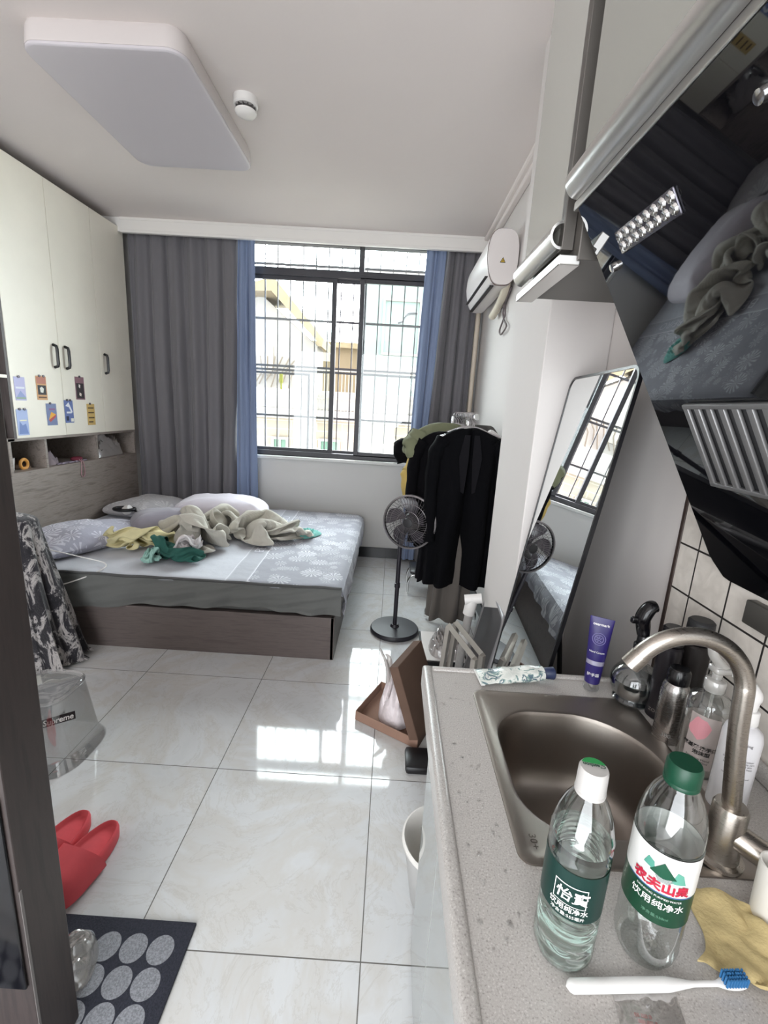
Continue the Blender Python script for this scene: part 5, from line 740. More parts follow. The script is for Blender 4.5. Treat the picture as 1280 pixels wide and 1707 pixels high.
-2,-6,-2,-10,1,-1,-6,5,-1,-8,2,-2,-8,3,4,-6,2,6,-4,3,5,-5,2,-1,-3,6,4,2,7,4,4,5,4,4,6,6,6,3,6,6,3,6,5,0,6,5,4,6,6,2,-6,10,-64,4,8,0,5,6,-3,3,4,4,-4,7,1,-6,1,-6,-7,0,-2,-5,0,6,-6,-1,4,-8,-1,4,-3,-6,4,-4,-8,4,-3,-10,4,-8,-1,-4,0,-8,0,2,-8,-1,-2,-9,-1,0,-6,3,6,0,7,3,0,7,3,-5,5,6,-5,1,5,
-6,-1,5,4,6,4,6,2,5,0,6,5,2,7,6,5,5,6,5,2,5,6,3,-15,24,-73,2,8,-1,0,7,3,8,1,0,-3,7,1,-6,4,-1,-3,-4,3,-6,3,5,-6,-2,4,-6,-4,4,-6,-5,6,-1,-10,2,-5,-5,-8,-2,-10,4,-2,-8,3,-2,-8,5,5,-8,-3,3,-8,0,0,-6,5,6,2,4,8,4,1,5,2,5,3,-8,-3,6,-2,3,2,8,2,5,2,6,5,0,7,5,-1,7,5,7,6,4,6,2,-18,28,-72,1,7,
-2,1,7,-1,2,7,1,6,3,4,-6,3,4,-6,-2,6,-6,-2,4,-6,-3,6,-6,-6,4,-2,-7,-6,-2,-10,2,-8,-6,2,-4,-4,9,1,-9,4,2,-9,3,3,-7,-7,6,-7,-3,-1,-5,-4,7,-3,5,6,5,1,5,4,2,6,0,4,0,-6,-4,3,2,8,4,3,6,6,5,6,4,-1,8,4,3,8,4,6,4,-14,30,-72,-2,6,2,2,3,-6,4,7,0,-5,-2,6,0,2,6,-5,0,6,-6,-4,4,-8,-4,0,-5,-6,4,-3,
4,8,-8,-7,3,-6,-8,2,8,-6,-5,0,-7,4,-2,-4,-6,2,-7,-4,0,-8,-5,6,-4,-1,4,-5,2,8,1,3,5,4,4,1,7,3,5,-6,0,5,-2,8,4,2,8,6,2,8,2,7,6,6,0,8,4,5,8,-13,30,-64,3,0,-8,-3,6,4,3,5,-2,-5,-1,4,-3,-6,3,-6,-4,3,-7,-2,5,-7,-2,5,-4,6,5,-4,-7,-1,-7,-5,2,-6,-6,8,9,-3,-4,2,-7,-4,-4,0,-7,2,-7,-3,-2,-7,2,6,0,
-6,0,-6,6,6,4,-2,8,4,2,7,0,4,-1,0,10,10,0,2,8,0,6,6,2,9,4,4,9,3,6,8,-3,10,2,0,14,-62,-2,6,4,-1,4,-6,-1,1,7,-6,1,3,-7,0,1,-7,-2,0,-6,-2,5,-8,-2,4,-2,-4,8,-5,-7,-2,-6,-5,0,-6,-2,6,6,-6,-2,-1,-8,-2,-4,-1,-8,2,-7,-1,2,-3,0,4,5,-3,2,-4,4,7,2,2,5,7,-2,7,3,6,8,-1,4,9,-1,4,9,2,6,8,2,8,4,2,
8,1,10,7,-3,8,3,-3,8,-72,0,4,6,-3,6,4,-7,2,0,-7,-1,2,-5,1,4,-8,-2,1,-8,-4,3,-6,-2,6,-4,-2,8,-6,-7,2,-4,-5,-2,2,-6,4,-1,-5,6,-5,-3,-4,-6,-6,-4,6,-6,1,6,0,-1,4,4,-2,5,-2,4,7,4,-2,2,-6,6,8,-1,4,8,1,4,10,3,6,6,6,4,6,8,4,5,9,0,6,6,2,3,4,8,-11,4,-78,-1,4,7,-4,6,5,-7,2,3,-9,0,1,-8,-2,0,-6,
2,5,-8,-2,0,-6,-1,7,-6,-3,5,-4,-4,6,-6,-6,3,-4,-8,0,3,-2,6,-7,-4,0,2,-6,2,6,-6,2,6,-2,0,7,0,0,7,6,-2,1,-7,5,6,-3,5,8,-2,2,9,2,4,7,9,2,5,8,-4,6,5,1,2,9,5,6,4,6,6,3,-4,-18,2,-72,5,8,2,-9,1,2,-6,5,3,-10,-1,1,-8,1,4,-8,0,3,-6,2,6,-7,-2,4,-7,-4,2,-6,-4,5,-4,-4,6,0,-4,8,0,-4,6,4,-6,4,4,
-6,0,6,-3,-2,6,-3,0,4,-3,6,6,-5,2,6,2,-6,6,-6,0,8,-2,2,2,8,4,4,6,4,6,8,2,7,5,-4,7,5,2,-2,6,6,6,0,-4,-9,12,-72,-9,3,0,-6,6,5,-8,1,-3,-9,2,3,-8,1,4,-7,1,5,-8,0,4,-6,0,6,-4,-3,7,-2,-5,7,0,-4,7,0,-4,7,2,-6,6,4,-6,4,2,-6,2,4,-8,1,7,-4,-3,7,-4,1,4,-2,5,7,-4,-2,5,-1,-8,8,-3,-1,4,3,5,4,7,
0,2,9,0,1,9,0,3,6,4,4,7,2,4,5,4,-8,14,-70,-10,4,-1,-8,3,-1,-8,1,0,-8,2,4,-8,1,5,0,0,9,-8,-1,3,-4,-2,6,-4,-4,7,0,-7,6,2,-7,3,-5,-8,3,2,-5,6,4,-3,5,4,-6,5,4,-5,4,7,-5,0,6,-3,0,7,-3,-3,7,-2,3,7,-2,-6,6,0,-4,8,-2,2,5,4,6,4,8,2,2,7,-2,2,7,-5,1,7,-1,5,5,3,-25,28,-61,-8,3,0,-8,1,2,-3,-4,6,
-8,4,1,-5,-4,5,-5,6,2,-6,-2,7,-3,-4,7,-3,-4,8,-2,-7,6,-1,-7,4,1,-10,2,2,-9,-2,0,-8,4,4,-7,5,8,2,0,8,0,1,8,0,1,8,-2,-1,4,-8,-4,6,7,-2,8,1,1,8,0,1,8,-1,4,8,-3,2,2,6,2,2,8,0,2,8,-2,0,4,-7,-34,37,-51,-8,1,2,-7,2,0,-2,-5,6,-7,2,2,-4,-7,4,-5,7,4,-5,-1,6,-3,-6,6,-1,-6,6,-2,-8,6,0,-8,6,2,-9,
2,2,-9,2,2,-10,-2,2,-8,0,8,-5,6,8,1,-2,6,2,-6,6,2,-6,8,0,-1,5,-6,4,7,2,-3,8,4,-1,6,-2,6,0,8,-1,8,2,2,4,8,1,4,2,6,0,8,0,-40,44,-57,-8,0,0,-5,2,5,-5,-2,5,-3,0,7,-5,-4,5,-4,-7,4,-6,-6,2,-7,-6,-2,-1,-7,6,0,-8,6,0,-8,4,8,-6,2,4,-8,2,6,-6,3,2,-9,1,1,-9,-2,9,0,0,6,4,-6,5,2,-4,5,-5,3,8,-1,
0,8,2,1,8,5,2,6,6,1,-4,7,-3,8,3,2,5,4,4,4,5,6,1,7,3,-42,54,-57,-4,-3,5,-2,-4,5,-6,-5,4,-3,-6,3,-7,-5,1,-6,-4,-1,-6,-8,1,-2,-6,6,0,-6,8,1,-6,6,-3,-8,-2,1,-11,-1,1,-7,5,2,-8,4,6,-4,-2,8,2,2,1,-5,-7,7,1,-5,8,0,0,6,6,4,7,-4,-2,9,2,1,6,5,1,8,7,2,-4,10,0,2,4,7,8,4,0,8,4,4,5,4,6,-37,44,
-55,-6,-4,0,-6,-4,2,-6,-5,2,-6,-5,2,-6,-6,1,-5,-6,4,-4,-6,5,-1,-4,8,0,-5,7,-4,-7,1,0,-6,6,-2,-8,3,3,-8,2,-3,-3,-7,6,-5,-1,8,5,3,0,-5,-6,7,1,-3,8,1,-1,9,1,1,3,3,7,9,4,2,6,6,-4,8,6,-2,5,6,6,-1,10,4,6,5,7,8,3,-2,4,6,7,-29,22,-52,-6,-4,2,-7,-2,4,-7,-2,1,-7,-4,2,-7,-4,3,-8,-2,4,-5,-6,2,4,-8,
4,-2,-6,5,-4,-7,3,-1,-5,4,-3,-6,4,4,-8,-1,-2,-5,3,4,3,-6,3,1,-6,7,-1,0,5,0,6,8,2,1,6,4,-3,8,4,2,5,4,7,4,8,-5,6,7,-4,7,7,2,7,6,2,6,6,6,4,5,6,5,-1,-8,-31,22,-37,-8,-4,3,-6,-4,2,-7,-5,4,-7,-5,2,-7,-4,2,-7,-2,4,-8,-4,3,4,-8,3,0,-6,4,-1,-7,4,-1,-5,4,-2,-4,4,-6,-6,2,4,-4,2,6,2,-4,2,4,-5,6,
-2,1,8,4,-3,8,2,1,6,2,5,6,8,-4,6,3,7,8,3,0,3,8,-3,2,10,-3,7,6,1,4,3,9,3,-1,-10,3,0,-6,-28,20,-30,-8,-4,0,-7,-4,5,-7,-4,2,-8,-5,3,-4,-3,8,-6,-4,5,-4,-6,6,-6,-6,1,-5,-4,-2,1,-4,6,0,-4,6,-4,-6,2,0,-2,6,6,-3,3,6,0,-1,8,0,-2,8,1,-1,6,4,-3,4,5,-4,7,3,4,7,4,-1,8,3,-6,3,3,9,7,6,0,4,8,-4,0,
8,-2,8,2,2,4,-2,-6,-1,0,-7,-33,18,-33,-8,-2,4,-8,-4,4,-6,-2,7,-8,-4,5,-6,-3,5,-8,-5,4,-6,-6,4,-6,-6,-1,-4,-4,4,-2,-6,4,2,-2,7,2,-2,7,6,-1,4,7,-2,-2,7,-1,-4,7,0,0,4,-3,-7,5,7,5,8,4,-2,8,0,-3,8,2,-4,4,0,7,4,7,-2,4,5,5,7,6,1,3,6,-2,4,6,-4,1,-5,-6,3,3,-5,-41,21,-35,-9,-3,4,-7,-2,7,-8,-2,3,
-9,-5,4,-7,-4,4,-7,-5,6,-4,-5,4,-4,-5,6,-1,-5,5,3,-5,5,6,-2,-3,-3,-2,7,7,-2,2,8,-1,0,8,-2,-1,6,-3,-4,4,-2,-7,8,-2,2,4,6,-4,8,6,-2,4,1,8,7,1,-6,1,8,3,8,1,-1,0,7,4,0,6,4,4,5,0,6,3,-4,4,2,-5,-44,20,-31,-8,-4,4,-10,0,1,-8,-4,4,-7,-4,5,-5,-6,5,-6,-5,3,-4,-5,5,2,-6,5,2,-6,3,0,-5,5,4,-1,-6,1,
-4,6,3,-7,-2,8,-4,1,6,3,-3,10,2,-2,8,-4,-3,4,-6,-6,9,0,0,7,2,3,0,10,-4,4,6,-4,4,6,0,4,6,1,4,6,2,6,0,4,-5,5,-2,-3,7,1,2,6,2,-32,13,-16,-10,1,0,-6,-8,0,-10,2,4,-8,-2,2,-6,-6,1,-6,-6,5,-2,-5,6,1,-7,5,3,-6,4,5,-6,5,5,-1,-8,3,-7,4,1,-5,-7,4,-8,-3,10,-3,-2,8,4,-4,7,4,-5,9,2,-2,9,-2,-1,7,-5,
0,2,9,-4,8,1,2,4,5,4,4,6,2,3,6,-2,1,6,-2,-1,6,4,-1,5,4,-3,4,-5,-41,15,-2,-9,2,1,-5,-8,0,-8,2,2,-8,-2,4,-6,-6,0,-6,-2,4,1,-6,3,3,-7,4,4,-6,3,6,-6,4,5,-7,-1,3,-8,-6,2,-5,-7,2,-2,-9,6,-7,-4,10,-2,-1,10,3,-4,6,4,-4,9,-3,0,5,7,-4,6,6,0,6,5,2,4,6,4,6,-3,4,4,5,5,0,8,2,-2,6,2,-2,7,2,-6,5,1,
-45,10,-2,-7,-1,-6,-4,1,8,-7,-1,4,-7,-3,2,-6,-6,2,-2,-7,-4,-3,-7,-5,1,-8,3,5,-6,2,8,-3,2,9,-4,0,-2,-3,-9,7,-6,-3,5,-6,-5,2,0,-9,6,-8,-4,11,-1,0,9,3,0,6,8,-4,8,-2,4,6,6,4,5,6,0,-1,8,-2,6,2,4,4,4,6,-2,6,2,-2,8,2,0,8,4,-6,6,3,-45,-3,3,-8,2,0,-5,-5,-4,-8,0,-3,-8,2,-2,0,-8,3,4,-4,5,-1,-7,-4,
1,-3,7,4,-4,-6,4,-7,-2,8,-1,1,2,-5,-8,-1,-5,-7,9,-2,2,4,-6,-6,2,-2,-9,8,-4,-2,10,3,-1,8,3,2,5,4,2,6,6,4,5,6,-1,4,8,3,-4,6,4,6,4,5,-9,2,1,-4,8,4,3,9,0,0,9,0,-40,3,6,-3,-7,-4,-9,0,-2,-8,-1,-4,-4,-7,0,0,-7,2,2,-7,4,2,-6,4,2,-1,8,2,-7,-4,0,4,-6,0,-5,-6,2,-5,-6,6,-4,-4,8,-2,0,2,-6,-6,6,-4,
0,3,3,-6,9,2,0,8,3,-1,1,4,7,5,6,2,5,8,-2,6,7,-1,5,7,5,-6,5,6,-6,4,4,-10,3,-2,-1,8,4,1,9,-2,-18,0,3,-8,-2,-3,-7,-4,-4,-5,-7,0,-5,-7,-1,-2,-5,7,-1,-2,8,-2,-6,4,6,-6,2,2,-6,0,1,2,-8,-1,-2,-6,4,-6,-4,2,1,-8,6,-3,-4,8,-4,0,4,-4,4,6,2,-4,0,6,-6,8,4,4,6,6,0,0,6,6,5,6,4,6,8,-2,2,8,-2,-2,6,
8,-9,3,-2,-6,1,-6,-8,-1,1,-4,9,1,0,-6,6,-8,-3,3,-7,-1,-7,-5,-8,2,-6,-6,-2,-3,-6,6,0,-2,8,-1,-3,7,1,-5,-6,6,-3,2,3,-7,1,2,0,-6,-3,6,-4,5,-2,-4,8,-1,-4,2,-7,4,8,1,0,6,3,-6,-2,8,-4,2,6,-6,6,4,-2,8,4,1,2,6,4,-4,8,1,0,6,6,2,8,3,-10,2,0,-7,-2,-5,1,-4,-7,-7,-3,4,-1,-1,6,-4,-6,7,-7,-2,-7,-7,-4,
-4,-1,-9,3,1,-3,8,1,-2,8,-3,6,2,0,-4,6,2,-4,4,5,-1,-4,5,-4,-2,-2,6,-4,2,3,-7,1,-8,3,7,-2,0,8,2,-2,7,2,-5,1,6,-6,2,6,-6,-2,6,-5,6,4,-2,8,4,0,0,4,8,-5,6,0,-7,4,0,-4,6,4,-7,-2,-5,-1,-6,-7,-7,-4,4,-7,-4,5,8,-8,2,-8,-4,-7,-1,-6,6,-1,4,8,2,-4,7,-4,5,4,2,1,7,-3,0,7,5,-5,-2,3,-5,5,6,-2,-4,1,
0,-7,4,1,-7,-4,-3,-7,-4,-4,-7,7,-4,-2,3,9,1,2,8,-1,4,7,-1,4,5,-5,2,3,-6,6,4,1,6,4,4,-2,4,6,-8,4,-3,-5,4,0,-5,-4,-4,-6,2,-4,-6,-4,5,5,-18,0,0,-10,-5,-1,-2,10,-2,2,8,-1,8,7,-7,4,3,2,0,8,-4,4,4,4,-3,2,-1,-5,6,6,-4,0,1,-2,-8,-4,0,-6,2,-2,-8,-4,-4,-7,7,-5,-3,-2,-4,-8,7,7,-2,2,8,0,0,8,2,4,1,
-7,2,5,5,4,6,-2,4,0,-5,7,4,2,1,6,4,-4,6,-1,-8,2,-2,-6,-1,4,-9,1,0]),
'green': (46, 28, [-370,1655,4,8,1,0,8,-3,5,8,-2,1,0,-5,-6,6,-6,0,4,-6,1,4,-6,1,-1,-6,4,-3,-2,7,-1,-4,6,0,-2,7,-3,2,7,-4,4,6,4,6,3,3,8,0,3,5,-4,-2,2,-8,2,7,2,-4,6,4,3,6,-1,-1,2,-7,4,4,-4,-2,-2,-6,-8,0,1,3,-1,-6,6,1,-3,5,1,-4,-35,-3,-6,6,0,6,9,-2,0,4,-3,-6,4,-6,4,4,-6,1,4,-5,-2,4,-6,1,0,-7,2,-1,-7,5,-1,
0,7,-4,2,8,-3,2,6,-9,2,1,-2,6,6,4,6,-4,2,9,2,-2,3,-7,3,6,-4,-1,6,4,-1,6,3,4,5,-4,-1,-1,-7,5,2,-5,-7,0,-2,0,-4,-6,6,1,-2,3,-5,-4,-29,4,2,7,0,-3,8,-2,0,5,-6,2,5,-5,2,4,-6,1,3,-7,1,1,-6,2,-1,-7,3,-6,-5,-3,-3,-2,7,-5,-3,8,2,9,1,-4,8,4,-8,1,4,2,9,2,2,8,-1,2,5,-5,-2,3,-8,2,6,1,-2,6,5,4,5,
0,2,1,-8,7,2,-2,-1,-4,-6,-6,-3,-4,4,-4,-4,8,-1,-2,-32,7,2,8,-3,2,5,-5,2,5,-5,2,4,-6,1,2,-7,1,2,-7,2,0,-8,-3,0,-6,-5,-4,2,8,-4,-2,7,-7,-4,5,1,9,1,0,9,-3,-6,4,6,-2,7,6,3,8,-4,3,7,-4,-4,-2,-6,4,6,-4,1,6,4,3,6,4,6,2,-4,2,-4,-7,3,0,-6,-5,-4,-5,6,-4,-4,5,-1,5,-36,5,5,6,-4,2,5,-6,0,4,-6,2,2,
-7,0,2,-7,-1,2,-6,-3,2,-6,-6,-2,-4,6,-4,-8,4,-6,2,6,0,8,2,-2,6,7,-2,7,-7,-1,7,4,-1,7,5,3,9,1,-1,0,-6,0,4,-6,3,4,-3,5,6,-1,2,5,6,6,1,-4,7,-2,-4,-5,-2,-6,2,-4,-8,6,-4,4,8,-2,-2,-46,0,-2,4,-5,4,1,-5,7,3,-6,1,4,-8,-1,2,-6,-3,2,-6,-5,0,-8,0,0,-4,7,0,6,4,-8,-1,5,-3,5,7,-1,8,2,1,7,-4,1,7,-1,
4,6,1,-5,4,6,5,6,-2,-2,4,-6,2,5,-4,6,4,2,5,5,-5,5,-5,-4,6,5,1,-2,-2,-8,7,-4,-4,4,-4,7,9,-2,0,-61,-7,-7,3,-5,5,4,-6,-3,4,-8,1,0,-7,3,4,-6,-5,2,-7,-1,-1,-6,6,1,2,8,2,7,-2,0,4,6,-6,4,6,-4,4,4,4,7,2,2,8,0,0,2,-8,-2,6,4,3,8,4,4,4,-4,3,6,-4,0,-2,-8,4,2,-6,8,3,-2,6,7,3,6,-4,-4,7,-4,-4,1,
-2,8,2,-4,-7,-69,-16,-2,5,-7,0,4,-7,0,3,-6,3,2,-8,-3,3,-6,0,3,-2,6,-1,-4,7,3,6,4,3,6,-4,3,6,3,-7,2,4,-2,5,5,0,6,5,2,7,-2,0,4,-8,4,8,1,-2,6,6,5,4,-5,3,6,-4,6,2,-6,0,0,-8,8,2,-4,8,3,0,8,1,0,6,-4,6,6,-3,4,0,-7,0,-84,-27,-11,6,-7,1,4,-6,4,4,-5,-4,2,-7,0,4,-3,6,4,-3,6,4,5,-2,-1,3,6,3,6,
2,4,5,-5,1,5,5,-1,4,6,-7,4,0,-2,8,2,3,7,-1,3,9,-3,3,7,-2,0,-1,-8,6,4,-4,2,8,2,7,2,-3,5,3,-7,8,2,2,5,-3,4,7,-2,4,1,-8,2,3,-6,4,-86,-38,-16,6,-6,2,6,-6,-1,4,0,6,4,-7,1,5,2,4,5,-1,4,1,2,-6,5,3,0,2,5,2,-2,4,6,0,7,2,4,5,-4,-4,8,2,-6,6,0,0,8,2,4,7,-4,0,9,0,7,4,-4,0,2,-8,5,4,-3,6,4,-1,
6,5,2,6,0,4,6,-3,5,4,-5,4,1,-7,1,1,-8,-2,-82,-50,-16,6,-5,2,5,3,6,5,-6,1,4,-2,5,6,2,4,6,2,2,5,3,-4,1,3,-6,0,4,6,-2,6,4,4,6,-6,0,8,2,2,8,-4,-1,8,2,-7,6,-1,0,10,1,5,4,-6,1,7,4,1,3,-7,5,4,-3,6,4,3,4,-2,7,6,3,0,5,-4,5,3,-6,3,0,-7,-3,2,-8,1,-79,-58,-14,8,-3,2,6,1,4,5,-1,4,6,3,2,6,2,-2,
4,2,5,4,4,-3,0,2,-6,4,6,0,-5,4,4,1,8,2,4,6,-8,-4,9,3,2,7,-6,-1,9,-2,-1,7,1,-4,6,6,2,7,0,4,5,-2,4,3,-5,6,3,3,4,0,6,4,-2,5,4,-5,4,2,-7,2,1,-8,-3,0,-8,0,-69,-57,-12,6,-1,-4,8,1,3,4,-1,6,6,2,-1,4,2,4,4,4,-1,4,2,-5,0,5,4,1,5,-6,3,8,-1,-6,6,3,2,5,-8,0,9,0,-2,8,2,0,8,4,-4,4,-6,0,8,0,2,
6,0,4,6,0,4,4,2,4,1,4,4,-2,6,3,-3,6,3,-8,-2,2,-5,6,2,-9,0,-1,-8,-2,-59,-50,-16,2,-6,2,6,2,4,6,4,1,6,2,-1,4,-3,-4,4,5,0,0,4,4,2,6,-2,2,8,2,-2,2,-8,-1,9,-2,1,7,6,-3,6,-6,-2,6,6,-1,7,-4,0,5,6,1,8,0,1,5,0,2,6,-2,4,6,-2,3,-1,6,3,-3,6,4,-7,-2,3,-5,6,3,-8,-4,-1,-7,6,0,-10,1,-53,-54,-14,4,
6,3,5,4,-3,5,2,-3,4,-5,-4,4,5,1,2,5,0,2,5,4,1,8,4,1,-1,-9,-2,7,4,1,9,2,-1,5,-7,-2,6,5,-3,8,-2,0,6,4,1,6,0,0,2,-6,0,6,2,2,6,-2,3,4,5,3,0,7,4,-7,-2,4,-3,8,3,-8,-4,3,-9,-3,2,-9,1,-3,-8,5,-49,-44,-17,-1,2,6,5,0,-4,5,3,-4,5,3,4,3,5,-4,2,3,6,2,5,4,3,3,-7,0,6,-3,2,8,0,-3,4,6,-1,6,-6,-2,
6,4,-2,4,6,0,8,-1,0,6,-2,0,2,-7,1,6,1,3,4,5,2,4,6,4,-7,2,6,-2,6,1,-7,-6,3,-8,0,2,-10,0,4,-6,-4,4,-8,0,-60,-44,-8,2,6,-3,5,6,1,3,3,6,5,3,-4,4,5,2,4,4,-2,4,5,2,5,4,3,-4,1,-6,2,5,5,-3,4,-6,-2,6,0,-1,5,6,3,4,-4,1,6,-2,-4,5,0,-2,6,4,0,6,2,4,3,6,6,-5,2,2,-2,6,6,-5,4,0,-5,-8,2,-8,-4,4,
-8,-2,4,-8,2,4,-7,2,-54,-27,-10,-7,-2,1,1,6,-5,6,4,1,5,4,1,5,4,1,4,4,2,6,4,2,4,-2,5,2,6,-4,-3,6,-2,-3,-4,-4,-3,6,-2,1,8,0,1,6,0,1,6,2,3,0,6,1,6,3,-4,4,3,2,4,5,5,-6,-1,6,-5,0,5,-5,4,6,-4,-5,-6,-6,-1,2,-7,-2,4,-7,1,4,-6,1,-48,-30,-2,-2,6,0,-6,4,-3,6,4,1,8,-2,-2,1,6,1,5,4,2,6,0,-3,-2,
6,2,6,2,2,4,6,-2,-8,0,-2,-2,6,-2,4,5,-2,-4,5,0,-2,6,0,2,6,4,4,-1,4,1,3,6,1,4,6,6,-4,-2,2,-7,-3,6,-5,-1,7,1,4,-4,-7,-1,4,-6,-3,-3,-7,1,2,-7,-1,-50,-30,-14,8,0,3,-7,3,3,3,6,7,8,3,0,6,1,-5,3,5,4,6,2,-2,-2,6,2,-1,6,2,2,5,-5,2,7,1,2,2,-6,-4,3,4,2,6,-2,-6,1,0,-4,6,2,3,4,4,5,0,5,2,0,7,6,
-4,0,2,-6,-4,6,-2,1,6,4,3,3,-7,-1,3,-7,-1,-2,-6,1,4,-4,-3,-60,-37,-10,8,-5,-2,-2,5,6,6,5,4,6,0,-5,4,6,2,6,4,1,6,4,0,0,7,0,0,7,2,-2,6,-2,6,2,-5,2,6,-4,-2,6,1,-6,2,4,-2,5,-2,-4,4,4,-5,4,3,5,1,5,4,-5,1,4,-3,4,4,-6,-1,6,4,2,5,-1,4,5,-5,0,4,-6,0,4,-6,0,-2,-6,-2,-62,-45,-21,8,-1,5,7,5,2,6,
5,4,7,3,-4,4,7,1,4,4,-6,1,6,-3,1,6,0,0,6,2,1,4,6,-2,8,0,7,2,-4,-6,5,0,0,7,3,-8,0,-1,-6,2,0,-2,4,6,1,3,6,6,-3,4,1,-7,0,6,3,3,4,-3,3,6,-3,4,5,-4,1,5,-6,1,4,-5,0,3,-5,0,-55,-42,-40,8,-2,5,7,2,5,6,4,6,6,4,2,5,6,0,-2,9,-1,4,3,-7,1,6,-2,1,7,0,-2,7,2,-1,4,6,1,8,-4,-8,0,0,4,5,5,-7,3,0,
-9,-2,-1,2,2,6,-4,2,6,3,0,6,5,-4,4,3,-6,-4,5,-2,4,4,-3,5,2,-5,-5,5,-4,-2,3,-4,5,4,-5,3,-37,-39,-48,7,5,4,4,5,6,7,1,4,7,1,6,-4,5,-5,4,4,6,1,8,-1,-1,7,-4,6,5,-2,0,8,0,-3,4,8,-3,8,0,-8,-2,-1,1,7,6,-7,2,1,-4,-7,-3,-8,3,5,4,-2,8,-1,1,6,6,-5,3,2,-6,-4,6,-4,-1,1,-2,8,7,-2,0,-1,-5,-5,4,-4,
-5,6,-3,1,-28,-32,-33,10,2,-1,3,5,7,5,4,-6,6,2,6,-4,5,-4,-1,5,6,7,3,4,-4,8,0,2,6,-2,4,8,0,0,7,5,-8,1,3,-7,3,4,-6,1,-8,-1,0,10,-6,-2,3,-8,-3,0,-1,1,9,7,-5,1,1,-3,7,6,-4,0,-1,-6,-6,8,-2,-1,2,-2,7,8,-4,0,2,-3,-6,1,-4,-6,-19,-29,-28,4,7,2,6,3,-5,8,4,-1,5,6,4,-5,4,-2,-4,6,2,6,4,4,1,6,6,-5,
6,2,6,6,0,-1,6,6,-9,-2,1,-4,2,-7,-6,2,6,-8,-3,-2,-4,-3,6,0,-1,8,-8,-3,1,4,-3,7,6,-5,0,3,-3,6,6,-3,-2,1,-4,-7,6,-3,5,7,-3,0,7,-2,-2,2,-2,-7,-22,-19,-37,5,-1,7,4,8,1,8,0,-4,3,6,6,0,7,-2,-3,6,0,3,5,-3,0,8,4,2,4,7,2,2,8,-8,2,-4,-8,-2,0,-4,6,6,-6,-3,-6,-1,-2,9,-5,-3,6,-6,-4,-3,-5,-3,4,0,-3,
8,5,-4,4,6,-3,-4,5,-5,4,7,-2,-2,4,0,-8,8,0,-1,0,-8,5,8,-2,0,-20,-10,-44,5,0,5,2,4,7,5,1,-3,0,6,3,2,7,3,2,6,1,3,6,-2,3,6,-3,3,6,5,-7,-3,5,-6,0,6,-2,9,3,-7,-6,-4,-7,-1,3,-8,-3,-1,3,-4,8,-5,-1,4,-4,-6,-2,-4,-5,5,4,-4,5,8,-2,-2,8,-4,0,4,2,-8,6,-4,2,6,0,-6,6,-5,4,3,-6,5,-19,4,-47,4,-1,6,2,
-2,6,4,2,4,2,6,0,3,4,4,3,7,0,3,6,-2,3,5,-2,-4,2,6,-2,1,8,-1,7,4,-8,-2,2,-7,-4,-1,-7,-3,-4,-6,-3,3,-5,-4,4,4,-1,5,-4,-5,3,-4,-4,-5,0,-6,5,8,-3,-1,6,1,-5,6,-4,2,6,1,-7,4,-6,4,8,-3,-1,-2,-6,6,-12,12,-46,0,-3,6,6,0,4,4,4,2,4,2,6,2,5,4,3,6,0,3,5,-4,1,5,4,1,4,6,0,5,4,-6,-1,5,-8,-3,1,-5,
-3,-4,-6,-2,4,-6,-4,2,-3,0,-7,-5,-4,3,3,-4,4,-4,-6,-2,-4,-6,-1,6,-4,1,8,-2,0,6,4,-6,4,-8,4,8,0,-2,-2,-8,4,7,5,-3,-13,7,-37,3,0,6,3,6,0,6,-2,4,2,5,3,3,-1,6,4,5,3,3,5,-2,2,6,4,2,4,4,-2,2,7,-6,-2,3,-6,-1,-2,-6,-3,3,-6,-4,-1,-5,2,-6,-3,-5,4,-4,-2,-4,-2,-6,2,-6,1,-6,-2,-8,0,8,-1,2,7,-1,-1,4,
-8,1,8,1,-2,-3,-7,4,8,3,0,6,-3,4,-14,8,-32,4,4,-4,5,5,2,4,5,2,4,-4,4,3,0,6,3,2,6,5,4,1,2,5,4,2,5,3,-2,2,6,-6,-2,4,-5,0,-5,-6,-4,2,-6,0,-4,-5,-2,-3,-6,-3,-1,-2,-6,3,-4,3,-6,-4,-5,-2,-3,-6,-2,3,-5,5,8,1,-3,8,-2,1,0,-7,2,6,6,3,8,-4,0,-6,-6,4,-2,13,-33,2,-1,7,6,6,2,4,2,-6,6,4,1,4,0,7,3,
-2,5,3,0,7,2,6,0,2,4,5,-3,0,5,-7,-2,1,-6,-1,3,-3,0,-7,-7,-1,-1,-5,-3,2,-5,-3,-1,-2,1,-6,-4,-2,-5,-4,-5,0,-4,-6,-2,0,-6,4,6,1,4,4,0,-6,7,3,2,1,-6,6,9,-2,0,0,1,8,-3,5,-29,7,2,1,5,5,-1,4,6,3,4,-3,-5,6,3,2,2,-3,6,3,0,7,3,5,2,0,2,6,-6,-1,4,-5,-1,4,-7,-1,-2,-7,-1,1,-1,1,-7,-7,-2,0,-5,1,-4,
-4,-5,0,-6,0,-5,-2,-2,-6,-2,-6,2,0,-6,4,4,-2,5,6,3,-4,7,3,2,-3,-8,2,2,0,8,7,0,2,3,13,-18,2,7,1,8,0,0,5,-6,-2,6,-2,-5,6,2,-2,5,4,2,2,2,6,-2,-5,6,-1,1,6,-3,2,6,-7,0,-2,-7,-2,3,-8,0,-1,-6,0,-2,-2,1,-8,-4,3,-4,-5,-4,0,-4,2,-6,-3,-5,-2,-2,-6,3,0,-7,1,3,-2,6,7,2,-4,6,4,3,-2,-6,6,-4,-6,5,4,
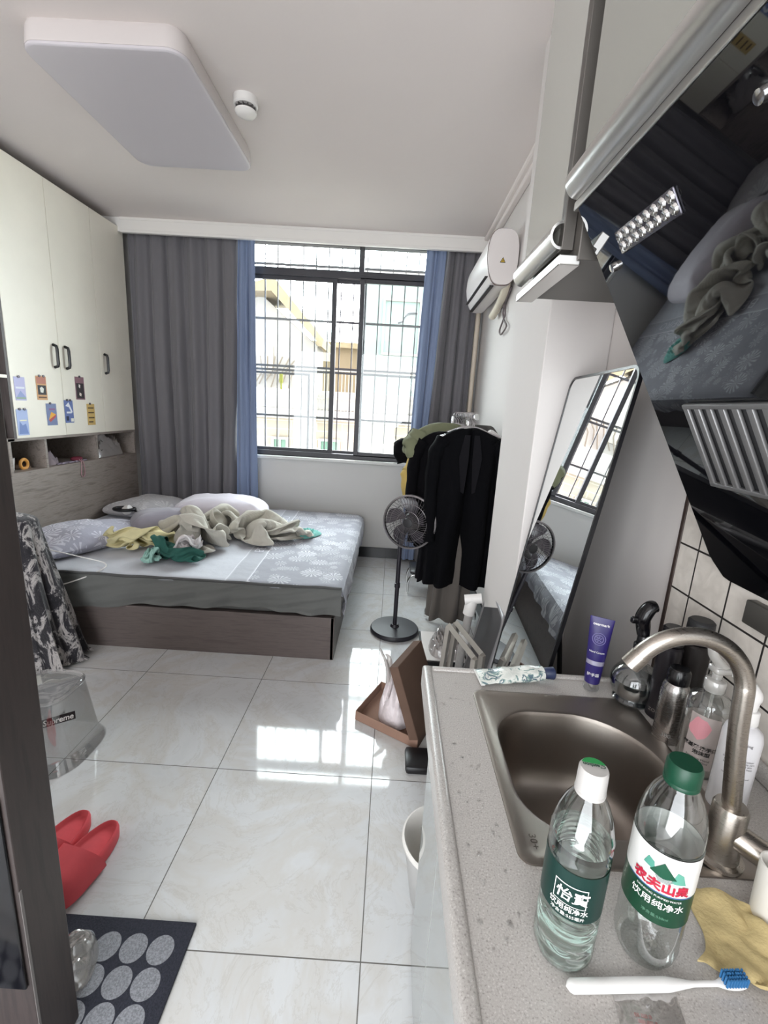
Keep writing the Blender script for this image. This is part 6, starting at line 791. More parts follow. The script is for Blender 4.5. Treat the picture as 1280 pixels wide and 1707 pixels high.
1,6,9,27,-14,7,-4,2,8,0,-1,7,-3,-3,6,-3,-4,3,-4,-5,4,4,5,6,4,-2,-2,0,7,-2,-1,6,-7,-1,2,-7,-1,-1,-8,-1,2,-7,0,2,-6,1,-4,-7,-1,-4,-4,4,-4,-1,1,-8,-6,-1,-2,-1,-6,4,-2,-4,-6,2,-5,5,0,-7,4,8,2,2,7,3,3,-1,-3,8,-2,-7,0,0,-1,8,9,24,-20,7,-5,3,8,-1,-1,6,-2,-4,6,-2,4,7,2,-2,4,2,-5,5,3,1,0,3,6,-6,
-2,2,-6,-2,4,-8,0,0,-8,0,1,-8,-2,3,-6,1,-2,-6,1,-5,-3,4,-6,-5,-2,-5,-5,-1,-4,3,-3,6,-2,-4,-6,-2,-8,1,6,0,5,6,-3,4,-4,-1,5,8,-2,3,4,1,6,2,1,8,8,20,-28,2,-8,-1,6,-4,3,8,-4,0,6,1,2,6,1,2,4,2,-6,4,5,4,0,3,6,-6,0,2,-8,-2,0,-7,-1,1,-8,-1,0,-7,0,4,-8,0,-3,-4,2,-6,-3,2,-6,-3,2,-7,-5,-4,-3,5,
-2,6,-2,-5,2,0,-7,-2,-2,-7,4,1,-2,8,7,1,3,1,-4,9,6,2,6,5,2,-5,12,22,-25,-2,-5,-6,6,-5,2,6,-3,1,6,4,1,2,-5,4,4,4,4,3,4,3,5,4,5,-7,0,3,-7,-2,1,-8,-2,0,-8,0,-3,-7,-2,2,-7,0,-5,-1,4,-6,-3,2,-6,-3,0,-7,-5,-5,-3,-1,-5,5,6,-2,3,1,-4,7,-2,-6,5,0,-8,4,6,0,6,6,6,2,3,-6,7,7,6,-1,2,26,-38,6,-5,0,
2,1,8,5,-4,-4,5,-5,-1,4,-1,5,2,4,4,4,4,4,2,-2,8,-8,0,0,-4,-2,6,-8,-2,-2,-7,-2,-4,-7,2,-4,-6,-2,-2,0,4,-6,-5,-2,-4,-3,0,-6,-4,-5,1,-4,-5,-1,2,-5,6,3,-4,6,4,-5,6,5,6,1,6,3,7,4,-7,2,4,-2,7,6,4,5,-4,33,-36,5,1,-6,3,-6,2,6,0,4,4,-6,-4,3,-5,2,3,2,6,4,6,2,-1,-5,6,-2,0,8,-7,-4,0,-6,0,-4,-6,0,
-5,-6,0,-5,-4,-4,4,-4,0,-6,-2,1,-6,-4,-3,-4,-5,-5,0,1,3,6,2,-2,6,4,-6,2,3,-5,5,5,3,7,6,5,1,2,1,8,6,-6,3,4,-4,4,-10,46,-36,4,-7,1,4,-1,-7,6,-3,0,4,-3,7,4,-5,-5,4,-4,4,2,0,7,4,1,6,-6,-5,1,-6,-5,1,-5,2,-5,-5,2,-6,-6,-1,-4,-2,-5,5,-5,1,-5,-3,-3,-4,-6,-4,-1,-4,-3,4,3,4,5,5,4,3,2,-2,7,4,-6,
0,4,-3,6,4,2,6,6,6,2,4,0,6,4,-7,0,-20,42,-39,6,2,5,6,-5,2,6,0,-6,6,-6,-2,6,-4,1,5,-6,3,1,5,6,-2,-7,-2,-4,-7,2,-1,-5,5,-5,1,-5,-6,1,-5,-6,-3,1,-6,-2,-4,-2,-3,6,-6,-3,-1,-4,-4,-4,-2,-1,7,3,4,4,5,5,-1,5,5,4,1,0,7,6,-4,4,4,-6,0,5,0,6,3,7,-2,4,3,5,-22,38,-38,7,0,6,5,-4,6,6,-8,-1,8,0,-3,6,
0,-4,6,-6,-3,0,-7,5,0,-5,5,-4,-4,-4,-5,-6,0,-5,-5,1,-4,1,-5,-6,-2,3,-5,0,-5,-7,-2,0,-4,-5,2,-2,-3,6,-2,-1,6,3,4,4,6,5,0,3,4,5,5,4,-3,5,1,6,5,-7,-2,5,-4,5,3,5,3,3,7,1,-22,39,-34,6,-5,3,6,-2,8,4,-4,6,6,-5,-2,8,1,-3,6,-2,-5,2,-7,-2,-2,-7,0,-4,-6,-1,-4,-6,-1,-6,-3,-1,-6,-5,-1,-8,-2,0,-6,-2,
1,-6,-1,4,-2,7,3,-2,-2,6,2,-6,0,2,-2,8,5,4,2,5,4,-4,5,4,-4,5,4,3,6,0,5,3,-6,-1,5,2,5,2,6,3,-22,43,-30,6,-5,1,6,-5,6,4,-2,8,3,-5,6,7,-4,-4,6,2,-4,1,-7,-2,-4,-6,0,-4,-6,-2,-5,-5,-1,-5,-6,-1,-6,-4,-1,-7,-5,0,-6,-5,1,-2,8,0,-5,-4,3,3,6,1,4,-4,5,2,-7,3,4,3,4,5,6,0,3,-1,-6,4,5,-4,2,6,-1,6,
0,4,5,-2,5,1,-2,6])}
def draped(key, xf, thick=.004):
    nu, nv, data = CLOTH[key]; acc = [0, 0, 0]; P = []
    for i, v in enumerate(data):
        acc[i % 3] += v
        if i % 3 == 2: P.append(V(xf(acc[0]/500, acc[1]/500, acc[2]/500)))
    bm = B(); vs = [bm.verts.new(p) for p in P]
    for i in range(nu-1):
        for j in range(nv-1): bm.faces.new((vs[i*nv+j], vs[(i+1)*nv+j], vs[(i+1)*nv+j+1], vs[i*nv+j+1]))
    bmesh.ops.smooth_vert(bm, verts=bm.verts, factor=.5, use_axis_x=True, use_axis_y=True, use_axis_z=True)
    solidify(bm, thick); return bm
def soften(o, lv=1):
    m = o.modifiers.new('soft', 'SUBSURF'); m.levels = lv; m.render_levels = lv; return o

# ------------------------------------------------------------------ bed
bed = thing('bed', 'low grey-wood box bed with its patterned fitted sheet', 'bed', (-1.28, 3.2, 0))
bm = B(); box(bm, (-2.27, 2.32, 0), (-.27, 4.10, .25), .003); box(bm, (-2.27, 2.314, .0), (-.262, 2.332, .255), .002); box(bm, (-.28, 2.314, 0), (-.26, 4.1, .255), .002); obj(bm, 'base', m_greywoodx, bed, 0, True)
bx0, bx1, by0, by1, bz = -2.26, -.225, 2.31, 4.06, .435
def mattress():
    bm = B(); box(bm, (bx0+.01, by0+.015, .256), (bx1-.02, by1-.01, bz-.008), .035, 4); return bm
obj(mattress(), 'mattress', M('mattress_ticking', '#5b5b59', .9), bed, 60, True)
m_sheet = leaf_mat('leaf_print_sheet', '#8f9099', '#cfd0d6', .95, -.773, 8.0, '#b9bbc3')
def sheet(u, v):
    x = bx0+(bx1-bx0)*u; y = by0+(by1-by0)*v
    ex = max(0, (u-.965)/.035); ey = max(0, (.02-v)/.02)
    z = bz+.004+.006*fbm((x, y, 0), 3)+.003*fbm((x, y, 3), 11)-.05*max(0, ex)**3*.6-.02*ey**2
    z += .02*max(0, (.5-abs(y-3.3))*.2)
    if x < -1.7: z += 0
    return V((x+.006*ex, y-.004*ey, z))
bm = B(); grid(bm, sheet, 110, 90); solidify(bm, -.003); obj(bm, 'sheet_top', m_sheet, bed, 80, True)
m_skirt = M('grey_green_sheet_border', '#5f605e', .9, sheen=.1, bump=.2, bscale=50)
def skirt(u, v):   # along near side; v down
    x = bx0+(bx1-bx0)*u
    tuck = .5+.5*sin(u*9+2)*1
    f = .010*sin(u*60+v*3+2*sin(u*7))*(.2+v) + .012*fbm((x*1.0+v*.6, v*.3, 2), 5)
    z = bz-(.175+.03*sin(u*5+1)+.008*sin(u*23))*v
    y = by0-.004-.012*sin(pi*min(1, v*1.1))-f*.9
    if v < .03: z = bz+.002; y = by0+.004
    return V((x, y, z))
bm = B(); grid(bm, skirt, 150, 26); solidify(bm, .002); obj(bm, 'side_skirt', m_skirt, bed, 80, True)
m_sheet2 = leaf_mat('leaf_print_drop', '#8d8d97', '#d0d0d6', .9, None, 6.5, vscale=(1, 1, 1.4))
def drop(u, v):
    y = by0+(by1-by0)*u
    x = bx1+.004+.012*sin(pi*min(1, v*1.2))+.010*sin(u*48+2*v)*(.1+v)+.014*fbm((y, v*.3, 6), 5)*v
    z = bz-.02-(.15+.02*sin(u*7))*v
    return V((x, y, z))
bm = B(); grid(bm, drop, 110, 22); solidify(bm, .002); obj(bm, 'foot_drop', m_sheet2, bed, 80, True)
bm = B(); tube(bm, [(bx0+(bx1-bx0)*k/120, by0-.008-.004*abs(noise.noise(V((k*.13, 0, 0)))), bz+.002+.006*noise.noise(V((k*.11, 3, 0)))) for k in range(121)], .0075, 6)
obj(bm, 'piping', M('dark_seam', '#4c4c4c', .9), bed, 60, True)
m_band = M('band_lettering', '#e2e2e8', .9)
text('BEIRO', .11, lambda a, b: (-.7155-.04*(2.95+a)+b*.8, 2.95+a, bz+.0145+.006*fbm((-.7155-.04*(2.95+a)+b*.8, 2.95+a, 0), 3)+.003*fbm((-.7155-.04*(2.95+a)+b*.8, 2.95+a, 3), 11)-.004), 'lettering', m_band, bed, True, bold=-.002)
text('BEIRO', .11, lambda a, b: (-.7155-.04*(3.65+a)+b*.8, 3.65+a, bz+.0145+.006*fbm((-.7155-.04*(3.65+a)+b*.8, 3.65+a, 0), 3)+.003*fbm((-.7155-.04*(3.65+a)+b*.8, 3.65+a, 3), 11)-.004), 'lettering', m_band, bed, True, bold=-.002)

def pillow(name, label, mat, loc, L, W, H, rz, contour=False, rx=0, ry=0, pw=2.6):
    def fn(u, v):
        a = 2*pi*u; ph = pi*(v-.5)
        c = abs(cos(ph))**.55*(1 if cos(ph) >= 0 else -1)
        q = lambda s: math.copysign(abs(s)**.42, s)
        x = L/2*c*q(cos(a)); y = W/2*c*q(sin(a))
        z = H/2*math.copysign(abs(sin(ph))**.8, sin(ph))
        edge = max(abs(x)/(L/2), abs(y)/(W/2)); z *= 1-.45*edge**4
        if contour: z += (.018*cos(y/W*2*pi*1.1+.6)-.01) if z > 0 else 0
        z += .010*fbm((x, y, loc[0]), 7)*(1 if z > 0 else .1)
        return V((x, y, max(-H*.36, z)+H*.36))
    bm = B(); grid(bm, fn, 72, 40, True); bmesh.ops.remove_doubles(bm, verts=bm.verts, dist=.0006)
    o = solo(bm, name, mat, label, 'pillow', 'pillows and cushions on the bed', 80); o.location = loc; o.rotation_euler = (rx, ry, rz); return o
m_pil = leaf_mat('leaf_print_pillow', '#a3a3b2', '#e8e8f0', .95, None, 5.6)
m_pil2 = leaf_mat('leaf_print_pillow_b', '#b3b1b4', '#d3d1d2', .8, None, 5.5)
pillow('contour_pillow', 'leaf-print contour pillow at the near left corner of the bed', m_pil, (-1.93, 2.80, bz+.006), .47, .82, .15, radians(-24), True)
pillow('flat_pillow', 'flat greyish leaf-print pillow against the headboard in the far corner', m_pil2, (-2.04, 3.70, bz+.008), .42, .60, .13, radians(-12))
pillow('plush_cushion', 'large puffed lilac-white cushion lying behind the bunched blanket', M('satin_lilac_white', '#c3bcc6', .6, var=.05, vscale=5, sheen=.3), (-1.32, 3.50, bz+.006), .72, .46, .25, radians(12))
pillow('mauve_cushion', 'darker mauve-grey cushion leaning on the front of the puffed cushion', M('satin_mauve_grey', '#85808b', .6, var=.12, vscale=5, sheen=.3), (-1.60, 3.12, bz+.006), .42, .36, .20, radians(30))
m_blk = M('cream_muslin', '#b5b1a7', .9, var=.06, vscale=10, sheen=.2, bump=.3, bscale=30)
def rotxy(x, y, cx, cy, a, sx=1, sy=1):
    x -= cx; y -= cy; x *= sx; y *= sy
    return x*cos(a)-y*sin(a), x*sin(a)+y*cos(a)
def bx_(x, y, z):
    p, q = rotxy(x, y, -.93, 2.80, .25, 1.42, 1.05); return (-1.05+p, 3.05+q, bz+.012+z*1.25)
soften(solo(draped('blanket', bx_, .006), 'blanket', m_blk, 'bunched cream white throw blanket in the middle of the bed', 'blanket', None, 0))
solo(heap([(-.70, 3.22), (-.60, 3.16), (-.52, 3.24), (-.50, 3.34), (-.62, 3.36), (-.70, 3.30)], bz+.012, .05, 6.1, 1, 18), 'teal_cloth', M('teal_cloth', '#77b8b0', .8), 'small bright teal cloth on the far tail of the cream blanket', 'cloth')
m_yel = M('pale_yellow_cotton', '#cfc69a', .9, var=.1, vscale=14, sheen=.1)
def yx_(x, y, z):
    p, q = rotxy(x, y, -1.32, 3.10, -.15, 1.1, .85); return (-1.53+p, 2.78+q, bz+.010+z*.95)
soften(solo(draped('yellow', yx_), 'yellow_shirt', m_yel, 'crumpled pale yellow shirt in front of the cushions on the bed', 'clothing', None, 0))
m_grn = M('dark_green_cotton', '#24554c', .85, var=.25, vscale=12)
t = thing('green_shorts', 'crumpled dark green garment with white waistband near the front edge of the bed', 'clothing', (-1.25, 2.55, bz+.01))
def gx_(x, y, z):
    p, q = rotxy(x, y, -.775, 3.31, .4, 1.0, .85); return (-1.26+p, 2.60+q, bz+.010+z*1.2)
soften(obj(draped('green', gx_), 'body', m_grn, t, 0, True))
def gl_(x, y, z):
    p, q = rotxy(x, y, -.775, 3.31, 1.9, .52, .45); return (-1.19+p, 2.60+q, bz+.060+z*1.0)
soften(obj(draped('green', gl_), 'white_lining', M('white_lace', '#c6c0c0', .9), t, 0, True))
def gm_(x, y, z):
    p, q = rotxy(x, y, -.775, 3.31, 2.9, .4, .4); return (-1.37+p, 2.52+q, bz+.012+z*.8)
soften(obj(draped('green', gm_), 'patterned_hem', M('mint_print', '#8fb5ab', .9, var=.3, vscale=60), t, 0, True))
# headphones
t = thing('headphones', 'black and white headphones lying in front of the far pillow', 'headphones', (-1.98, 3.42, bz))
hz = bz+.075
bm = B(); tube(bm, [(-2.02+.075*cos(radians(a)), 3.36+.05*sin(radians(a)), hz+.028) for a in range(0, 360, 15)], .013, 8, True); obj(bm, 'headband', m_black, t, 60, True)
bm = B(); lathe(bm, [(0, -.03), (.03, -.028), (.036, 0), (.03, .026), (0, .03)], 20, Matrix.Translation((-1.99, 3.35, hz+.025)) @ Matrix.Rotation(1.1, 4, 'Y')); obj(bm, 'ear_cup', m_white, t, 60, True)
bm = B(); tube(bm, smoothpts([(-1.94, 3.36, hz+.02), (-1.86, 3.33, hz), (-1.80, 3.38, hz-.02), (-1.75, 3.33, hz-.02), (-1.70, 3.36, hz-.03)], 6), .008, 6); obj(bm, 'cable', m_black, t, 60, True)

# throw-covered chair beside the bed
def throw_mat():
    tt = NT('black_white_fleece'); p = tt.coord(True, scale=(3.2, 3.2, 1.4))
    n = tt.noise(p, 4.2, 6, .75, 1.2)
    tt.link(tt.ramp(n, [(.42, '#141218'), (.5, '#221f26'), (.54, '#8f8b8a'), (.6, '#a49f9c'), (.64, '#2a272c')]), tt.b.inputs['Base Color'])
    tt.b.inputs['Roughness'].default_value = .95; tt.b.inputs['Sheen Weight'].default_value = .4
    tt.bump(tt.noise(tt.coord(True), 120, 3), .5, .006); return tt.m
t = thing('chair', 'chair draped with a fleece throw standing in the corner beside the bed', 'chair', (-1.95, 2.1, 0))
bm = B(); box(bm, (-2.12, 1.96, .42), (-1.76, 2.20, .46), .01); obj(bm, 'seat', m_black, t, 40, True)
bm = B(); box(bm, (-2.12, 2.15, .46), (-1.76, 2.175, .755), .01); obj(bm, 'backrest', m_black, t, 40, True)
for x in (-2.1, -1.78):
    for y in (1.98, 2.17):
        bm = B(); box(bm, (x-.014, y-.014, 0), (x+.014, y+.014, .42)); obj(bm, 'leg', m_black, t, 0, True)
def thr(u, v):
    a = 2*pi*u
    if v < .12: k = v/.12; hx, hy = .02+.21*sin(k*pi/2), .01+.075*sin(k*pi/2); z = .805-.045*(1-cos(k*pi/2))
    else: k = (v-.12)/.88; hx, hy = .23+.13*k**1.2, .085+.085*k; z = .76-.745*k
    q = .7; c, s_ = cos(a), sin(a)
    k2 = max(0, (v-.1)/.9)
    f = 1+.085*k2**.6*sin(a*11+2.2*v+1.2*sin(a*3))+.05*k2*sin(a*23+1)
    return V((-1.955+hx*f*math.copysign(abs(c)**q, c), 2.12+.02*k2+hy*f*math.copysign(abs(s_)**q, s_), max(.008, z+.01*noise.noise(V((c*2, s_*2, v*3))))))
bm = B(); grid(bm, thr, 160, 70, True)
for k in range(60):
    a = -1.4+1.9*k/60; p = thr((a/(2*pi)) % 1, 1); p = V(p); d = V((cos(a), sin(a), 0)); tube(bm, [p+d*0+V((0, 0, .012)), p+d*.02+V((0, 0, .004))], .003, 4)
o = solo(bm, 'fleece_throw', throw_mat(), 'black and white shaggy fleece throw hanging over the chair back', 'throw')
bm = B(); tube(bm, smoothpts([(-1.98, 2.28, .40), (-1.80, 2.27, .365), (-1.66, 2.29, .40), (-1.55, 2.34, .452), (-1.60, 2.43, .452), (-1.68, 2.37, .50), (-1.76, 2.28, .56), (-1.84, 2.22, .60)], 10), .0035, 6)
solo(bm, 'charging_cable', m_white, 'looped white cable between the fleece throw and the near pillow', 'cable')

# ------------------------------------------------------------------ ceiling lamp + smoke alarm
t = thing('ceiling_lamp', 'large rounded rectangular white ceiling lamp, switched off', 'ceiling lamp', (-1.21, 2.5, CZ))
def rr_loft(bm, x0, y0, x1, y1, prof, r):
    rings = []
    for ins, z in prof:
        rings.append([bm.verts.new((x, y, z)) for x, y in rrect(x0+ins, y0+ins, x1-ins, y1-ins, max(.01, r-ins), 8)])
    n = len(rings[0])
    for a, b in zip(rings, rings[1:]):
        for i in range(n): bm.faces.new((a[i], a[(i+1) % n], b[(i+1) % n], b[i]))
    bm.faces.new(rings[0]); bm.faces.new(rings[-1][::-1])
bm = B(); rr_loft(bm, -1.53, 2.05, -.885, 2.955, [(.012, CZ-.0), (.004, CZ-.02), (0, CZ-.075), (.0, CZ-.080)], .075); obj(bm, 'rim', M('translucent_rim', '#cdc6c4', .25), t, 40, True)
bm = B(); rr_loft(bm, -1.53, 2.05, -.885, 2.955, [(.002, CZ-.0802), (.002, CZ-.088), (.005, CZ-.091), (.012, CZ-.092), (.06, CZ-.0925)], .075); obj(bm, 'diffuser', M('frosted_diffuser', '#c9c4c8', .35), t, 40, True)
t = thing('smoke_alarm', 'small round white smoke alarm on the ceiling beside the lamp', 'smoke alarm', (-.778, 2.47, CZ))
bm = B(); lathe(bm, [(0, 0), (.056, 0), (.056, -.03), (.050, -.036), (0, -.036)][::1], 32); obj(bm, 'base', m_white, t, 40)
bm = B(); lathe(bm, [(.03, -.0361), (.03, -.052), (0, -.052)], 24)
for k in range(12):
    a = k*pi/6; box(bm, (.030, -.002, -.055), (.046, .002, -.036), 0, 2, Matrix.Rotation(a, 4, 'Z'))
obj(bm, 'vent', M('alarm_slots', '#54504f', .5), t, 40)
bm = B(); lathe(bm, [(.049, -.054), (.049, -.060), (.040, -.070), (.018, -.075), (0, -.076), (0, -.054)], 32); obj(bm, 'cap', m_whitegloss, t, 40)

# ------------------------------------------------------------------ air conditioner
t = thing('air_conditioner', 'white wall-mounted split air conditioner above the clothes rack', 'air conditioner', (.6, 3.45, 2.18))
ax, az = .60, 2.335
def acprof(s=1.0):
    out = []
    for k in range(40):
        a = 2*pi*k/40; q = lambda v, p: math.copysign(abs(v)**p, v)
        x = .094*q(cos(a), .62); z = .158*q(sin(a), .75)
        if x < 0 and z < 0: x *= 1-.22*(-z/.158); 
        out.append((ax+x*s, az+z*s))
    return out
prof = acprof()
def acbody(bm, y0, y1, s=1.0):
    p = acprof(s)
    a = [bm.verts.new((x, y0, z)) for x, z in p]; b = [bm.verts.new((x, y1, z)) for x, z in p]; n = len(p)
    for i in range(n): bm.faces.new((a[i], a[(i+1) % n], b[(i+1) % n], b[i]))
    bm.faces.new(a); bm.faces.new(b[::-1])
m_ac = M('ac_white', '#d9d3d1', .35)
bm = B(); acbody(bm, 3.045, 3.86); obj(bm, 'body', m_ac, t, 35, True)
bm = B(); acbody(bm, 3.040, 3.0449, 1.01); obj(bm, 'end_seam', M('dark_seam_line', '#6a5c5a', .5), t, 35, True)
bm = B(); acbody(bm, 3.028, 3.0399, .975); obj(bm, 'end_cap', m_ac, t, 35, True)
bm = B(); box(bm, (ax-.0905, 3.08, az-.102), (ax-.055, 3.85, az-.098), 0); box(bm, (ax-.06, 3.06, 2.175), (ax-.035, 3.82, 2.182)); obj(bm, 'air_outlet', M('dark_slot', '#2a2628', .5), t, 0, True)
bm = B(); prism(bm, [(-.017, -.013), (.017, -.013), (0, .018)], .001, frame((ax-.0, 3.0278, az-.02), (1, 0, 0), (0, 0, 1), (0, -1, 0))); st = obj(bm, 'warning_sticker', m_txtk, t, 0, True)
bm = B(); prism(bm, [(-.0115, -.0095), (.0115, -.0095), (0, .012)], .001, frame((ax-.0, 3.0267, az-.02), (1, 0, 0), (0, 0, 1), (0, -1, 0))); obj(bm, 'warning_triangle', M('sticker_yellow', '#c9a637', .5), t, 0, True)
bm = B(); prism(bm, [(-.002, -.006), (.003, -.006), (.001, 0), (.003, .002), (-.001, .008), (-.0005, .001), (-.003, 0)], .0006, frame((ax-.0, 3.0256, az-.02), (1, 0, 0), (0, 0, 1), (0, -1, 0))); obj(bm, 'warning_bolt', m_txtk, t, 0, True)
t = thing('ac_pipe_trunk', 'cream wrapped air conditioner pipe running down the wall beside the right curtain', 'pipe', (.67, 4.0, 0))
bm = B(); tube(bm, smoothpts([(.655, 3.07, 2.24), (.655, 3.16, 2.17), (.66, 3.32, 2.12), (.66, 3.50, 2.09)], 8), .026, 12); obj(bm, 'wrapped_hose', M('cream_tape', '#cfc6b4', .7, bump=.4, bscale=60), t, 60, True)
bm = B(); tube(bm, [(.655, 4.10, 2.62), (.655, 4.10, .1)], .02, 12); obj(bm, 'downpipe', M('cream_pipe', '#d2c6b6', .5), t, 60, True)
t = thing('ac_power_cord', 'coiled grey power cord hanging on the wall under the air conditioner', 'cord', (.69, 3.2, 1.95))
bm = B()
loop = [(.688, 3.19, 2.30), (.688, 3.22, 2.20), (.688, 3.25, 2.17), (.686, 3.19, 2.15), (.684, 3.15, 2.19), (.684, 3.22, 2.10), (.684, 3.20, 2.02), (.682, 3.15, 1.96), (.682, 3.21, 1.93), (.684, 3.24, 1.97), (.684, 3.19, 2.05), (.684, 3.23, 2.15), (.684, 3.27, 2.19), (.684, 3.24, 2.10), (.684, 3.21, 2.04)]
tube(bm, smoothpts([(x, 3.22+(y-3.2)*2.2, z) for x, y, z in loop], 8), .006, 6); obj(bm, 'cord', M('grey_cord', '#6f6667', .5), t, 60, True)
bm = B(); box(bm, (.672, 3.27, 2.12), (.699, 3.37, 2.22), .006); obj(bm, 'socket', m_white, t, 40, True)
bm = B(); box(bm, (.655, 3.30, 2.165), (.672, 3.33, 2.20), .004); obj(bm, 'plug', m_black, t, 40, True)

# ------------------------------------------------------------------ clothes rack
t = thing('clothes_rack', 'chrome clothes rail full of hangers standing by the right wall', 'clothes rack', (.46, 3.2, 0))
RX, RZ = .47, 1.385
bm = B(); tube(bm, [(RX, 2.66, RZ), (RX, 3.72, RZ)], .0125, 12); obj(bm, 'rail', m_chrome, t, 60, True)
for y in (2.92, 3.70):
    bm = B(); tube(bm, smoothpts([(RX, y, RZ-.01), (RX, y, 1.0), (RX, y, .45), (RX, y, .10)], 4), .0125, 12); obj(bm, 'post', m_chrome, t, 60, True)
    bm = B(); tube(bm, smoothpts([(.30, y, .014), (.32, y, .085), (RX, y, .105), (.62, y, .085), (.64, y, .014)], 8), .011, 10); obj(bm, 'foot', m_chrome, t, 60, True)
bm = B(); lathe(bm, [(0, -.012), (.018, -.01), (.018, .01), (0, .012)], 16, frame((RX, 2.648, RZ), (1, 0, 0), (0, 0, 1), (0, -1, 0))); obj(bm, 'end_cap', m_chrome, t, 40, True)

m_wire = M('hanger_wire', '#b9b5b6', .25, .8)
def hanger(y, rz, label, wide=.19):
    t = thing('clothes_hanger', label, 'hanger', (RX, y, RZ), rz, 'hangers on the rail')
    bm = B(); pts = [(.022*cos(radians(a)), 0, .0+.022*sin(radians(a))) for a in range(-30, 200, 20)]
    pts += [(-.014, 0, -.02), (0, 0, -.035), (0, 0, -.06)]
    tube(bm, pts, .003, 6); obj(bm, 'hook', m_wire, t, 60)
    bm = B(); tube(bm, smoothpts([(-wide, 0, -.125), (-wide*.5, 0, -.09), (0, 0, -.06), (wide*.5, 0, -.09), (wide, 0, -.125)], 6), .005, 8); obj(bm, 'shoulder_bar', m_wire, t, 60)
    return t
ys = [2.70, 2.74, 2.78, 2.83, 2.88, 2.93, 2.99, 3.06, 3.14, 3.24, 3.36, 3.5]
rots = [.05, -.1, .12, .0, -.15, .1, .05, -.1, .08, 0, -.05, .1]
hl = 'chrome wire hanger hooked over the rail among the packed clothes'
for i, y in enumerate(ys): hanger(y, rots[i], hl)

def garment(name, label, mat, x, y, rz, top, w, length, depth=.09, flare=1.1, sleeve=0, sl_r=.05, open_=0, cat='jacket', seedv=0, sag=.06, sl_out=.03, cuff=None, inner=None, parts=None):
    t = thing(name, label, cat, (x, y, top), rz, 'clothes on the rail')
    def body(u, v):
        a = 2*pi*u
        vv = v
        # half width profile: neck, shoulder, hem
        if vv < .10: k = vv/.10; hw = .055+(w/2-.055)*k**.8; z = -.0-sag*k**1.3; dp = .03+.02*k
        else: k = (vv-.10)/.90; hw = w/2*(1-.06*sin(pi*min(1, k*1.6)))*(1+(flare-1)*k); z = -sag-(length-sag)*k; dp = .05+(depth-.05)*min(1, k*2.2)
        f = (.010+.018*vv)*sin(a*7+seedv+3*vv)*(.3+vv)+.02*fbm((cos(a)*1.2, sin(a)*1.2, vv*2+seedv), 1.5)*vv
        xx = cos(a); yy = sin(a)
        X = hw*math.copysign(abs(xx)**.75, xx)+f*xx*.5; Y = dp*math.copysign(abs(yy)**.8, yy)+f*yy
        if open_ and yy < 0 and abs(X) < open_*hw*(.25+.75*vv): Y += .9*dp*(1-abs(X)/(open_*hw*(.25+.75*vv)+1e-6))
        return V((X, Y, z))
    bm = B(); vs = grid(bm, body, 72, 44, True)
    bm.faces.new([r[-1] for r in vs]); bm.faces.new([r[0] for r in vs][::-1])
    obj(bm, 'body', mat, t, 70)
    if sleeve:
        for s in (-1, 1):
            pts = smoothpts([(s*(w/2-.03), 0, -sag-.01), (s*(w/2+sl_out*.6), -.01, -sag-.10), (s*(w/2+sl_out), -.025, -sag-.5*sleeve), (s*(w/2+sl_out*.7), -.045, -sag-sleeve)], 8)
            bm = B(); tube(bm, pts, lambda q: sl_r*(1.05-.28*q)*(1+.08*sin(q*26+s+seedv)), 16, sq=.85)
            sl = obj(bm, 'sleeve', mat, t, 70)
            if cuff: 
                bm = B(); p = pts[-1]; lathe(bm, [(sl_r*.7, 0), (sl_r*.79, 0), (sl_r*.79, .02), (sl_r*.7, .02)], 16, Matrix.Translation(p)); obj(bm, 'cuff', cuff, sl, 60)
    return t
m_coat = M('black_wool', '#060609', .95, sheen=.0, spec=.15, bump=.25, bscale=80)
m_coat2 = M('charcoal_cloth', '#121115', .9, spec=.2)
m_olive = M('olive_cotton', '#6d7058', .9, var=.08); m_yell2 = M('mustard_cotton', '#b39a58', .9, var=.1); m_taupe = M('taupe_wool', '#5d5752', .9, sheen=.1)
TZ = RZ-.05
ct = garment('black_coat', 'long black coat with open front, nearest on the rail', m_coat, .455, 2.715, .06, TZ-.02, .36, .97, .075, 1.08, .62, .052, .35, 'coat', 1.0)
for s in (-1, 1):   # lapels
    bm = B(); prism(bm, [(0, 0), (.03, .0), (.055, -.13), (.03, -.33), (.012, -.34), (-.0, -.15)], .006, frame((s*.012, -.058, -.035), (s, 0, 0), (0, 0, 1), (0, -1, 0.12)))
    for v in bm.verts: v.co.y -= .02*max(0, (-v.co.z-.03))*2
    obj(bm, 'lapel', m_coat2, ct, 30)
garment('black_jacket', 'black hooded jacket hanging just behind the open coat, to its left', m_blackmat, .335, 2.83, -.12, TZ-.05, .33, .72, .08, 1.1, .56, .05, 0, 'jacket', 2.2)
garment('taupe_dress', 'long taupe-grey garment whose hem hangs lowest under the black coat', m_taupe, .43, 2.80, .02, .98, .22, .90, .07, 1.18, 0, .04, 0, 'garment', 3.0)
garment('dark_trousers', 'narrow black trousers leg hanging left of the long taupe garment', m_coat2, .275, 2.90, 0, .95, .10, .66, .05, 1.0, 0, .04, 0, 'trousers', 4.0)
garment('olive_shirt', 'olive green shirt with raised shoulder on the left of the rail', m_olive, .335, 2.97, .35, TZ+.0, .40, .30, .08, 1.0, .16, .07, 0, 'shirt', 5.0)
garment('mustard_shirt', 'mustard yellow shirt peeping out below the olive shirt', m_yell2, .215, 2.93, .2, TZ-.16, .17, .50, .06, .95, .25, .05, 0, 'shirt', 6.0)
garment('black_tshirt', 'black T-shirt with its sleeve sticking out furthest left behind the yellow shirt', m_blackmat, .37, 3.16, .1, TZ-.02, .44, .62, .06, .95, .20, .07, 0, 'shirt', 7.0, sl_out=.09)
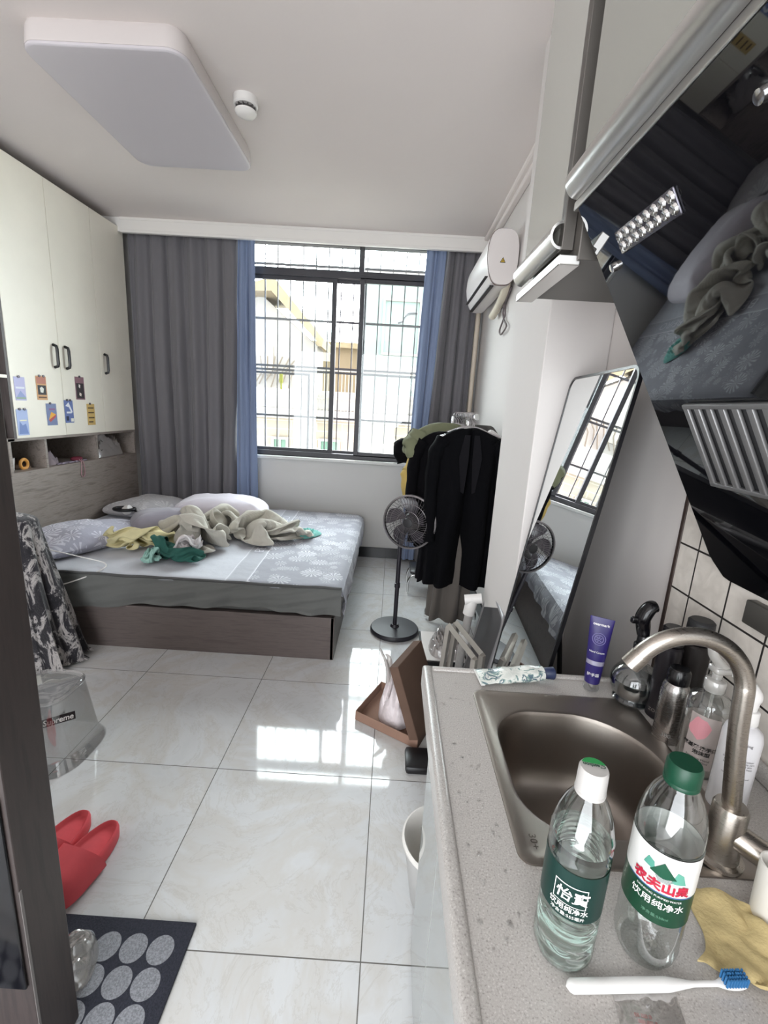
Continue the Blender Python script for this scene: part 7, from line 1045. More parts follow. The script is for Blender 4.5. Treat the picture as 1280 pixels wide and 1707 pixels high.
garment('dark_grey_pants', 'dark grey garment hanging in the middle of the packed rail', m_coat2, .45, 3.3, 0, TZ-.05, .34, .7, .06, 1.0, .5, .05, 0, 'garment', 8.0)
garment('grey_white_jacket', 'grey jacket with a white shoulder panel at the wall side of the rail', M('grey_jacket', '#4b4a48', .85), .555, 2.92, -.25, TZ-.0, .22, .62, .07, 1.0, .5, .04, 0, 'jacket', 9.0)
bm = B(); ob((.615, 2.86, 1.25), ((.8, .2, -.5), (0, 1, 0), (.5, 0, .8)), (.055, .03, .05), bm, .02)
solo(bm, 'knitted_hat', m_white, 'off-white knitted hat tucked between the clothes and the wall', 'hat')
t = thing('folding_stool', 'small chrome-legged stool under the left side of the clothes rack', 'stool', (.3, 3.45, 0))
for y in (3.35, 3.55):
    bm = B(); tube(bm, smoothpts([(.19, y, .012), (.19, y, .09), (.21, y, .14), (.25, y, .155), (.35, y, .155), (.39, y, .14), (.41, y, .09), (.41, y, .012)], 6), .009, 8); obj(bm, 'leg_frame', m_chrome, t, 60, True)
bm = B(); box(bm, (.2, 3.33, .164), (.40, 3.57, .19), .01); obj(bm, 'seat', m_black, t, 40, True)

# ------------------------------------------------------------------ standing fan
t = thing('standing_fan', 'black pedestal fan with round disc foot at the bed end', 'fan', (.087, 2.71, 0))
bm = B(); lathe(bm, [(0, 0), (.150, 0), (.156, .006), (.156, .022), (.150, .030), (.03, .034), (.022, .05), (0, .05)], 56); obj(bm, 'base', M('fan_black', '#1b1920', .45), t, 40)
bm = B(); tube(bm, [(0, 0, .04), (0, 0, .66)], .0135, 16); lathe(bm, [(.0135, .3), (.018, .302), (.018, .33), (.0135, .332)], 16); obj(bm, 'pole', M('fan_pole', '#211e25', .4), t, 60)
hd = V((.045, -.02, .735)); fd = V((-.30, -.95, .06)).normalized(); ux = V((0, 0, 1)).cross(fd).normalized(); uy = fd.cross(ux)
FM = frame(hd, ux, uy, fd)
bm = B(); lathe(bm, [(0, -.17), (.045, -.165), (.055, -.14), (.055, -.08), (.045, -.06), (0, -.06)], 28, FM); obj(bm, 'motor_housing', m_black, t, 50)
bm = B(); tube(bm, [(0, 0, .62), (.02, .03, .66), tuple(hd+fd*-.11)], .02, 12); obj(bm, 'neck', m_black, t, 50)
def grille(bm, zf, bulge, n=48):
    for k in range(n):
        a = 2*pi*k/n; a2 = a+.35
        pts = []
        for q in range(7):
            s = q/6; r = .03+(.160-.03)*s; aa = a+(a2-a)*s
            pts.append(FM @ V((r*cos(aa), r*sin(aa), zf+bulge*(1-s**2.5))))
        tube(bm, pts, .0011, 4)
    for r in (.16, .115, .07):
        s = (r-.03)/.13
        tube(bm, [FM @ V((r*cos(b*pi/24), r*sin(b*pi/24), zf+bulge*(1-s**2.5))) for b in range(48)], .0016 if r < .15 else .004, 5, True)
bm = B(); grille(bm, 0, .035); obj(bm, 'front_grille', M('grille_wire', '#7c787a', .3, .6), t, 60)
bm = B(); grille(bm, -.02, -.035, 40); obj(bm, 'rear_grille', m_black, t, 60)
bm = B(); lathe(bm, [(.160, .004), (.168, .0), (.168, -.024), (.160, -.026)], 56, FM); obj(bm, 'grille_rim', M('silver_rim', '#8d898b', .3, .7), t, 60)
bm = B(); lathe(bm, [(0, .038), (.028, .036), (.032, .03), (.0, .028)], 28, FM); obj(bm, 'badge', m_black, t, 50)
bm = B()
for k in range(5):
    a0 = 2*pi*k/5
    def bl(u, v, a0=a0):
        r = .03+.118*v; wd = (.35+.75*sin(pi*min(1, v*.85))) * .5
        a = a0+(u-.5)*wd*1.6+.5*v; return FM @ V((r*cos(a), r*sin(a), -.012+(u-.5)*.028))
    b2 = B(); grid(b2, bl, 8, 12); solidify(b2, .0015); me = bpy.data.meshes.new('x'); b2.to_mesh(me); bm.from_mesh(me); bpy.data.meshes.remove(me); b2.free()
lathe(bm, [(0, .01), (.028, .006), (.03, -.03), (0, -.03)], 20, FM)
obj(bm, 'blades', M('smoky_blade', '#3a363c', .2), t, 50)

# ------------------------------------------------------------------ floor mirror leaning by the column
mt_ = thing('floor_mirror', 'tall full-length mirror with thin black frame leaning by the column', 'mirror', (.37, 1.27, 0))
l, k = .137, .039
sv = V((k, 1, 0)).normalized(); uv = V((l, 0, 1)); uv = (uv-sv*uv.dot(sv)).normalized(); nv = sv.cross(uv).normalized()
if nv.x > 0: nv = -nv
tl = V((.579, 1.566, 1.534)); Lm = tl.z/uv.z-.012; Wm = .475
org = tl-uv*Lm-sv*Wm   # bottom near corner
MM = frame(org, sv, uv, nv)
bm = B(); prism(bm, rrect(.006, .006, Wm-.006, Lm-.006, .034), .004, MM @ Matrix.Translation((0, 0, -.002))); obj(bm, 'glass', M('mirror_silver', '#e9ecec', .0, 1), mt_, 0, True)
bm = B(); o_ = rrect(0, 0, Wm, Lm, .04, 6); i_ = rrect(.007, .007, Wm-.007, Lm-.007, .034, 6); n = len(o_)
for (pa, pb, z0, z1) in ((o_, o_, -.006, .004), (i_, i_, .004, -.0065)):
    a = [bm.verts.new(MM @ V((x, y, z0))) for x, y in pa]; b = [bm.verts.new(MM @ V((x, y, z1))) for x, y in pb]
    for q in range(n): bm.faces.new((a[q], a[(q+1) % n], b[(q+1) % n], b[q]))
    if pa is o_: of, ob_ = b, a
    else: if_, ib = a, b
for q in range(n):
    bm.faces.new((of[q], of[(q+1) % n], if_[(q+1) % n], if_[q])); 
bmesh.ops.remove_doubles(bm, verts=bm.verts, dist=.00001)
obj(bm, 'frame', m_black, mt_, 30, True)
bm = B(); prism(bm, rrect(.004, .004, Wm-.004, Lm-.004, .036), .003, MM @ Matrix.Translation((0, 0, -.0055))); obj(bm, 'back_board', m_black, mt_, 0, True)
bm = B(); pb = MM @ V((Wm*.5, Lm*.72, -.008)); tube(bm, [pb, V((min(.66, pb.x+.16), pb.y, .012))], .008, 8); obj(bm, 'rear_strut', m_black, mt_, 50, True)

# ------------------------------------------------------------------ leaning folded table, drain pipe, tray by column
t = thing('folded_table', 'folded table with grey metal rim and dark top leaning on the column', 'folding table', (.45, 1.9, 0))
TM = frame((.30, 1.80, .012), (.12, 1, 0), (.2, 0, .62), (-.62, 0, .2))
TM = frame((.375, 1.64, .010), (.08, 1, 0), (.115, 0, .62), (-.62, .05, .115))
bm = B(); prism(bm, rrect(.0, 0, .40, .62, .05), .012, TM); obj(bm, 'table_top', M('dark_grey_board', '#3b393b', .4), t, 30, True)
bm = B(); tube(bm, [TM @ V((x, y, .006)) for x, y in rrect(0, 0, .40, .62, .05)], .012, 8, True); obj(bm, 'metal_rim', M('grey_metal_rim', '#8f8d8f', .4, .5), t, 60, True)
t = thing('folded_steel_frame', 'folded pale steel leg frame standing in front of the dark leaning table', 'metal frame', (.33, 1.72, 0))
bm = B()
for dx, dy in ((0, 0), (.035, .03)):
    a = V((.285+dx, 1.76+dy, .53)); b = V((.36+dx, 1.56+dy, .50)); 
    tube(bm, [a, b], .014, 4); tube(bm, [a, V((.25+dx, 1.74+dy, .015))], .014, 4); tube(bm, [b, V((.35+dx, 1.56+dy, .015))], .014, 4)
obj(bm, 'tubes', M('pale_steel_tube', '#aaa59e', .35, .6), t, 40, True)
t = thing('drain_pipe_tee', 'white-grey plastic pipe with tee fitting behind the steel frame', 'pipe', (.38, 1.93, 0))
m_pvc = M('grey_pvc', '#a8a5a2', .5, var=.1, vscale=20)
bm = B(); tube(bm, [(.365, 1.95, .02), (.385, 1.95, .30), (.405, 1.95, .55)], .019, 14); obj(bm, 'pipe', m_pvc, t, 60, True)
bm = B(); tube(bm, [(.40, 1.95, .50), (.41, 1.95, .585)], .027, 14); tube(bm, [(.375, 1.95, .57), (.45, 1.94, .585)], .023, 14); obj(bm, 'tee_fitting', m_white, t, 60, True)
bm = B(); tube(bm, [(.388, 1.95, .36), (.393, 1.95, .40)], .026, 14); obj(bm, 'pipe_collar', m_white, t, 60, True)
t = thing('low_tray', 'low black-edged tray covered with white paper beyond the cardboard box', 'tray', (.36, 2.40, 0))
bm = B(); box(bm, (.24, 2.24, .0), (.48, 2.58, .05), .004); obj(bm, 'base', m_whitegloss, t, 40, True)
bm = B(); box(bm, (.235, 2.235, .05), (.485, 2.585, .075), .004); obj(bm, 'rim', m_black, t, 40, True)
bm = B(); box(bm, (.245, 2.245, .0751), (.475, 2.575, .080), .001); obj(bm, 'paper_cover', M('white_paper', '#d4d0cd', .7), t, 0, True)
solo(heap([(.30, 2.28), (.42, 2.26), (.47, 2.36), (.44, 2.48), (.34, 2.50), (.28, 2.40)], .081, .12, 12.3, 1.4, 14), 'plastic_wrap', m_bagw, 'crumpled clear wrapping piled on the low tray', 'plastic bag')

# ------------------------------------------------------------------ open cardboard box
t = thing('cardboard_box', 'open brown cardboard mailer box lying on the floor tiles', 'cardboard box', (.1, 1.86, 0))
A = V((-.092, 1.824, 0)); Bp = V((.184, 1.66, 0)); Cc = V((.02, 2.065, 0)); u_ = (Bp-A).normalized(); Wb = (Bp-A).length; v_ = (Cc-A); Db = v_.length; v_.normalize(); up = V((0, 0, 1))
bh = .045; th = .0025
def wallp(bm, p, d, L, h, nrm, upv=up, t0=th):
    ob(p+d*L/2+upv*h/2, (d, nrm, upv), (L/2, t0/2, h/2), bm)
bm = B(); bm2 = B()
zz = V((0, 0, .003))
ob((A+Bp+v_*Db)/2+v_*0+zz+V((0, 0, 0))+v_*Db/2*0, (u_, v_, up), (0.001, .001, .001), bm)
c0 = A+u_*Wb/2+v_*Db/2
ob(c0+zz, (u_, v_, up), (Wb/2, Db/2, .0015), bm)
wallp(bm, A+zz, u_, Wb, bh, v_); wallp(bm, A+v_*Db+zz, u_, Wb, bh, v_); wallp(bm, A+zz, v_, Db, bh, u_); 
obj(bm, 'tray', m_card2, t, 0, True)
bm.free() if False else None
a_ = radians(112); ld = u_*cos(a_)+up*sin(a_); ln = ld.cross(v_).normalized()
if ln.dot(u_) > 0: ln = -ln     # inward (towards box)
h0 = Bp+V((0, 0, bh+.003))
bm = B(); ob(h0+ld*.16+v_*Db/2, (ld, v_, ln), (.16, Db/2, .0015), bm)
wallp(bm, Bp+zz, v_, Db, bh, u_)
for off in (0, Db): ob(h0+ld*.16+v_*off+ln*.02, (ld, v_, ln), (.16, .0014, .02), bm)
ob(h0+ld*.32+v_*Db/2+ln*.02, (v_, ld, ln), (Db/2, .0014, .02), bm)
obj(bm, 'lid', m_card, t, 0, True)
bx = heap([(.02, 1.82), (.09, 1.76), (.15, 1.79), (.19, 1.86), (.17, 1.95), (.08, 1.96), (.02, 1.91)], .008, .20, 4.8, 1.2, 13, power=.5, m=26)
solo(bx, 'shopping_bag', M('crinkled_white_plastic', '#cdc3c4', .3, var=.15, vscale=25, bump=.6, bscale=60), 'white crinkled plastic bag sitting inside the open cardboard box', 'plastic bag')
bm = B(); tube(bm, smoothpts([(.05, 1.90, .13), (.045, 1.91, .21), (.03, 1.93, .25), (.0, 1.95, .30)], 6), lambda q: .022*(1-q)**.5+.003, 10, sq=.5); tube(bm, smoothpts([(.06, 1.88, .15), (.05, 1.95, .24), (.03, 1.97, .26)], 6), lambda q: .015*(1-q)+.004, 8, sq=.4)
o = bm; obj(bm, 'bag_handles', m_bagw, bpy.data.objects['shopping_bag'], 60)
bm = B(); box(bm, (.13, 1.52, .0), (.30, 1.64, .035), .012); solo(bm, 'black_power_adapter', m_black, 'flat black case on the floor under the corner of the cardboard box', 'case')

# ------------------------------------------------------------------ trash can
t = thing('trash_can', 'white bin with a rolled liner beside the kitchen cabinet', 'trash can', (.215, 1.068, 0))
bm = B(); lathe(bm, [(0, 0), (.078, 0), (.082, .004), (.112, .205), (.109, .206), (.079, .006), (0, .006)], 44); obj(bm, 'bucket', M('grey_bin', '#a7a6a4', .4), t, 50)
bm = B(); lathe(bm, [(.112, .196), (.118, .202), (.118, .210), (.112, .214), (.106, .206), (.10, .15), (.085, .05), (0, .02)], 44)
for v in bm.verts:
    if v.co.z < .2: v.co.x *= 1+.04*noise.noise(v.co*40); v.co.y *= 1+.04*noise.noise(v.co*40+V((3, 1, 1)))
obj(bm, 'liner', M('white_liner', '#d8d5d0', .35, bump=.4, bscale=40), t, 50)

# ------------------------------------------------------------------ clear stool with box logo
t = thing('clear_stool', 'transparent plastic stool with a black Supreme label on its side', 'stool', (-1.285, 1.535, 0))
def stl(u, v):
    a = 2*pi*u; q = .68; c, s = cos(a), sin(a)
    if v < .12: k = v/.12; r = .168-.012*k; z = .0+.0*k+.02*k
    else: k = (v-.12)/.88; r = .148-.030*k; z = .02+.25*k
    r += .0015*sin(a*2)*(1-v)
    if .12 <= v < .2: r = .156-(v-.12)/.08*.008
    return V((r*math.copysign(abs(c)**q, c), r*math.copysign(abs(s)**q, s), z))
bm = B(); grid(bm, stl, 80, 26, True); solidify(bm, .003); obj(bm, 'body', m_clearhard, t, 60)
bm = B(); prof = [(0, .272), (.095, .272), (.108, .278), (.112, .283), (.118, .276), (.114, .262)]
rings = []
for r, z in prof:
    rings.append([bm.verts.new((r*math.copysign(abs(cos(2*pi*i/60))**.62, cos(2*pi*i/60)) if r else 0, r*math.copysign(abs(sin(2*pi*i/60))**.62, sin(2*pi*i/60)) if r else 0, z)) for i in range(60)])
for a, b in zip(rings, rings[1:]):
    for i in range(60): bm.faces.new((a[i], a[(i+1) % 60], b[(i+1) % 60], b[i]))
bmesh.ops.remove_doubles(bm, verts=bm.verts, dist=.0001)
obj(bm, 'seat_rim', m_clearhard, t, 60)
sd = V((.62, -.78, 0)).normalized(); sx = V((.78, .62, 0)).normalized()
def stp(x, y, d): 
    return V((0, 0, .205))+sd*(.1335+d)+sx*(x*.86+.032)+V((0, 0, y*.9))+sd*(-.12*y)
bm = B(); vs = [bm.verts.new(stp(x, y, .0)) for x, y in ((-.062, -.017), (.062, -.017), (.062, .017), (-.062, .017))]; bm.faces.new(vs); solidify(bm, .001); lb = obj(bm, 'logo_label', m_black, t, 0)
text('Supreme', .033, lambda a, b: stp(a, b, .002), 'logo_text', m_txtw, t, False, bold=.0006, sx=.92, shear=.15)

# ------------------------------------------------------------------ slippers
def slipper(loc, rz, label):
    t = thing('slipper', label, 'slipper', loc, rz, 'coral slippers')
    L = .27
    def half(y): s = y/L; return .046+.008*s+.004*sin(pi*s)
    n = 36
    def outl(ins):
        p = []
        for k in range(n):
            a = 2*pi*k/n; c, q = cos(a), sin(a); y = L/2+(L/2-ins)*math.copysign(abs(q)**.82, q)
            p.append(((half(y)-ins)*math.copysign(abs(c)**.82, c), y))
        return p
    bm = B(); rings = []
    for off, z in ((.007, 0), (.001, .004), (0, .012), (-.001, .034), (.001, .044), (.005, .048), (.009, .046), (.013, .036), (.02, .033)):
        rings.append([bm.verts.new((x, y, z+(.012*max(0, y/L-.75) if z < .01 else 0)-(.010*max(0, y/L-.3) if z > .03 else 0))) for x, y in outl(off)])
    for p, q in zip(rings, rings[1:]):
        for i in range(n): bm.faces.new((p[i], p[(i+1) % n], q[(i+1) % n], q[i]))
    bm.faces.new(rings[0][::-1]); bm.faces.new(rings[-1]); obj(bm, 'sole', m_red, t, 50)
    def strap(u, v):
        c = abs(2*u-1)
        y = L*(.40+.58*v)+.045*(1-c)**1.5*(1-v)*0-.03*c*(1-v)*0+.035*(1-v)*(1-c**2)
        w = half(min(L, y))*sqrt(max(.01, 1-max(0, (v-.45)/.56)**2.8))+.006
        a = pi*u; h = .085-.030*v; h *= sqrt(max(.30, 1-max(0, (v-.5)/.52)**2.6))
        return V((w*math.copysign(abs(cos(a))**.55, cos(a)), min(y, L+.002), .008+h*abs(sin(a))**.62))
    bm = B(); grid(bm, strap, 30, 22); solidify(bm, .007); obj(bm, 'strap', m_red, t, 60)
    return t
slipper((-.826, 1.205, 0), radians(168), 'coral red foam slipper on the right, nearer the dark mat')
slipper((-.940, 1.235, 0), radians(171), 'coral red foam slipper on the left, half behind the door edge')

# ------------------------------------------------------------------ door mat
def mat_mat():
    t = NT('navy_mat_with_ovals'); p = t.coord(True); s = t.add('ShaderNodeSeparateXYZ'); t.link(p, s.inputs[0])
    fx = t.math('SUBTRACT', t.math('FRACT', t.math('DIVIDE', t.math('ADD', s.outputs[0], 5*.0695+.517+.0348), .0695)), .5)
    fy = t.math('SUBTRACT', t.math('FRACT', t.math('DIVIDE', t.math('ADD', s.outputs[1], 5*.072-.881+.036), .072)), .5)
    r = t.math('SQRT', t.math('ADD', t.math('MULTIPLY', fx, fx), t.math('MULTIPLY', fy, fy)))
    inside = t.math('LESS_THAN', r, .47)
    b1 = t.math('LESS_THAN', s.outputs[0], -.480); b2 = t.math('LESS_THAN', s.outputs[1], .918)
    inside = t.math('MULTIPLY', inside, t.math('MULTIPLY', b1, b2))
    sp = t.noise(p, 260, 2)
    t.link(t.mix(inside, t.ramp(sp, [(.3, '#1b1c26'), (.7, '#2a2b37')]), t.ramp(sp, [(.3, '#6c6d72'), (.7, '#909197')])), t.b.inputs['Base Color'])
    t.b.inputs['Roughness'].default_value = .95; t.bump(sp, .5, .003); return t.m
bm = B(); box(bm, (-1.03, .42, 0), (-.452, .95, .009), .003); solo(bm, 'door_mat', mat_mat(), 'dark navy floor mat with rows of grey ovals inside the door', 'floor mat')
bx = heap([(-.745, .905), (-.70, .90), (-.665, .86), (-.655, .80), (-.70, .775), (-.755, .79), (-.77, .85)], .0095, .07, 31.3, 1.6, 26, m=22)
solo(bx, 'clear_wrapper', m_bag, 'crumpled clear plastic wrapper lying on the mat beside the door edge', 'plastic bag')

# ------------------------------------------------------------------ entrance door leaf (open, foreground left)
d = setp(bpy.data.objects.new('door_1', None), kind='structure'); C.objects.link(d); d.location = (-1.1, .72, 0)
bm = B(); box(bm, (-1.30, .643, .012), (-.632, .742, 2.10), .003); obj(bm, 'leaf', m_darkdoor, d, 0, True)
bm = B(); box(bm, (-.80, .636, .267), (-.640, .6425, .705), .003); obj(bm, 'lock_plate', M('glossy_black_lock', '#08080c', .12), d, 40, True)
bm = B(); box(bm, (-.6318, .642, .02), (-.6305, .648, .50), .0005); obj(bm, 'edge_trim', M('grey_edge_trim', '#6d6866', .5), d, 0, True)

# ------------------------------------------------------------------ kitchen base: cabinet, worktop, sink
CX0, CX1, CY0, CY1, CZT = .105, XR-.009, -.9, .986, .80
w = thing('base_cabinet', 'kitchen base cabinet with glossy grey-white glass doors under the worktop', 'cabinet', (.41, .0, 0))
bm = B()
box(bm, (.152, CY0, .0), (XR-.01, CY0+.02, .758)); box(bm, (.152, .90, .0), (XR-.01, .92, .758)); box(bm, (.152, CY0, .05), (XR-.01, .9, .07)); box(bm, (XR-.03, CY0, .07), (XR-.01, .9, .758))
obj(bm, 'carcass', m_black, w, 0, True)
yy = [.92, .682, .41, .12, -.2, -.9]
for a, b in zip(yy, yy[1:]):
    bm = B(); box(bm, (.130, b+.004, .012), (.1505, a-.0005, .748), .0015); dd = obj(bm, 'door', m_doorglass2, w, 0, True)
wt = thing('worktop', 'pale speckled stone worktop with raised rim around the sink', 'worktop', (.4, .3, .76))
SX0, SX1, SY0, SY1 = .211, .562, .506, .904
bm = B()
box(bm, (CX0+.02, CY0, .76), (SX0+.012, CY1, CZT), 0); box(bm, (SX1-.012, CY0, .76), (CX1, CY1, CZT), 0)
box(bm, (SX0+.012, SY1-.012, .76), (SX1-.012, CY1, CZT), 0); box(bm, (SX0+.012, CY0, .76), (SX1-.012, SY0+.012, CZT), 0)
obj(bm, 'slab', m_quartz, wt, 0, True)
bm = B(); box(bm, (CX0, CY0, .75), (CX0+.022, CY1+.004, CZT+.006), .007, 3); obj(bm, 'front_rim', m_quartz, wt, 40, True)
bm = B(); box(bm, (CX0+.022, CY1-.012, .75), (CX1, CY1+.004, CZT+.005), .006, 3); obj(bm, 'end_rim', m_quartz, wt, 40, True)
bm = B(); box(bm, (CX1-.018, CY0, CZT), (CX1, CY1-.012, CZT+.035), .010, 3); obj(bm, 'back_upstand', m_quartz, wt, 40, True)

sk = thing('sink', 'stainless steel sink with rounded D-shaped basin set in the worktop', 'sink', (.387, .705, .80))
def rr(x0, y0, x1, y1, radii, n=10):
    out = []
    ra, rb, rc, rd = radii   # NE NW SW SE
    for cx, cy, a, r in ((x1-ra, y1-ra, 0, ra), (x0+rb, y1-rb, 90, rb), (x0+rc, y0+rc, 180, rc), (x1-rd, y0+rd, 270, rd)):
        for q in range(n+1):
            t = radians(a+90*q/n); out.append((cx+r*cos(t), cy+r*sin(t)))
    return out
bm = B()
O = [rr(SX0, SY0, SX1, SY1, (.02,)*4), rr(SX0, SY0, SX1, SY1, (.02,)*4), rr(SX0+.006, SY0+.006, SX1-.006, SY1-.006, (.018,)*4), rr(SX0+.016, SY0+.016, SX1-.016, SY1-.016, (.015,)*4)]
ib = (SX0+.026, SY0+.05, SX1-.03, SY1-.06); R_ = (.14, .09, .09, .14)
def ins(d, z): return [(x, y, z) for x, y in rr(ib[0]+d, ib[1]+d, ib[2]-d, ib[3]-d, tuple(max(.05, q-d) for q in R_))]
rings = [[(x, y, CZT+.0002) for x, y in O[0]], [(x, y, CZT+.003) for x, y in O[1]], [(x, y, CZT+.0045) for x, y in O[2]], [(x, y, CZT+.0015) for x, y in O[3]],
         ins(-.006, CZT+.0015), ins(0, CZT-.001), ins(.004, CZT-.008), ins(.006, CZT-.06), ins(.008, CZT-.11), ins(.012, CZT-.130), ins(.018, CZT-.145), ins(.028, CZT-.157), ins(.042, CZT-.165), ins(.06, CZT-.169), ins(.08, CZT-.172)]
rv = [[bm.verts.new(p) for p in r] for r in rings]; n = len(rv[0])
for a, b in zip(rv, rv[1:]):
    for i in range(n): bm.faces.new((a[i], a[(i+1) % n], b[(i+1) % n], b[i]))
bm.faces.new(rv[-1]); obj(bm, 'basin', m_steel, sk, 35, True)
bm = B(); lathe(bm, [(0, .001), (.018, .001), (.020, .004), (.036, .005), (.040, .0), (0, 0)], 32, Matrix.Translation((.33, .625, CZT-.171))); obj(bm, 'drain', m_chrome, sk, 40, True)
text('30+', .016, lambda a, b: (.2395+b*.9, .541-a*1.0, CZT+.0030), 'embossed_mark', M('embossed_steel', '#6f6862', .4, .8), sk, True, bold=.0002)
# faucet
f = thing('faucet', 'brushed steel gooseneck kitchen tap at the corner of the sink', 'tap', (.500, .535, CZT+.004))
bm = B(); lathe(bm, [(0, 0), (.029, 0), (.030, .006), (.0235, .009), (.0215, .03), (.0215, .085), (.019, .090), (0, .090)], 32); obj(bm, 'body', m_steelf, f, 40)
pts = [(0, 0, .085), (-.010, 0, .15), (-.019, 0, .215)]
arc = [(-.095+.072*cos(radians(a)), .015*(a/150.0), .262+.072*sin(radians(a))) for a in range(0, 151, 10)]
pts2 = smoothpts(pts+arc, 5)
bm = B(); tube(bm, pts2, .0115, 18); obj(bm, 'spout', m_steelf, f, 60)
e = V(pts2[-1]); e0 = V(pts2[-4]); bm = B(); tube(bm, [e-(e-e0).normalized()*.002, e+(e-e0).normalized()*.018], .0125, 18); obj(bm, 'nozzle', m_steelf, f, 50)
hdv = V((.052, -.055, -.012)); bm = B(); tube(bm, [V((.0, 0, .05)), V((.0, 0, .05))+hdv*.6, V((0, 0, .05))+hdv*1.0], .0175, 20); obj(bm, 'valve_arm', m_steelf, f, 50)
bm = B(); p = V((0, 0, .05))+hdv; tube(bm, [p, p+hdv.normalized()*.012], .0155, 20); tube(bm, [p+hdv.normalized()*.006, p+hdv.normalized()*.006+V((.05, .045, .03))], .005, 10); obj(bm, 'lever', m_steelf, f, 50)

# water drops on the counter
bm = B()
for k in range(60):
    x = random.uniform(.135, .20); y = random.uniform(.40, .93); r = random.uniform(.0012, .0035)
    lathe(bm, [(r, 0), (r*.8, r*.35), (0, r*.5)], 8, Matrix.Translation((x, y, CZT+.0001)))
o = solo(bm, 'water_drops', M('water_drop', '#ffffff', .02, trans=1, ior=1.33), 'scattered water drops on the worktop in front of the sink', 'water'); o['kind'] = 'stuff'

# ------------------------------------------------------------------ things on the counter
def cyl(r0, r1, z0, z1, bev=.002): return [(0, z0), (r0-bev, z0), (r0, z0+bev), (r1, z1-bev), (r1-bev, z1), (0, z1)]
def rimlabel(t, R, z0, z1, a0, a1, name, mat, off=.0004, n=24):
    bm = B(); grid(bm, lambda u, v: V((R(z0+(z1-z0)*v)*cos(a0+(a1-a0)*u), R(z0+(z1-z0)*v)*sin(a0+(a1-a0)*u), z0+(z1-z0)*v)), n, 8)
    return obj(bm, name, mat, t, 60)
def curv(R, zc, ac, off=.0008): return lambda x, y: ((R+off)*cos(ac+x/R), (R+off)*sin(ac+x/R), zc+y)
def camang(x, y): return atan2(-y, -x)
def poly(t, pts, cmap, name, mat):
    bm = B(); bm.faces.new([bm.verts.new((x, y, 0)) for x, y in pts]); bmesh.ops.triangulate(bm, faces=bm.faces[:])
    bmesh.ops.subdivide_edges(bm, edges=bm.edges[:], cuts=5, use_grid_fill=True)
    for v in bm.verts: v.co = V(cmap(v.co.x, v.co.y))
    obj(bm, name, mat, t, 0)
# toothpaste tube lying
t = thing('toothpaste_tube', 'squeezed white toothpaste tube with dark blue cap lying on the worktop end', 'toothpaste', (.325, .955, CZT+.005), radians(5.5))
def tb(u, v):
    a = 2*pi*u; x = -.092+.150*v; w = .030-.010*v**2; h = .002+.014*sin(pi*.5*min(1, v*1.15))
    return V((x, w*cos(a)*(1+.05*sin(v*22)), .0155+h*sin(a)*(1+.15*sin(v*17+1))-.0125*(1-v)*.9))
bm = B(); vs = grid(bm, tb, 32, 30, True); bm.faces.new([r[0] for r in vs][::-1]); bm.faces.new([r[-1] for r in vs])
def tp():
    q = NT('printed_tube'); p = q.coord(scale=(1, 1, 1)); n = q.noise(p, 38, 4, .6, .8)
    q.link(q.ramp(n, [(.40, '#cfd3cd'), (.50, '#dfe0da'), (.55, '#7f9a94'), (.60, '#4d5f74'), (.64, '#d9dbd4')]), q.b.inputs['Base Color']); q.b.inputs['Roughness'].default_value = .25; return q.m
obj(bm, 'tube', tp(), t, 60)
bm = B(); lathe(bm, cyl(.0125, .0145, 0, .026), 24, frame((.060, 0, .0150), (0, 1, 0), (0, 0, 1), (1, 0, 0))); obj(bm, 'cap', M('navy_cap', '#26304f', .4), t, 40)
bm = B(); box(bm, (-.096, -.031, .0012), (-.086, .031, .0042), .001); obj(bm, 'crimp', m_labelw, t, 0)
# purple hand cream standing on its cap
t = thing('hand_cream_tube', 'purple cream tube standing upside down on its clear cap', 'cream tube', (.488, .938, CZT+.005), camang(.488, .938)-radians(90))
bm = B(); lathe(bm, [(0, 0), (.0165, 0), (.0175, .003), (.0155, .020), (0, .020)], 24); obj(bm, 'cap', m_clearhard, t, 40)
def pc(u, v):
    a = 2*pi*u; z = .018+.155*v; w = .0165+.0085*v; d_ = .0165*(1-v)**.8+.0012
    return V((w*cos(a), d_*sin(a), z))
m_purp = M('deep_violet', '#281f5c', .3)
bm = B(); vs = grid(bm, pc, 32, 20, True); bm.faces.new([r[0] for r in vs][::-1]); bm.faces.new([r[-1] for r in vs]); obj(bm, 'tube', m_purp, t, 60)
def onp(x, y, z, s=-1):
    v = (z-.018)/.155; d_ = .0165*(1-v)**.8+.0012; w = .0165+.0085*v; return d_*sqrt(max(0, 1-(x/w)**2))
face = 1
def pmap(zc): return lambda x, y: (-x, (onp(x, 0, zc+y)+.0009), zc+y)
tx = m_txtw
text('oearmark', .0085, pmap(.158), 'brand_lettering', tx, t, False, bold=.0001)
bm = B(); tube(bm, [V(pmap(.125)(.0135*cos(a*pi/12), .0135*sin(a*pi/12))) for a in range(24)], .0006, 4, True); tube(bm, [V(pmap(.125)(.009*cos(a*pi/12), .009*sin(a*pi/12))) for a in range(24)], .0006, 4, True)
for k in range(6): tube(bm, [V(pmap(.125)(.002*cos(k), .002*sin(k))), V(pmap(.125)(.007*cos(k+.5), .007*sin(k+.5)))], .0007, 4)
obj(bm, 'emblem', M('print_lilac', '#8c86b8', .4), t, 0)
text('Hand Cream', .006, pmap(.094), 'small_lettering', tx, t, False)
bm = B(); grid(bm, lambda u, v: V(pmap(.068)((u-.5)*.036, (v-.5)*.010)), 12, 3); obj(bm, 'silver_band', M('silver_print', '#b5b2c8', .3, .6), t, 0)
text('护手霜', .0085, pmap(.040), 'small_lettering', tx, t, False)
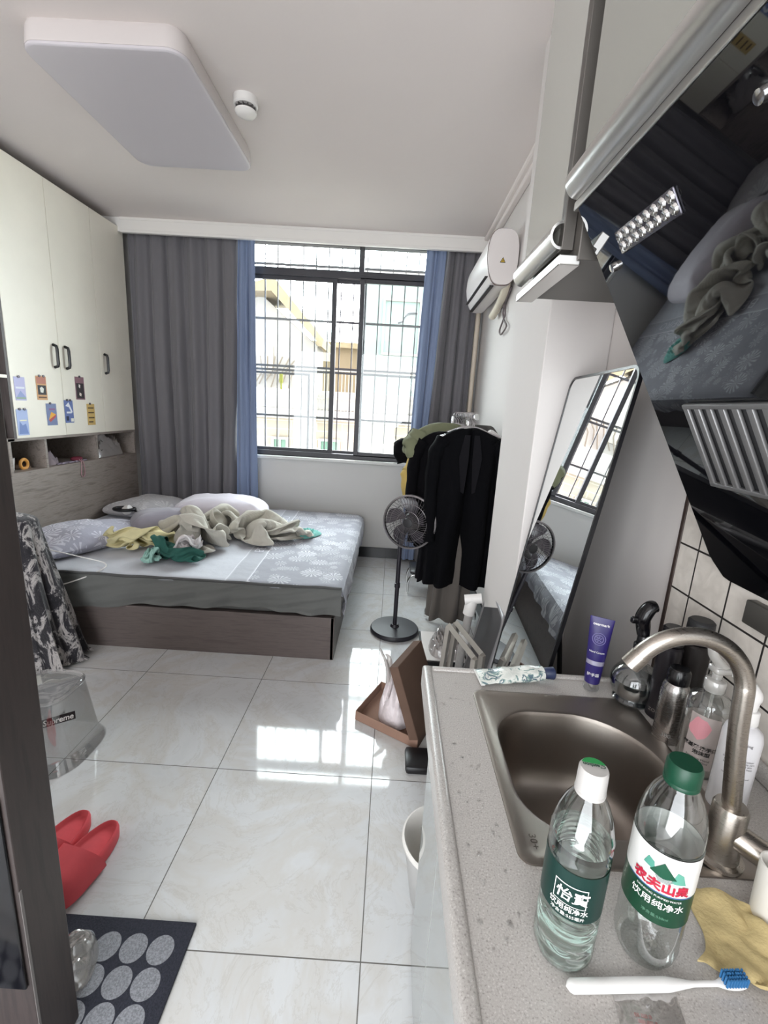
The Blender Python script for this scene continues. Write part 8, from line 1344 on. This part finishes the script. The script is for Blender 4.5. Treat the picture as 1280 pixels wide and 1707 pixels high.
# round spray bottle
t = thing('spray_bottle', 'round clear spray bottle with black trigger top behind the sink', 'spray bottle', (.565, .905, CZT))
bm = B(); prof = [(0, .002), (.030, .0), (.040, .006)]+[(.050*cos(radians(a)), .047+.048*sin(radians(a))) for a in range(-48, 70, 8)]+[(.0145, .098), (.0145, .112)]
lathe(bm, prof, 36); obj(bm, 'bottle', m_pet, t, 60)
bm = B(); lathe(bm, [(0, .004), (.030, .003), (.038, .008)]+[(.0485*cos(radians(a)), .047+.0465*sin(radians(a))) for a in range(-46, 12, 8)]+[(0, .056)], 36); obj(bm, 'liquid', glassy('grey_liquid', '#8f969a', .1, .02, .1, '#52585c'), t, 60)
m_blk2 = M('glossy_black', '#0c0b0e', .2)
bm = B(); lathe(bm, cyl(.0165, .0165, .106, .140), 24); lathe(bm, cyl(.013, .012, .139, .160), 20)
tube(bm, smoothpts([(-.002, 0, .158), (-.004, .004, .178), (-.010, 0, .20), (.0, 0, .222), (.012, 0, .226)], 6), lambda q: .014+.004*sin(q*pi), 12, sq=.8); box(bm, (-.034, -.006, .186), (-.004, .006, .200), .003)
obj(bm, 'trigger_head', m_blk2, t, 50)
# black bottles
t = thing('black_spray_can', 'tall slim matt black bottle between the spray bottle and silver can', 'bottle', (.593, .856, CZT))
bm = B(); lathe(bm, cyl(.0225, .0225, 0, .165, .004), 28); obj(bm, 'body', M('satin_black', '#19161a', .3), t, 40)
bm = B(); lathe(bm, cyl(.0215, .0205, .167, .205, .003), 28); obj(bm, 'cap', m_black, t, 40)
text('ZOOOL', .010, curv(.0225, .022, camang(.593, .856)), 'lettering', M('print_dim', '#7c7470', .5), t, False)
t = thing('black_toiletry_bottle', 'taller black cylinder bottle with wide cap standing against the tiles', 'bottle', (.648, .862, CZT))
bm = B(); lathe(bm, cyl(.026, .026, 0, .17, .004), 28); obj(bm, 'body', M('dark_brown_bottle', '#201c1b', .35), t, 40)
bm = B(); lathe(bm, cyl(.025, .024, .172, .222, .004), 28); obj(bm, 'cap', M('charcoal_cap', '#252526', .5), t, 40)
t = thing('silver_can', 'brushed silver aerosol can with black dome cap', 'spray can', (.572, .788, CZT))
bm = B(); lathe(bm, [(0, 0), (.0225, 0), (.024, .003), (.024, .108), (.022, .118), (.016, .126), (0, .126)], 32); obj(bm, 'body', steel('can_steel', '#a9a6a4', .25, 100, (1, 1, 20)), t, 40)
bm = B(); lathe(bm, [(0, .124), (.0195, .124), (.020, .127), (.0195, .148), (.016, .153), (0, .154)], 32); obj(bm, 'cap', m_blk2, t, 40)
text('380', .011, curv(.024, .020, camang(.572, .788)), 'lettering', M('print_mid', '#8d8a88', .5), t, False)
# pump bottle with pink drawing
ac = camang(.585, .716)
t = thing('hand_wash_pump', 'clear hand wash bottle with pink blob print and flip pump', 'hand wash', (.585, .716, CZT))
PR = .0345
bm = B(); lathe(bm, [(0, 0), (.031, 0), (PR, .004), (PR, .130), (.031, .142), (.018, .150), (.0145, .152), (.0145, .162)], 36); obj(bm, 'bottle', m_pet, t, 60)
bm = B(); lathe(bm, [(0, .002), (.030, .002), (.033, .006), (.033, .098), (0, .098)], 32); obj(bm, 'soap', glassy('milky_soap', '#d8d2cc', .08, .1, .5, '#cbbfba'), t, 60)
bm = B(); grid(bm, lambda u, v: V(curv(PR, .07, ac, .0006)((u-.5)*.045, (v-.5)*.1)), 16, 6); obj(bm, 'label', glassy('pale_label', '#f0e4e2', .05, .2, .55, '#d9cdc9'), t, 60)
poly(t, [(-.006+.015*cos(q*pi/10)*(1+.15*sin(q*1.3)), .020*sin(q*pi/10)*(1+.1*cos(q*2.1))) for q in range(20)], curv(PR, .095, ac, .0012), 'pink_print', M('print_pink', '#c98a92', .5))
text('氨基酸洗手液', .0085, curv(PR, .060, ac, .0014), 'lettering', m_txtk, t, False, bold=.0003)
text('泡沫型', .0085, curv(PR, .050, ac+.1, .0014), 'lettering', m_txtk, t, False, bold=.0003)
text('Foaming Hand\nWash 300ml', .006, curv(PR, .036, ac, .0014), 'lettering', m_txtk, t, False)
m_pump = glassy('clear_pump_plastic', '#f0efed', .25, .08, .45, '#dedcd8')
bm = B(); lathe(bm, cyl(.0165, .0165, .155, .178), 28); lathe(bm, cyl(.008, .008, .178, .196, .001), 16)
tube(bm, smoothpts([(.010, 0, .196), (.0, 0, .206), (-.014, 0, .222), (-.020, .0, .240)], 6), lambda q: .011-.003*q, 12, sq=.9); box(bm, (-.012, -.012, .190), (.02, .012, .203), .004)
obj(bm, 'pump_head', m_pump, t, 50)
bm = B(); tube(bm, [(0, 0, .01), (0, 0, .156)], .003, 8); obj(bm, 'dip_tube', m_pump, t, 50)
# white bottle
ac = camang(.585, .632)+.15
t = thing('lotion_bottle', 'white bottle with small print and angled pump, nearest the tap', 'bottle', (.578, .632, CZT))
WR = .0265
bm = B(); lathe(bm, [(0, 0), (.024, 0), (WR, .003), (WR, .132), (.024, .144), (.016, .152), (.013, .154), (.013, .158), (0, .158)], 32); obj(bm, 'body', M('pearl_white', '#cbc9cb', .3), t, 50)
bm = B(); lathe(bm, cyl(.015, .014, .156, .180), 24); tube(bm, smoothpts([(0, 0, .178), (0, 0, .195), (.0, .0, .205), (-.012, .006, .222), (-.022, .012, .232)], 6), lambda q: .009+.003*sin(pi*q), 12); obj(bm, 'pump_head', M('pump_white', '#d8d5d2', .3), t, 50)
m_txd = M('print_grey', '#4f4d52', .5)
text('hydrating', .0065, curv(WR, .132, ac), 'lettering', m_txd, t, False)
text('moisture body lotion\nsmooth and gentle care\nfor daily use, all skin\nkeep away from heat', .0045, curv(WR, .098, ac), 'lettering', m_txd, t, False)
text('net 200 ml  store cool', .0040, curv(WR, .074, ac), 'lettering', m_txd, t, False)
# two water bottles
def bottle(name, label, x, y, prof, cap_r, cap0, cap1, cap_mat, level, ridged=True):
    t = thing(name, label, 'water bottle', (x, y, CZT+.001), 0, 'water bottles on the worktop')
    bm = B(); lathe(bm, prof, 44); bmesh.ops.solidify(bm, geom=bm.faces[:], thickness=.0004) if False else None
    obj(bm, 'bottle', m_pet, t, 60)
    pr = [(max(0, r-.0012), z+.001) for r, z in prof if z < level]; pr.append((pr[-1][0], level)); pr.append((0, level))
    bm = B(); lathe(bm, pr, 44)
    return t, bm
def R_at(prof, z):
    for (r0, z0), (r1, z1) in zip(prof, prof[1:]):
        if z0 <= z <= z1 and z1 > z0: return r0+(r1-r0)*(z-z0)/(z1-z0)
    return prof[-1][0]
m_water = M('still_water', '#e2f3ec', 0, trans=1, ior=1.33)
BR = .0325
prof1 = [(0, .006), (.012, .004), (.022, 0), (.028, .003), (.0315, .012)]
z = .014
while z < .074: prof1 += [(BR, z), (BR, z+.006), (BR-.0013, z+.009)]; z += .012
prof1 += [(BR-.0006, .078), (BR-.0006, .138), (BR, .142)]
for z in (.147, .157, .167): prof1 += [(BR, z), (BR-.0014, z+.004)]
prof1 += [(.0305, .176), (.027, .190), (.022, .203), (.016, .213), (.0130, .217), (.0130, .222)]
t, wbm = bottle('water_bottle', 'water bottle with dark green label and white cap, left of the pair', .232, .410, prof1, 0, 0, 0, None, .160)
obj(wbm, 'water', m_water, t, 60)
ac = camang(.232, .410)
R1 = lambda z: BR+.0002
rimlabel(t, R1, .080, .139, 0, 2*pi, 'label', m_labelg, n=60)
rimlabel(t, lambda z: BR+.0007, .0985, .1235, ac-.52, ac+.52, 'label_box', m_txtw)
rimlabel(t, lambda z: BR+.0010, .0995, .1225, ac-.49, ac+.49, 'label_box_fill', m_labelg)
text('怡寶', .0165, curv(BR, .1110, ac+.05, .0018), 'label_name', m_txtw, t, False, bold=.0002, shear=.12)
text('饮用纯净水', .0080, curv(BR, .0935, ac, .0010), 'label_text', m_txtw, t, False, bold=.0001)
text('净含量:555毫升', .0052, curv(BR, .0855, ac, .0010), 'label_text', m_txtw, t, False)
m_capw = M('cap_white', '#b4b1ae', .4)
bm = B(); lathe(bm, [(0.0135, .216), (.0155, .216), (.0158, .219), (.0150, .220), (.0153, .2215), (.0148, .244), (.0135, .2465), (0, .247)], 40); cp = obj(bm, 'cap', m_capw, t, 40)
bm = B(); q = [(.0128*cos(radians(a)), .0128*sin(radians(a))) for a in range(5, 176, 10)]; fr = frame((0, 0, .2473), (cos(.48+pi), sin(.48+pi), 0), (-sin(.48+pi), cos(.48+pi), 0), (0, 0, 1))
bm = B(); q = [(.0126*cos(radians(a)), .0126*sin(radians(a))) for a in range(20, 161, 10)]; FA = frame((0, 0, .2472), (1, 0, 0), (0, 1, 0), (0, 0, 1)) @ Matrix.Rotation(-.2, 4, 'Z'); prism(bm, q, .0003, FA); obj(bm, 'cap_mark', m_txtg, t, 0)
text("C'estbon", .0062, lambda a, b: FA @ V((-a, -(b-.0012), .0004)), 'cap_lettering', M('print_darkgreen', '#2c4a3c', .4), t, False, bold=.0002)
BR2 = .0335
prof2 = [(0, .008), (.010, .006), (.020, 0), (.027, .002), (.0315, .012), (BR2, .024), (BR2-.001, .036), (BR2, .048), (BR2-.0005, .066), (BR2-.0005, .166), (BR2, .170), (.0325, .184), (.029, .200), (.0235, .214), (.017, .225), (.0145, .229), (.0145, .234)]
t, wbm = bottle('water_bottle', 'water bottle with white and green mountain label and green cap, right of the pair', .331, .418, prof2, 0, 0, 0, None, .05)
wbm.free()
bm = B(); 
ac = camang(.331, .418)+.12
rimlabel(t, lambda z: BR2+.0002, .073, .113, 0, 2*pi, 'label_green_band', m_labelg2, n=60)
rimlabel(t, lambda z: BR2+.0002, .113, .162, 0, 2*pi, 'label', m_labelw, n=60)
rimlabel(t, lambda z: BR2+.0005, .1613, .1628, 0, 2*pi, 'label_edge_line', m_txtk, n=60)
rimlabel(t, lambda z: BR2+.0006, .1125, .1138, ac-1, ac+1, 'label_rule', M('print_blue', '#3e5d8c', .5), n=30)
cm = curv(BR2, .139, ac, .0010)
poly(t, [(-.013, -.003), (-.001, .013), (.012, -.003), (.0, -.0062)], cm, 'label_mountain', M('print_mountain', '#0e4a34', .4))
cm2 = curv(BR2, .139, ac, .0006)
poly(t, [(-.020, .0), (-.016, .011), (-.010, .008), (-.008, -.002)], cm2, 'label_forest', M('print_teal', '#4f9180', .5))
poly(t, [(.007, -.008), (.012, .007), (.018, .004), (.022, -.008)], cm2, 'label_forest', M('print_teal2', '#5b9a88', .5))
for k in range(4): poly(t, [(-.008+.001*k, -.0055-.0016*k), (.010-.001*k, -.0055-.0016*k), (.009-.001*k, -.0063-.0016*k), (-.007+.001*k, -.0063-.0016*k)], cm, 'label_ripple', M('print_ripple', '#8d9a98', .5))
text('农夫山泉', .0135, curv(BR2, .1215, ac, .0012), 'label_name', m_txtr, t, False, bold=.0006)
text('饮用纯净水', .0105, curv(BR2, .0985, ac, .0010), 'label_text', m_txtw, t, False, bold=.0001)
text('DRINKING PURIFIED WATER', .0034, curv(BR2, .1085, ac, .0010), 'label_text', m_txtw, t, False)
text('净含量:550ml', .0045, curv(BR2, .0835, ac, .0010), 'label_text', M('print_palegreen', '#5d8a72', .5), t, False)
bm = B(); prof = [(0.0150, .228), (.0172, .228), (.0176, .231), (.0168, .2325), (.0172, .234), (.0170, .250), (.0152, .2535), (0, .2535)]
rg = lathe(bm, prof, 60)
for i, r in enumerate(rg):
    if 3 < i < 6 and len(r) == 60:
        for q, v in enumerate(r): v.co.x *= 1+.02*(q % 2); v.co.y *= 1+.02*(q % 2)
obj(bm, 'cap', m_green, t, 40)
# toothbrush
t = thing('toothbrush', 'white toothbrush with blue bristles lying at the front of the worktop', 'toothbrush', (.222, .369, CZT+.006), radians(4))
def tbh(u, v):
    a = 2*pi*u; x = .205*v; r = .0070 if v < .55 else .0070-.0042*min(1, (v-.55)/.15)
    if v < .03: r *= sqrt(v/.03)+.001
    if v > .84: r = .0028
    w = r if v < .84 else .0058*sqrt(max(.02, 1-((v-.92)/.085)**2))+.001
    return V((x, w*cos(a), r*.75*sin(a)))
bm = B(); vs = grid(bm, tbh, 16, 60, True); bm.faces.new([r[0] for r in vs][::-1]); bm.faces.new([r[-1] for r in vs]); obj(bm, 'handle', M('toothbrush_white', '#e4e2e0', .3), t, 60)
bm = B()
for i in range(8):
    for j in range(4): tube(bm, [(.178+i*.0032, -.0048+.0032*j, .002), (.178+i*.0032+.0006*sin(i*j), -.0050+.0033*j, .0125)], .0013, 5)
obj(bm, 'bristles', M('blue_bristles', '#2f6a9c', .6), t, 30)
# yellow cloth
def cl(u, v):
    x = -.058+.125*u; y = -.04+.10*v
    z = .003+.010*abs(noise.noise(V((x*28, y*28, 4))))*2+.006*(1-abs(2*u-1))
    return V((x+.01*sin(v*5), y+.012*sin(u*4), z))
bm = B(); grid(bm, cl, 34, 28); solidify(bm, .003); o = solo(bm, 'sponge_cloth', M('mustard_dish_cloth', '#b4a173', .9, var=.12, vscale=30, bump=.4, bscale=200), 'creased mustard dish cloth at the right front of the worktop', 'dish cloth')
o.location = (.452, .402, CZT+.0005); o.rotation_euler = (0, 0, radians(-32))
# clear sachet with red content
t = thing('plastic_sachet', 'flat clear zip sachet with red content under the toothbrush', 'sachet', (.305, .356, CZT+.001), radians(-6))
bm = B(); grid(bm, lambda u, v: V((-.034+.068*u+.004*(v-.5), -.03+.052*v, .0006+.0035*sin(pi*u)*sin(pi*v)+.0012*noise.noise(V((u*9, v*9, 0))))), 26, 20)
obj(bm, 'bag', m_bag, t, 60)
bm = B()
for k in range(14): box(bm, (-.016+.004*(k % 5)+.0012*sin(k*3), -.018+.005*(k//5), .0005), (-.012+.004*(k % 5), -.015+.005*(k//5), .0022), .0005)
obj(bm, 'red_content', M('red_bits', '#a33a34', .5), t, 30)
# cup at right edge
t = thing('white_tumbler', 'white tube-like cup just entering at the right edge of the worktop', 'cup', (.505, .455, CZT))
bm = B(); lathe(bm, [(0, 0), (.016, 0), (.018, .003), (.021, .085), (.019, .085), (.016, .006), (0, .006)], 32); obj(bm, 'cup', M('cream_white_cup', '#d9d6cf', .35), t, 50)
t = thing('glass_tumbler', 'clear plastic cup behind the tap lever at the right edge', 'cup', (.600, .49, CZT))
bm = B(); lathe(bm, [(0, 0), (.024, 0), (.026, .003), (.033, .075), (.032, .075), (.025, .005), (0, .005)], 32); obj(bm, 'cup', m_pet, t, 50)

# ------------------------------------------------------------------ wall cabinets + hood
UX = .30
def jgrip(x, z, r):
    o = [(x+r*cos(radians(a))*.9, z+r*sin(radians(a))) for a in range(80, 281, 12)]
    i = [(x+(r-.005)*cos(radians(a))*.9, z+(r-.005)*sin(radians(a))) for a in range(280, 79, -12)]
    return o+i
c = thing('upper_cabinet', 'narrow wall cabinet with pale glass door and aluminium grip, beyond the hood', 'cabinet', (.5, 1.08, 1.69))
bm = B(); box(bm, (UX+.022, .932, 1.69), (XR-.001, 1.235, CZ-.01), .002); obj(bm, 'carcass', m_alud, c, 0, True)
bm = B(); box(bm, (UX, .985, 1.735), (UX+.02, 1.240, CZ-.012), .001); dd = obj(bm, 'door', m_doorglass, c, 0, True)
bm = B(); box(bm, (UX-.001, .962, 1.715), (UX+.021, .985, CZ-.012), .001); obj(bm, 'door_frame', m_alud, c, 0, True)  # dark strip over the door's near side, its shade put into the colour
bm = B()
for q in range(1):
    # rolled aluminium grip profile along the bottom edge
    prof = jgrip(UX-.001, 1.742, .025)
    prism(bm, [(x, z) for x, z in prof], .275, frame((0, 1.243, 0), (1, 0, 0), (0, 0, 1), (0, -1, 0)))
o = obj(bm, 'grip_rail', m_alu, dd, 30); o.data.transform(parent_matrix(c).inverted())
bm = B(); box(bm, (UX-.010, .938, 1.682), (UX+.030, 1.243, 1.700), .002); obj(bm, 'bottom_frame', m_alu, c, 0, True)
c = thing('hood_cabinet', 'grey-fronted wall cabinet directly above the range hood with long aluminium grip', 'cabinet', (.5, .3, 1.775))
bm = B(); box(bm, (UX+.022, -.9, 1.775), (XR-.001, .928, CZ-.01), .002); obj(bm, 'carcass', m_alud, c, 0, True)
for a, b in ((.905, .43), (.427, -.05), (-.053, -.9)):
    bm = B(); box(bm, (UX, b, 1.825), (UX+.02, a, CZ-.012), .001); dd = obj(bm, 'door', M('grey_lacquered_glass', '#8a8982', .15), c, 0, True)
bm = B(); prof = jgrip(UX-.001, 1.805, .026)
prism(bm, prof, 1.81, frame((0, .912, 0), (1, 0, 0), (0, 0, 1), (0, -1, 0))); obj(bm, 'grip_rail', m_alu, c, 30, True)
bm = B(); box(bm, (UX, -.9, 1.765), (UX+.026, .925, 1.780), .002); obj(bm, 'bottom_frame', m_alu, c, 0, True)

hd_ = thing('range_hood', 'slanted black glass range hood with a slotted steel intake', 'range hood', (.55, .45, 1.1))
HA = V((.302, 0, 1.763)); HB = V((.688, 0, 1.105)); hx = (HB-HA).normalized(); hl_ = (HB-HA).length; hn = V((-hx.z, 0, hx.x)); 
if hn.x > 0: hn = -hn
HY0, HY1 = 0.0, .905
HM = frame((HA.x, HY1, HA.z), (0, -1, 0), hx, hn)      # local x: towards camera, y: down the slope, z outwards
gx0, gx1, gy0, gy1 = .105, .62, .375, .53
WH = HY1-HY0
# glass panel outline with chamfered lower corner
bm = B()
prism(bm, [(0, .0), (WH, 0), (WH, hl_-.03), (WH-.03, hl_), (.035, hl_), (.02, hl_-.004), (.004, hl_-.035), (0, hl_-.05)], .006, HM @ Matrix.Translation((0, 0, -.006))); obj(bm, 'glass_panel', m_bg, hd_, 0, True)
bm = B(); pr = [(HA.x+.006, HA.z), (XR-.001, HA.z), (XR-.001, HB.z+.02), (HB.x-.004+.006, HB.z+.004)]
prism(bm, pr, WH-.03, frame((0, HY1-.015, 0), (1, 0, 0), (0, 0, 1), (0, -1, 0))); obj(bm, 'housing', m_black, hd_, 0, True)
gt = B(); prism(gt, rrect(gx0, gy0, gx1, gy1, .002, 1), .003, HM)
gi = obj(gt, 'intake_back', M('intake_dark', '#2a2a2c', .4, .5), hd_, 0, True)
bm = B(); n = 18; st_ = (gx1-gx0)/n
box(bm, (gx0, gy0, .003), (gx1, gy0+.008, .010), .0015, 2, HM); box(bm, (gx0, gy1-.008, .003), (gx1, gy1, .010), .0015, 2, HM)
for k in range(n+1):
    x = gx0+(gx1-gx0-.009)*k/n; box(bm, (x, gy0+.004, .003), (x+.012, gy1-.004, .0095), .002, 2, HM)
obj(bm, 'intake_grille', M('grille_steel', '#8f8e8e', .45, .8), hd_, 40, True)
lx0, lx1, ly0, ly1 = .083, .240, .074, .110
bm = B(); box(bm, (lx0, ly0, .0), (lx1, ly1, .004), .002, 2, HM); ll = obj(bm, 'lamp', M('lamp_lens', '#55535a', .15, .6), hd_, 30, True)
bm = B()
for i in range(8):
    for j in range(2): lathe(bm, [(.0085, .004), (.006, .007), (.002, .0055), (0, .005)], 10, HM @ Matrix.Translation((lx0+.012+i*.0195, ly0+.010+j*.015, 0)))
o = obj(bm, 'lens_cups', m_chrome, ll, 40); o.data.transform(parent_matrix(hd_).inverted())
for kx, ky in ((.048, .120), (.392, .060)):
    bm = B(); lathe(bm, [(0, .009), (.007, .008), (.008, 0), (0, 0)], 16, HM @ Matrix.Translation((kx, ky, 0))); obj(bm, 'hinge_knob', m_chrome, hd_, 40, True)
bm = B(); prism(bm, [(.600, 1.122), (.604, 1.122), (.612, 1.064), (.688, 1.064), (.688, 1.060), (.608, 1.060)], .80, frame((0, .800, 0), (1, 0, 0), (0, 0, 1), (0, -1, 0)))
box(bm, (.655, .796, 1.048), (.690, .800, 1.105)); box(bm, (.640, .02, 1.052), (.690, .80, 1.098), .003)
bm.free(); bm = B(); box(bm, (.672, .02, 1.050), (.692, .800, 1.096), .003); obj(bm, 'oil_trough', M('trough_steel', '#77746f', .45, .8), hd_, 30, True)

# ------------------------------------------------------------------ light
wd = bpy.data.worlds.new('overcast_sky'); bpy.context.scene.world = wd; wd.use_nodes = True
nt = wd.node_tree; bg = nt.nodes['Background']
tc = nt.nodes.new('ShaderNodeTexCoord'); sp = nt.nodes.new('ShaderNodeSeparateXYZ'); nt.links.new(tc.outputs['Generated'], sp.inputs[0])
cr = nt.nodes.new('ShaderNodeValToRGB'); mr = nt.nodes.new('ShaderNodeMapRange'); mr.inputs[1].default_value = -1; mr.inputs[2].default_value = 1
nt.links.new(sp.outputs[1], mr.inputs[0]); nt.links.new(mr.outputs[0], cr.inputs[0])
cr.color_ramp.elements[0].position = .35; cr.color_ramp.elements[0].color = (.27, .28, .29, 1)
cr.color_ramp.elements[1].position = .62; cr.color_ramp.elements[1].color = (.93, .97, 1, 1)
nt.links.new(cr.outputs[0], bg.inputs[0]); bg.inputs[1].default_value = 13
def portal(loc, rot, sx, sy):
    l = bpy.data.lights.new('portal', 'AREA'); l.shape = 'RECTANGLE'; l.size = sx; l.size_y = sy; l.cycles.is_portal = True
    o = bpy.data.objects.new('daylight_portal', l); o.location = loc; o.rotation_euler = rot; C.objects.link(o); return o
portal((-.56, WY+.13, 1.8), (radians(-90), 0, 0), 1.75, 1.8)
portal((-.95, YB-.11, 1.25), (radians(90), 0, 0), 2.5, 2.5)

# ------------------------------------------------------------------ camera
yaw, pitch, roll = -9.06e-3, -.22296, .05898
F_ = 757.3
cam = bpy.data.cameras.new('camera'); co = bpy.data.objects.new('camera', cam); C.objects.link(co)
fw = V((sin(yaw)*cos(pitch), cos(yaw)*cos(pitch), sin(pitch))); r0 = V((cos(yaw), -sin(yaw), 0)); u0 = r0.cross(fw)
r2 = r0*cos(roll)+u0*sin(roll); u2 = -r0*sin(roll)+u0*cos(roll)
co.matrix_world = Matrix(((r2.x, u2.x, -fw.x, 0), (r2.y, u2.y, -fw.y, 0), (r2.z, u2.z, -fw.z, 1.4), (0, 0, 0, 1)))
cam.sensor_fit = 'HORIZONTAL'; cam.sensor_width = 36; cam.lens = 36*F_/1280; cam.clip_start = .02; cam.clip_end = 200
sc = bpy.context.scene; sc.camera = co
sc.view_settings.view_transform = 'Standard'; sc.view_settings.look = 'None'; sc.view_settings.gamma = 1; sc.view_settings.exposure = 1.22
sc.cycles.max_bounces = 12; sc.cycles.diffuse_bounces = 6; sc.cycles.transparent_max_bounces = 24; sc.cycles.sample_clamp_indirect = 6
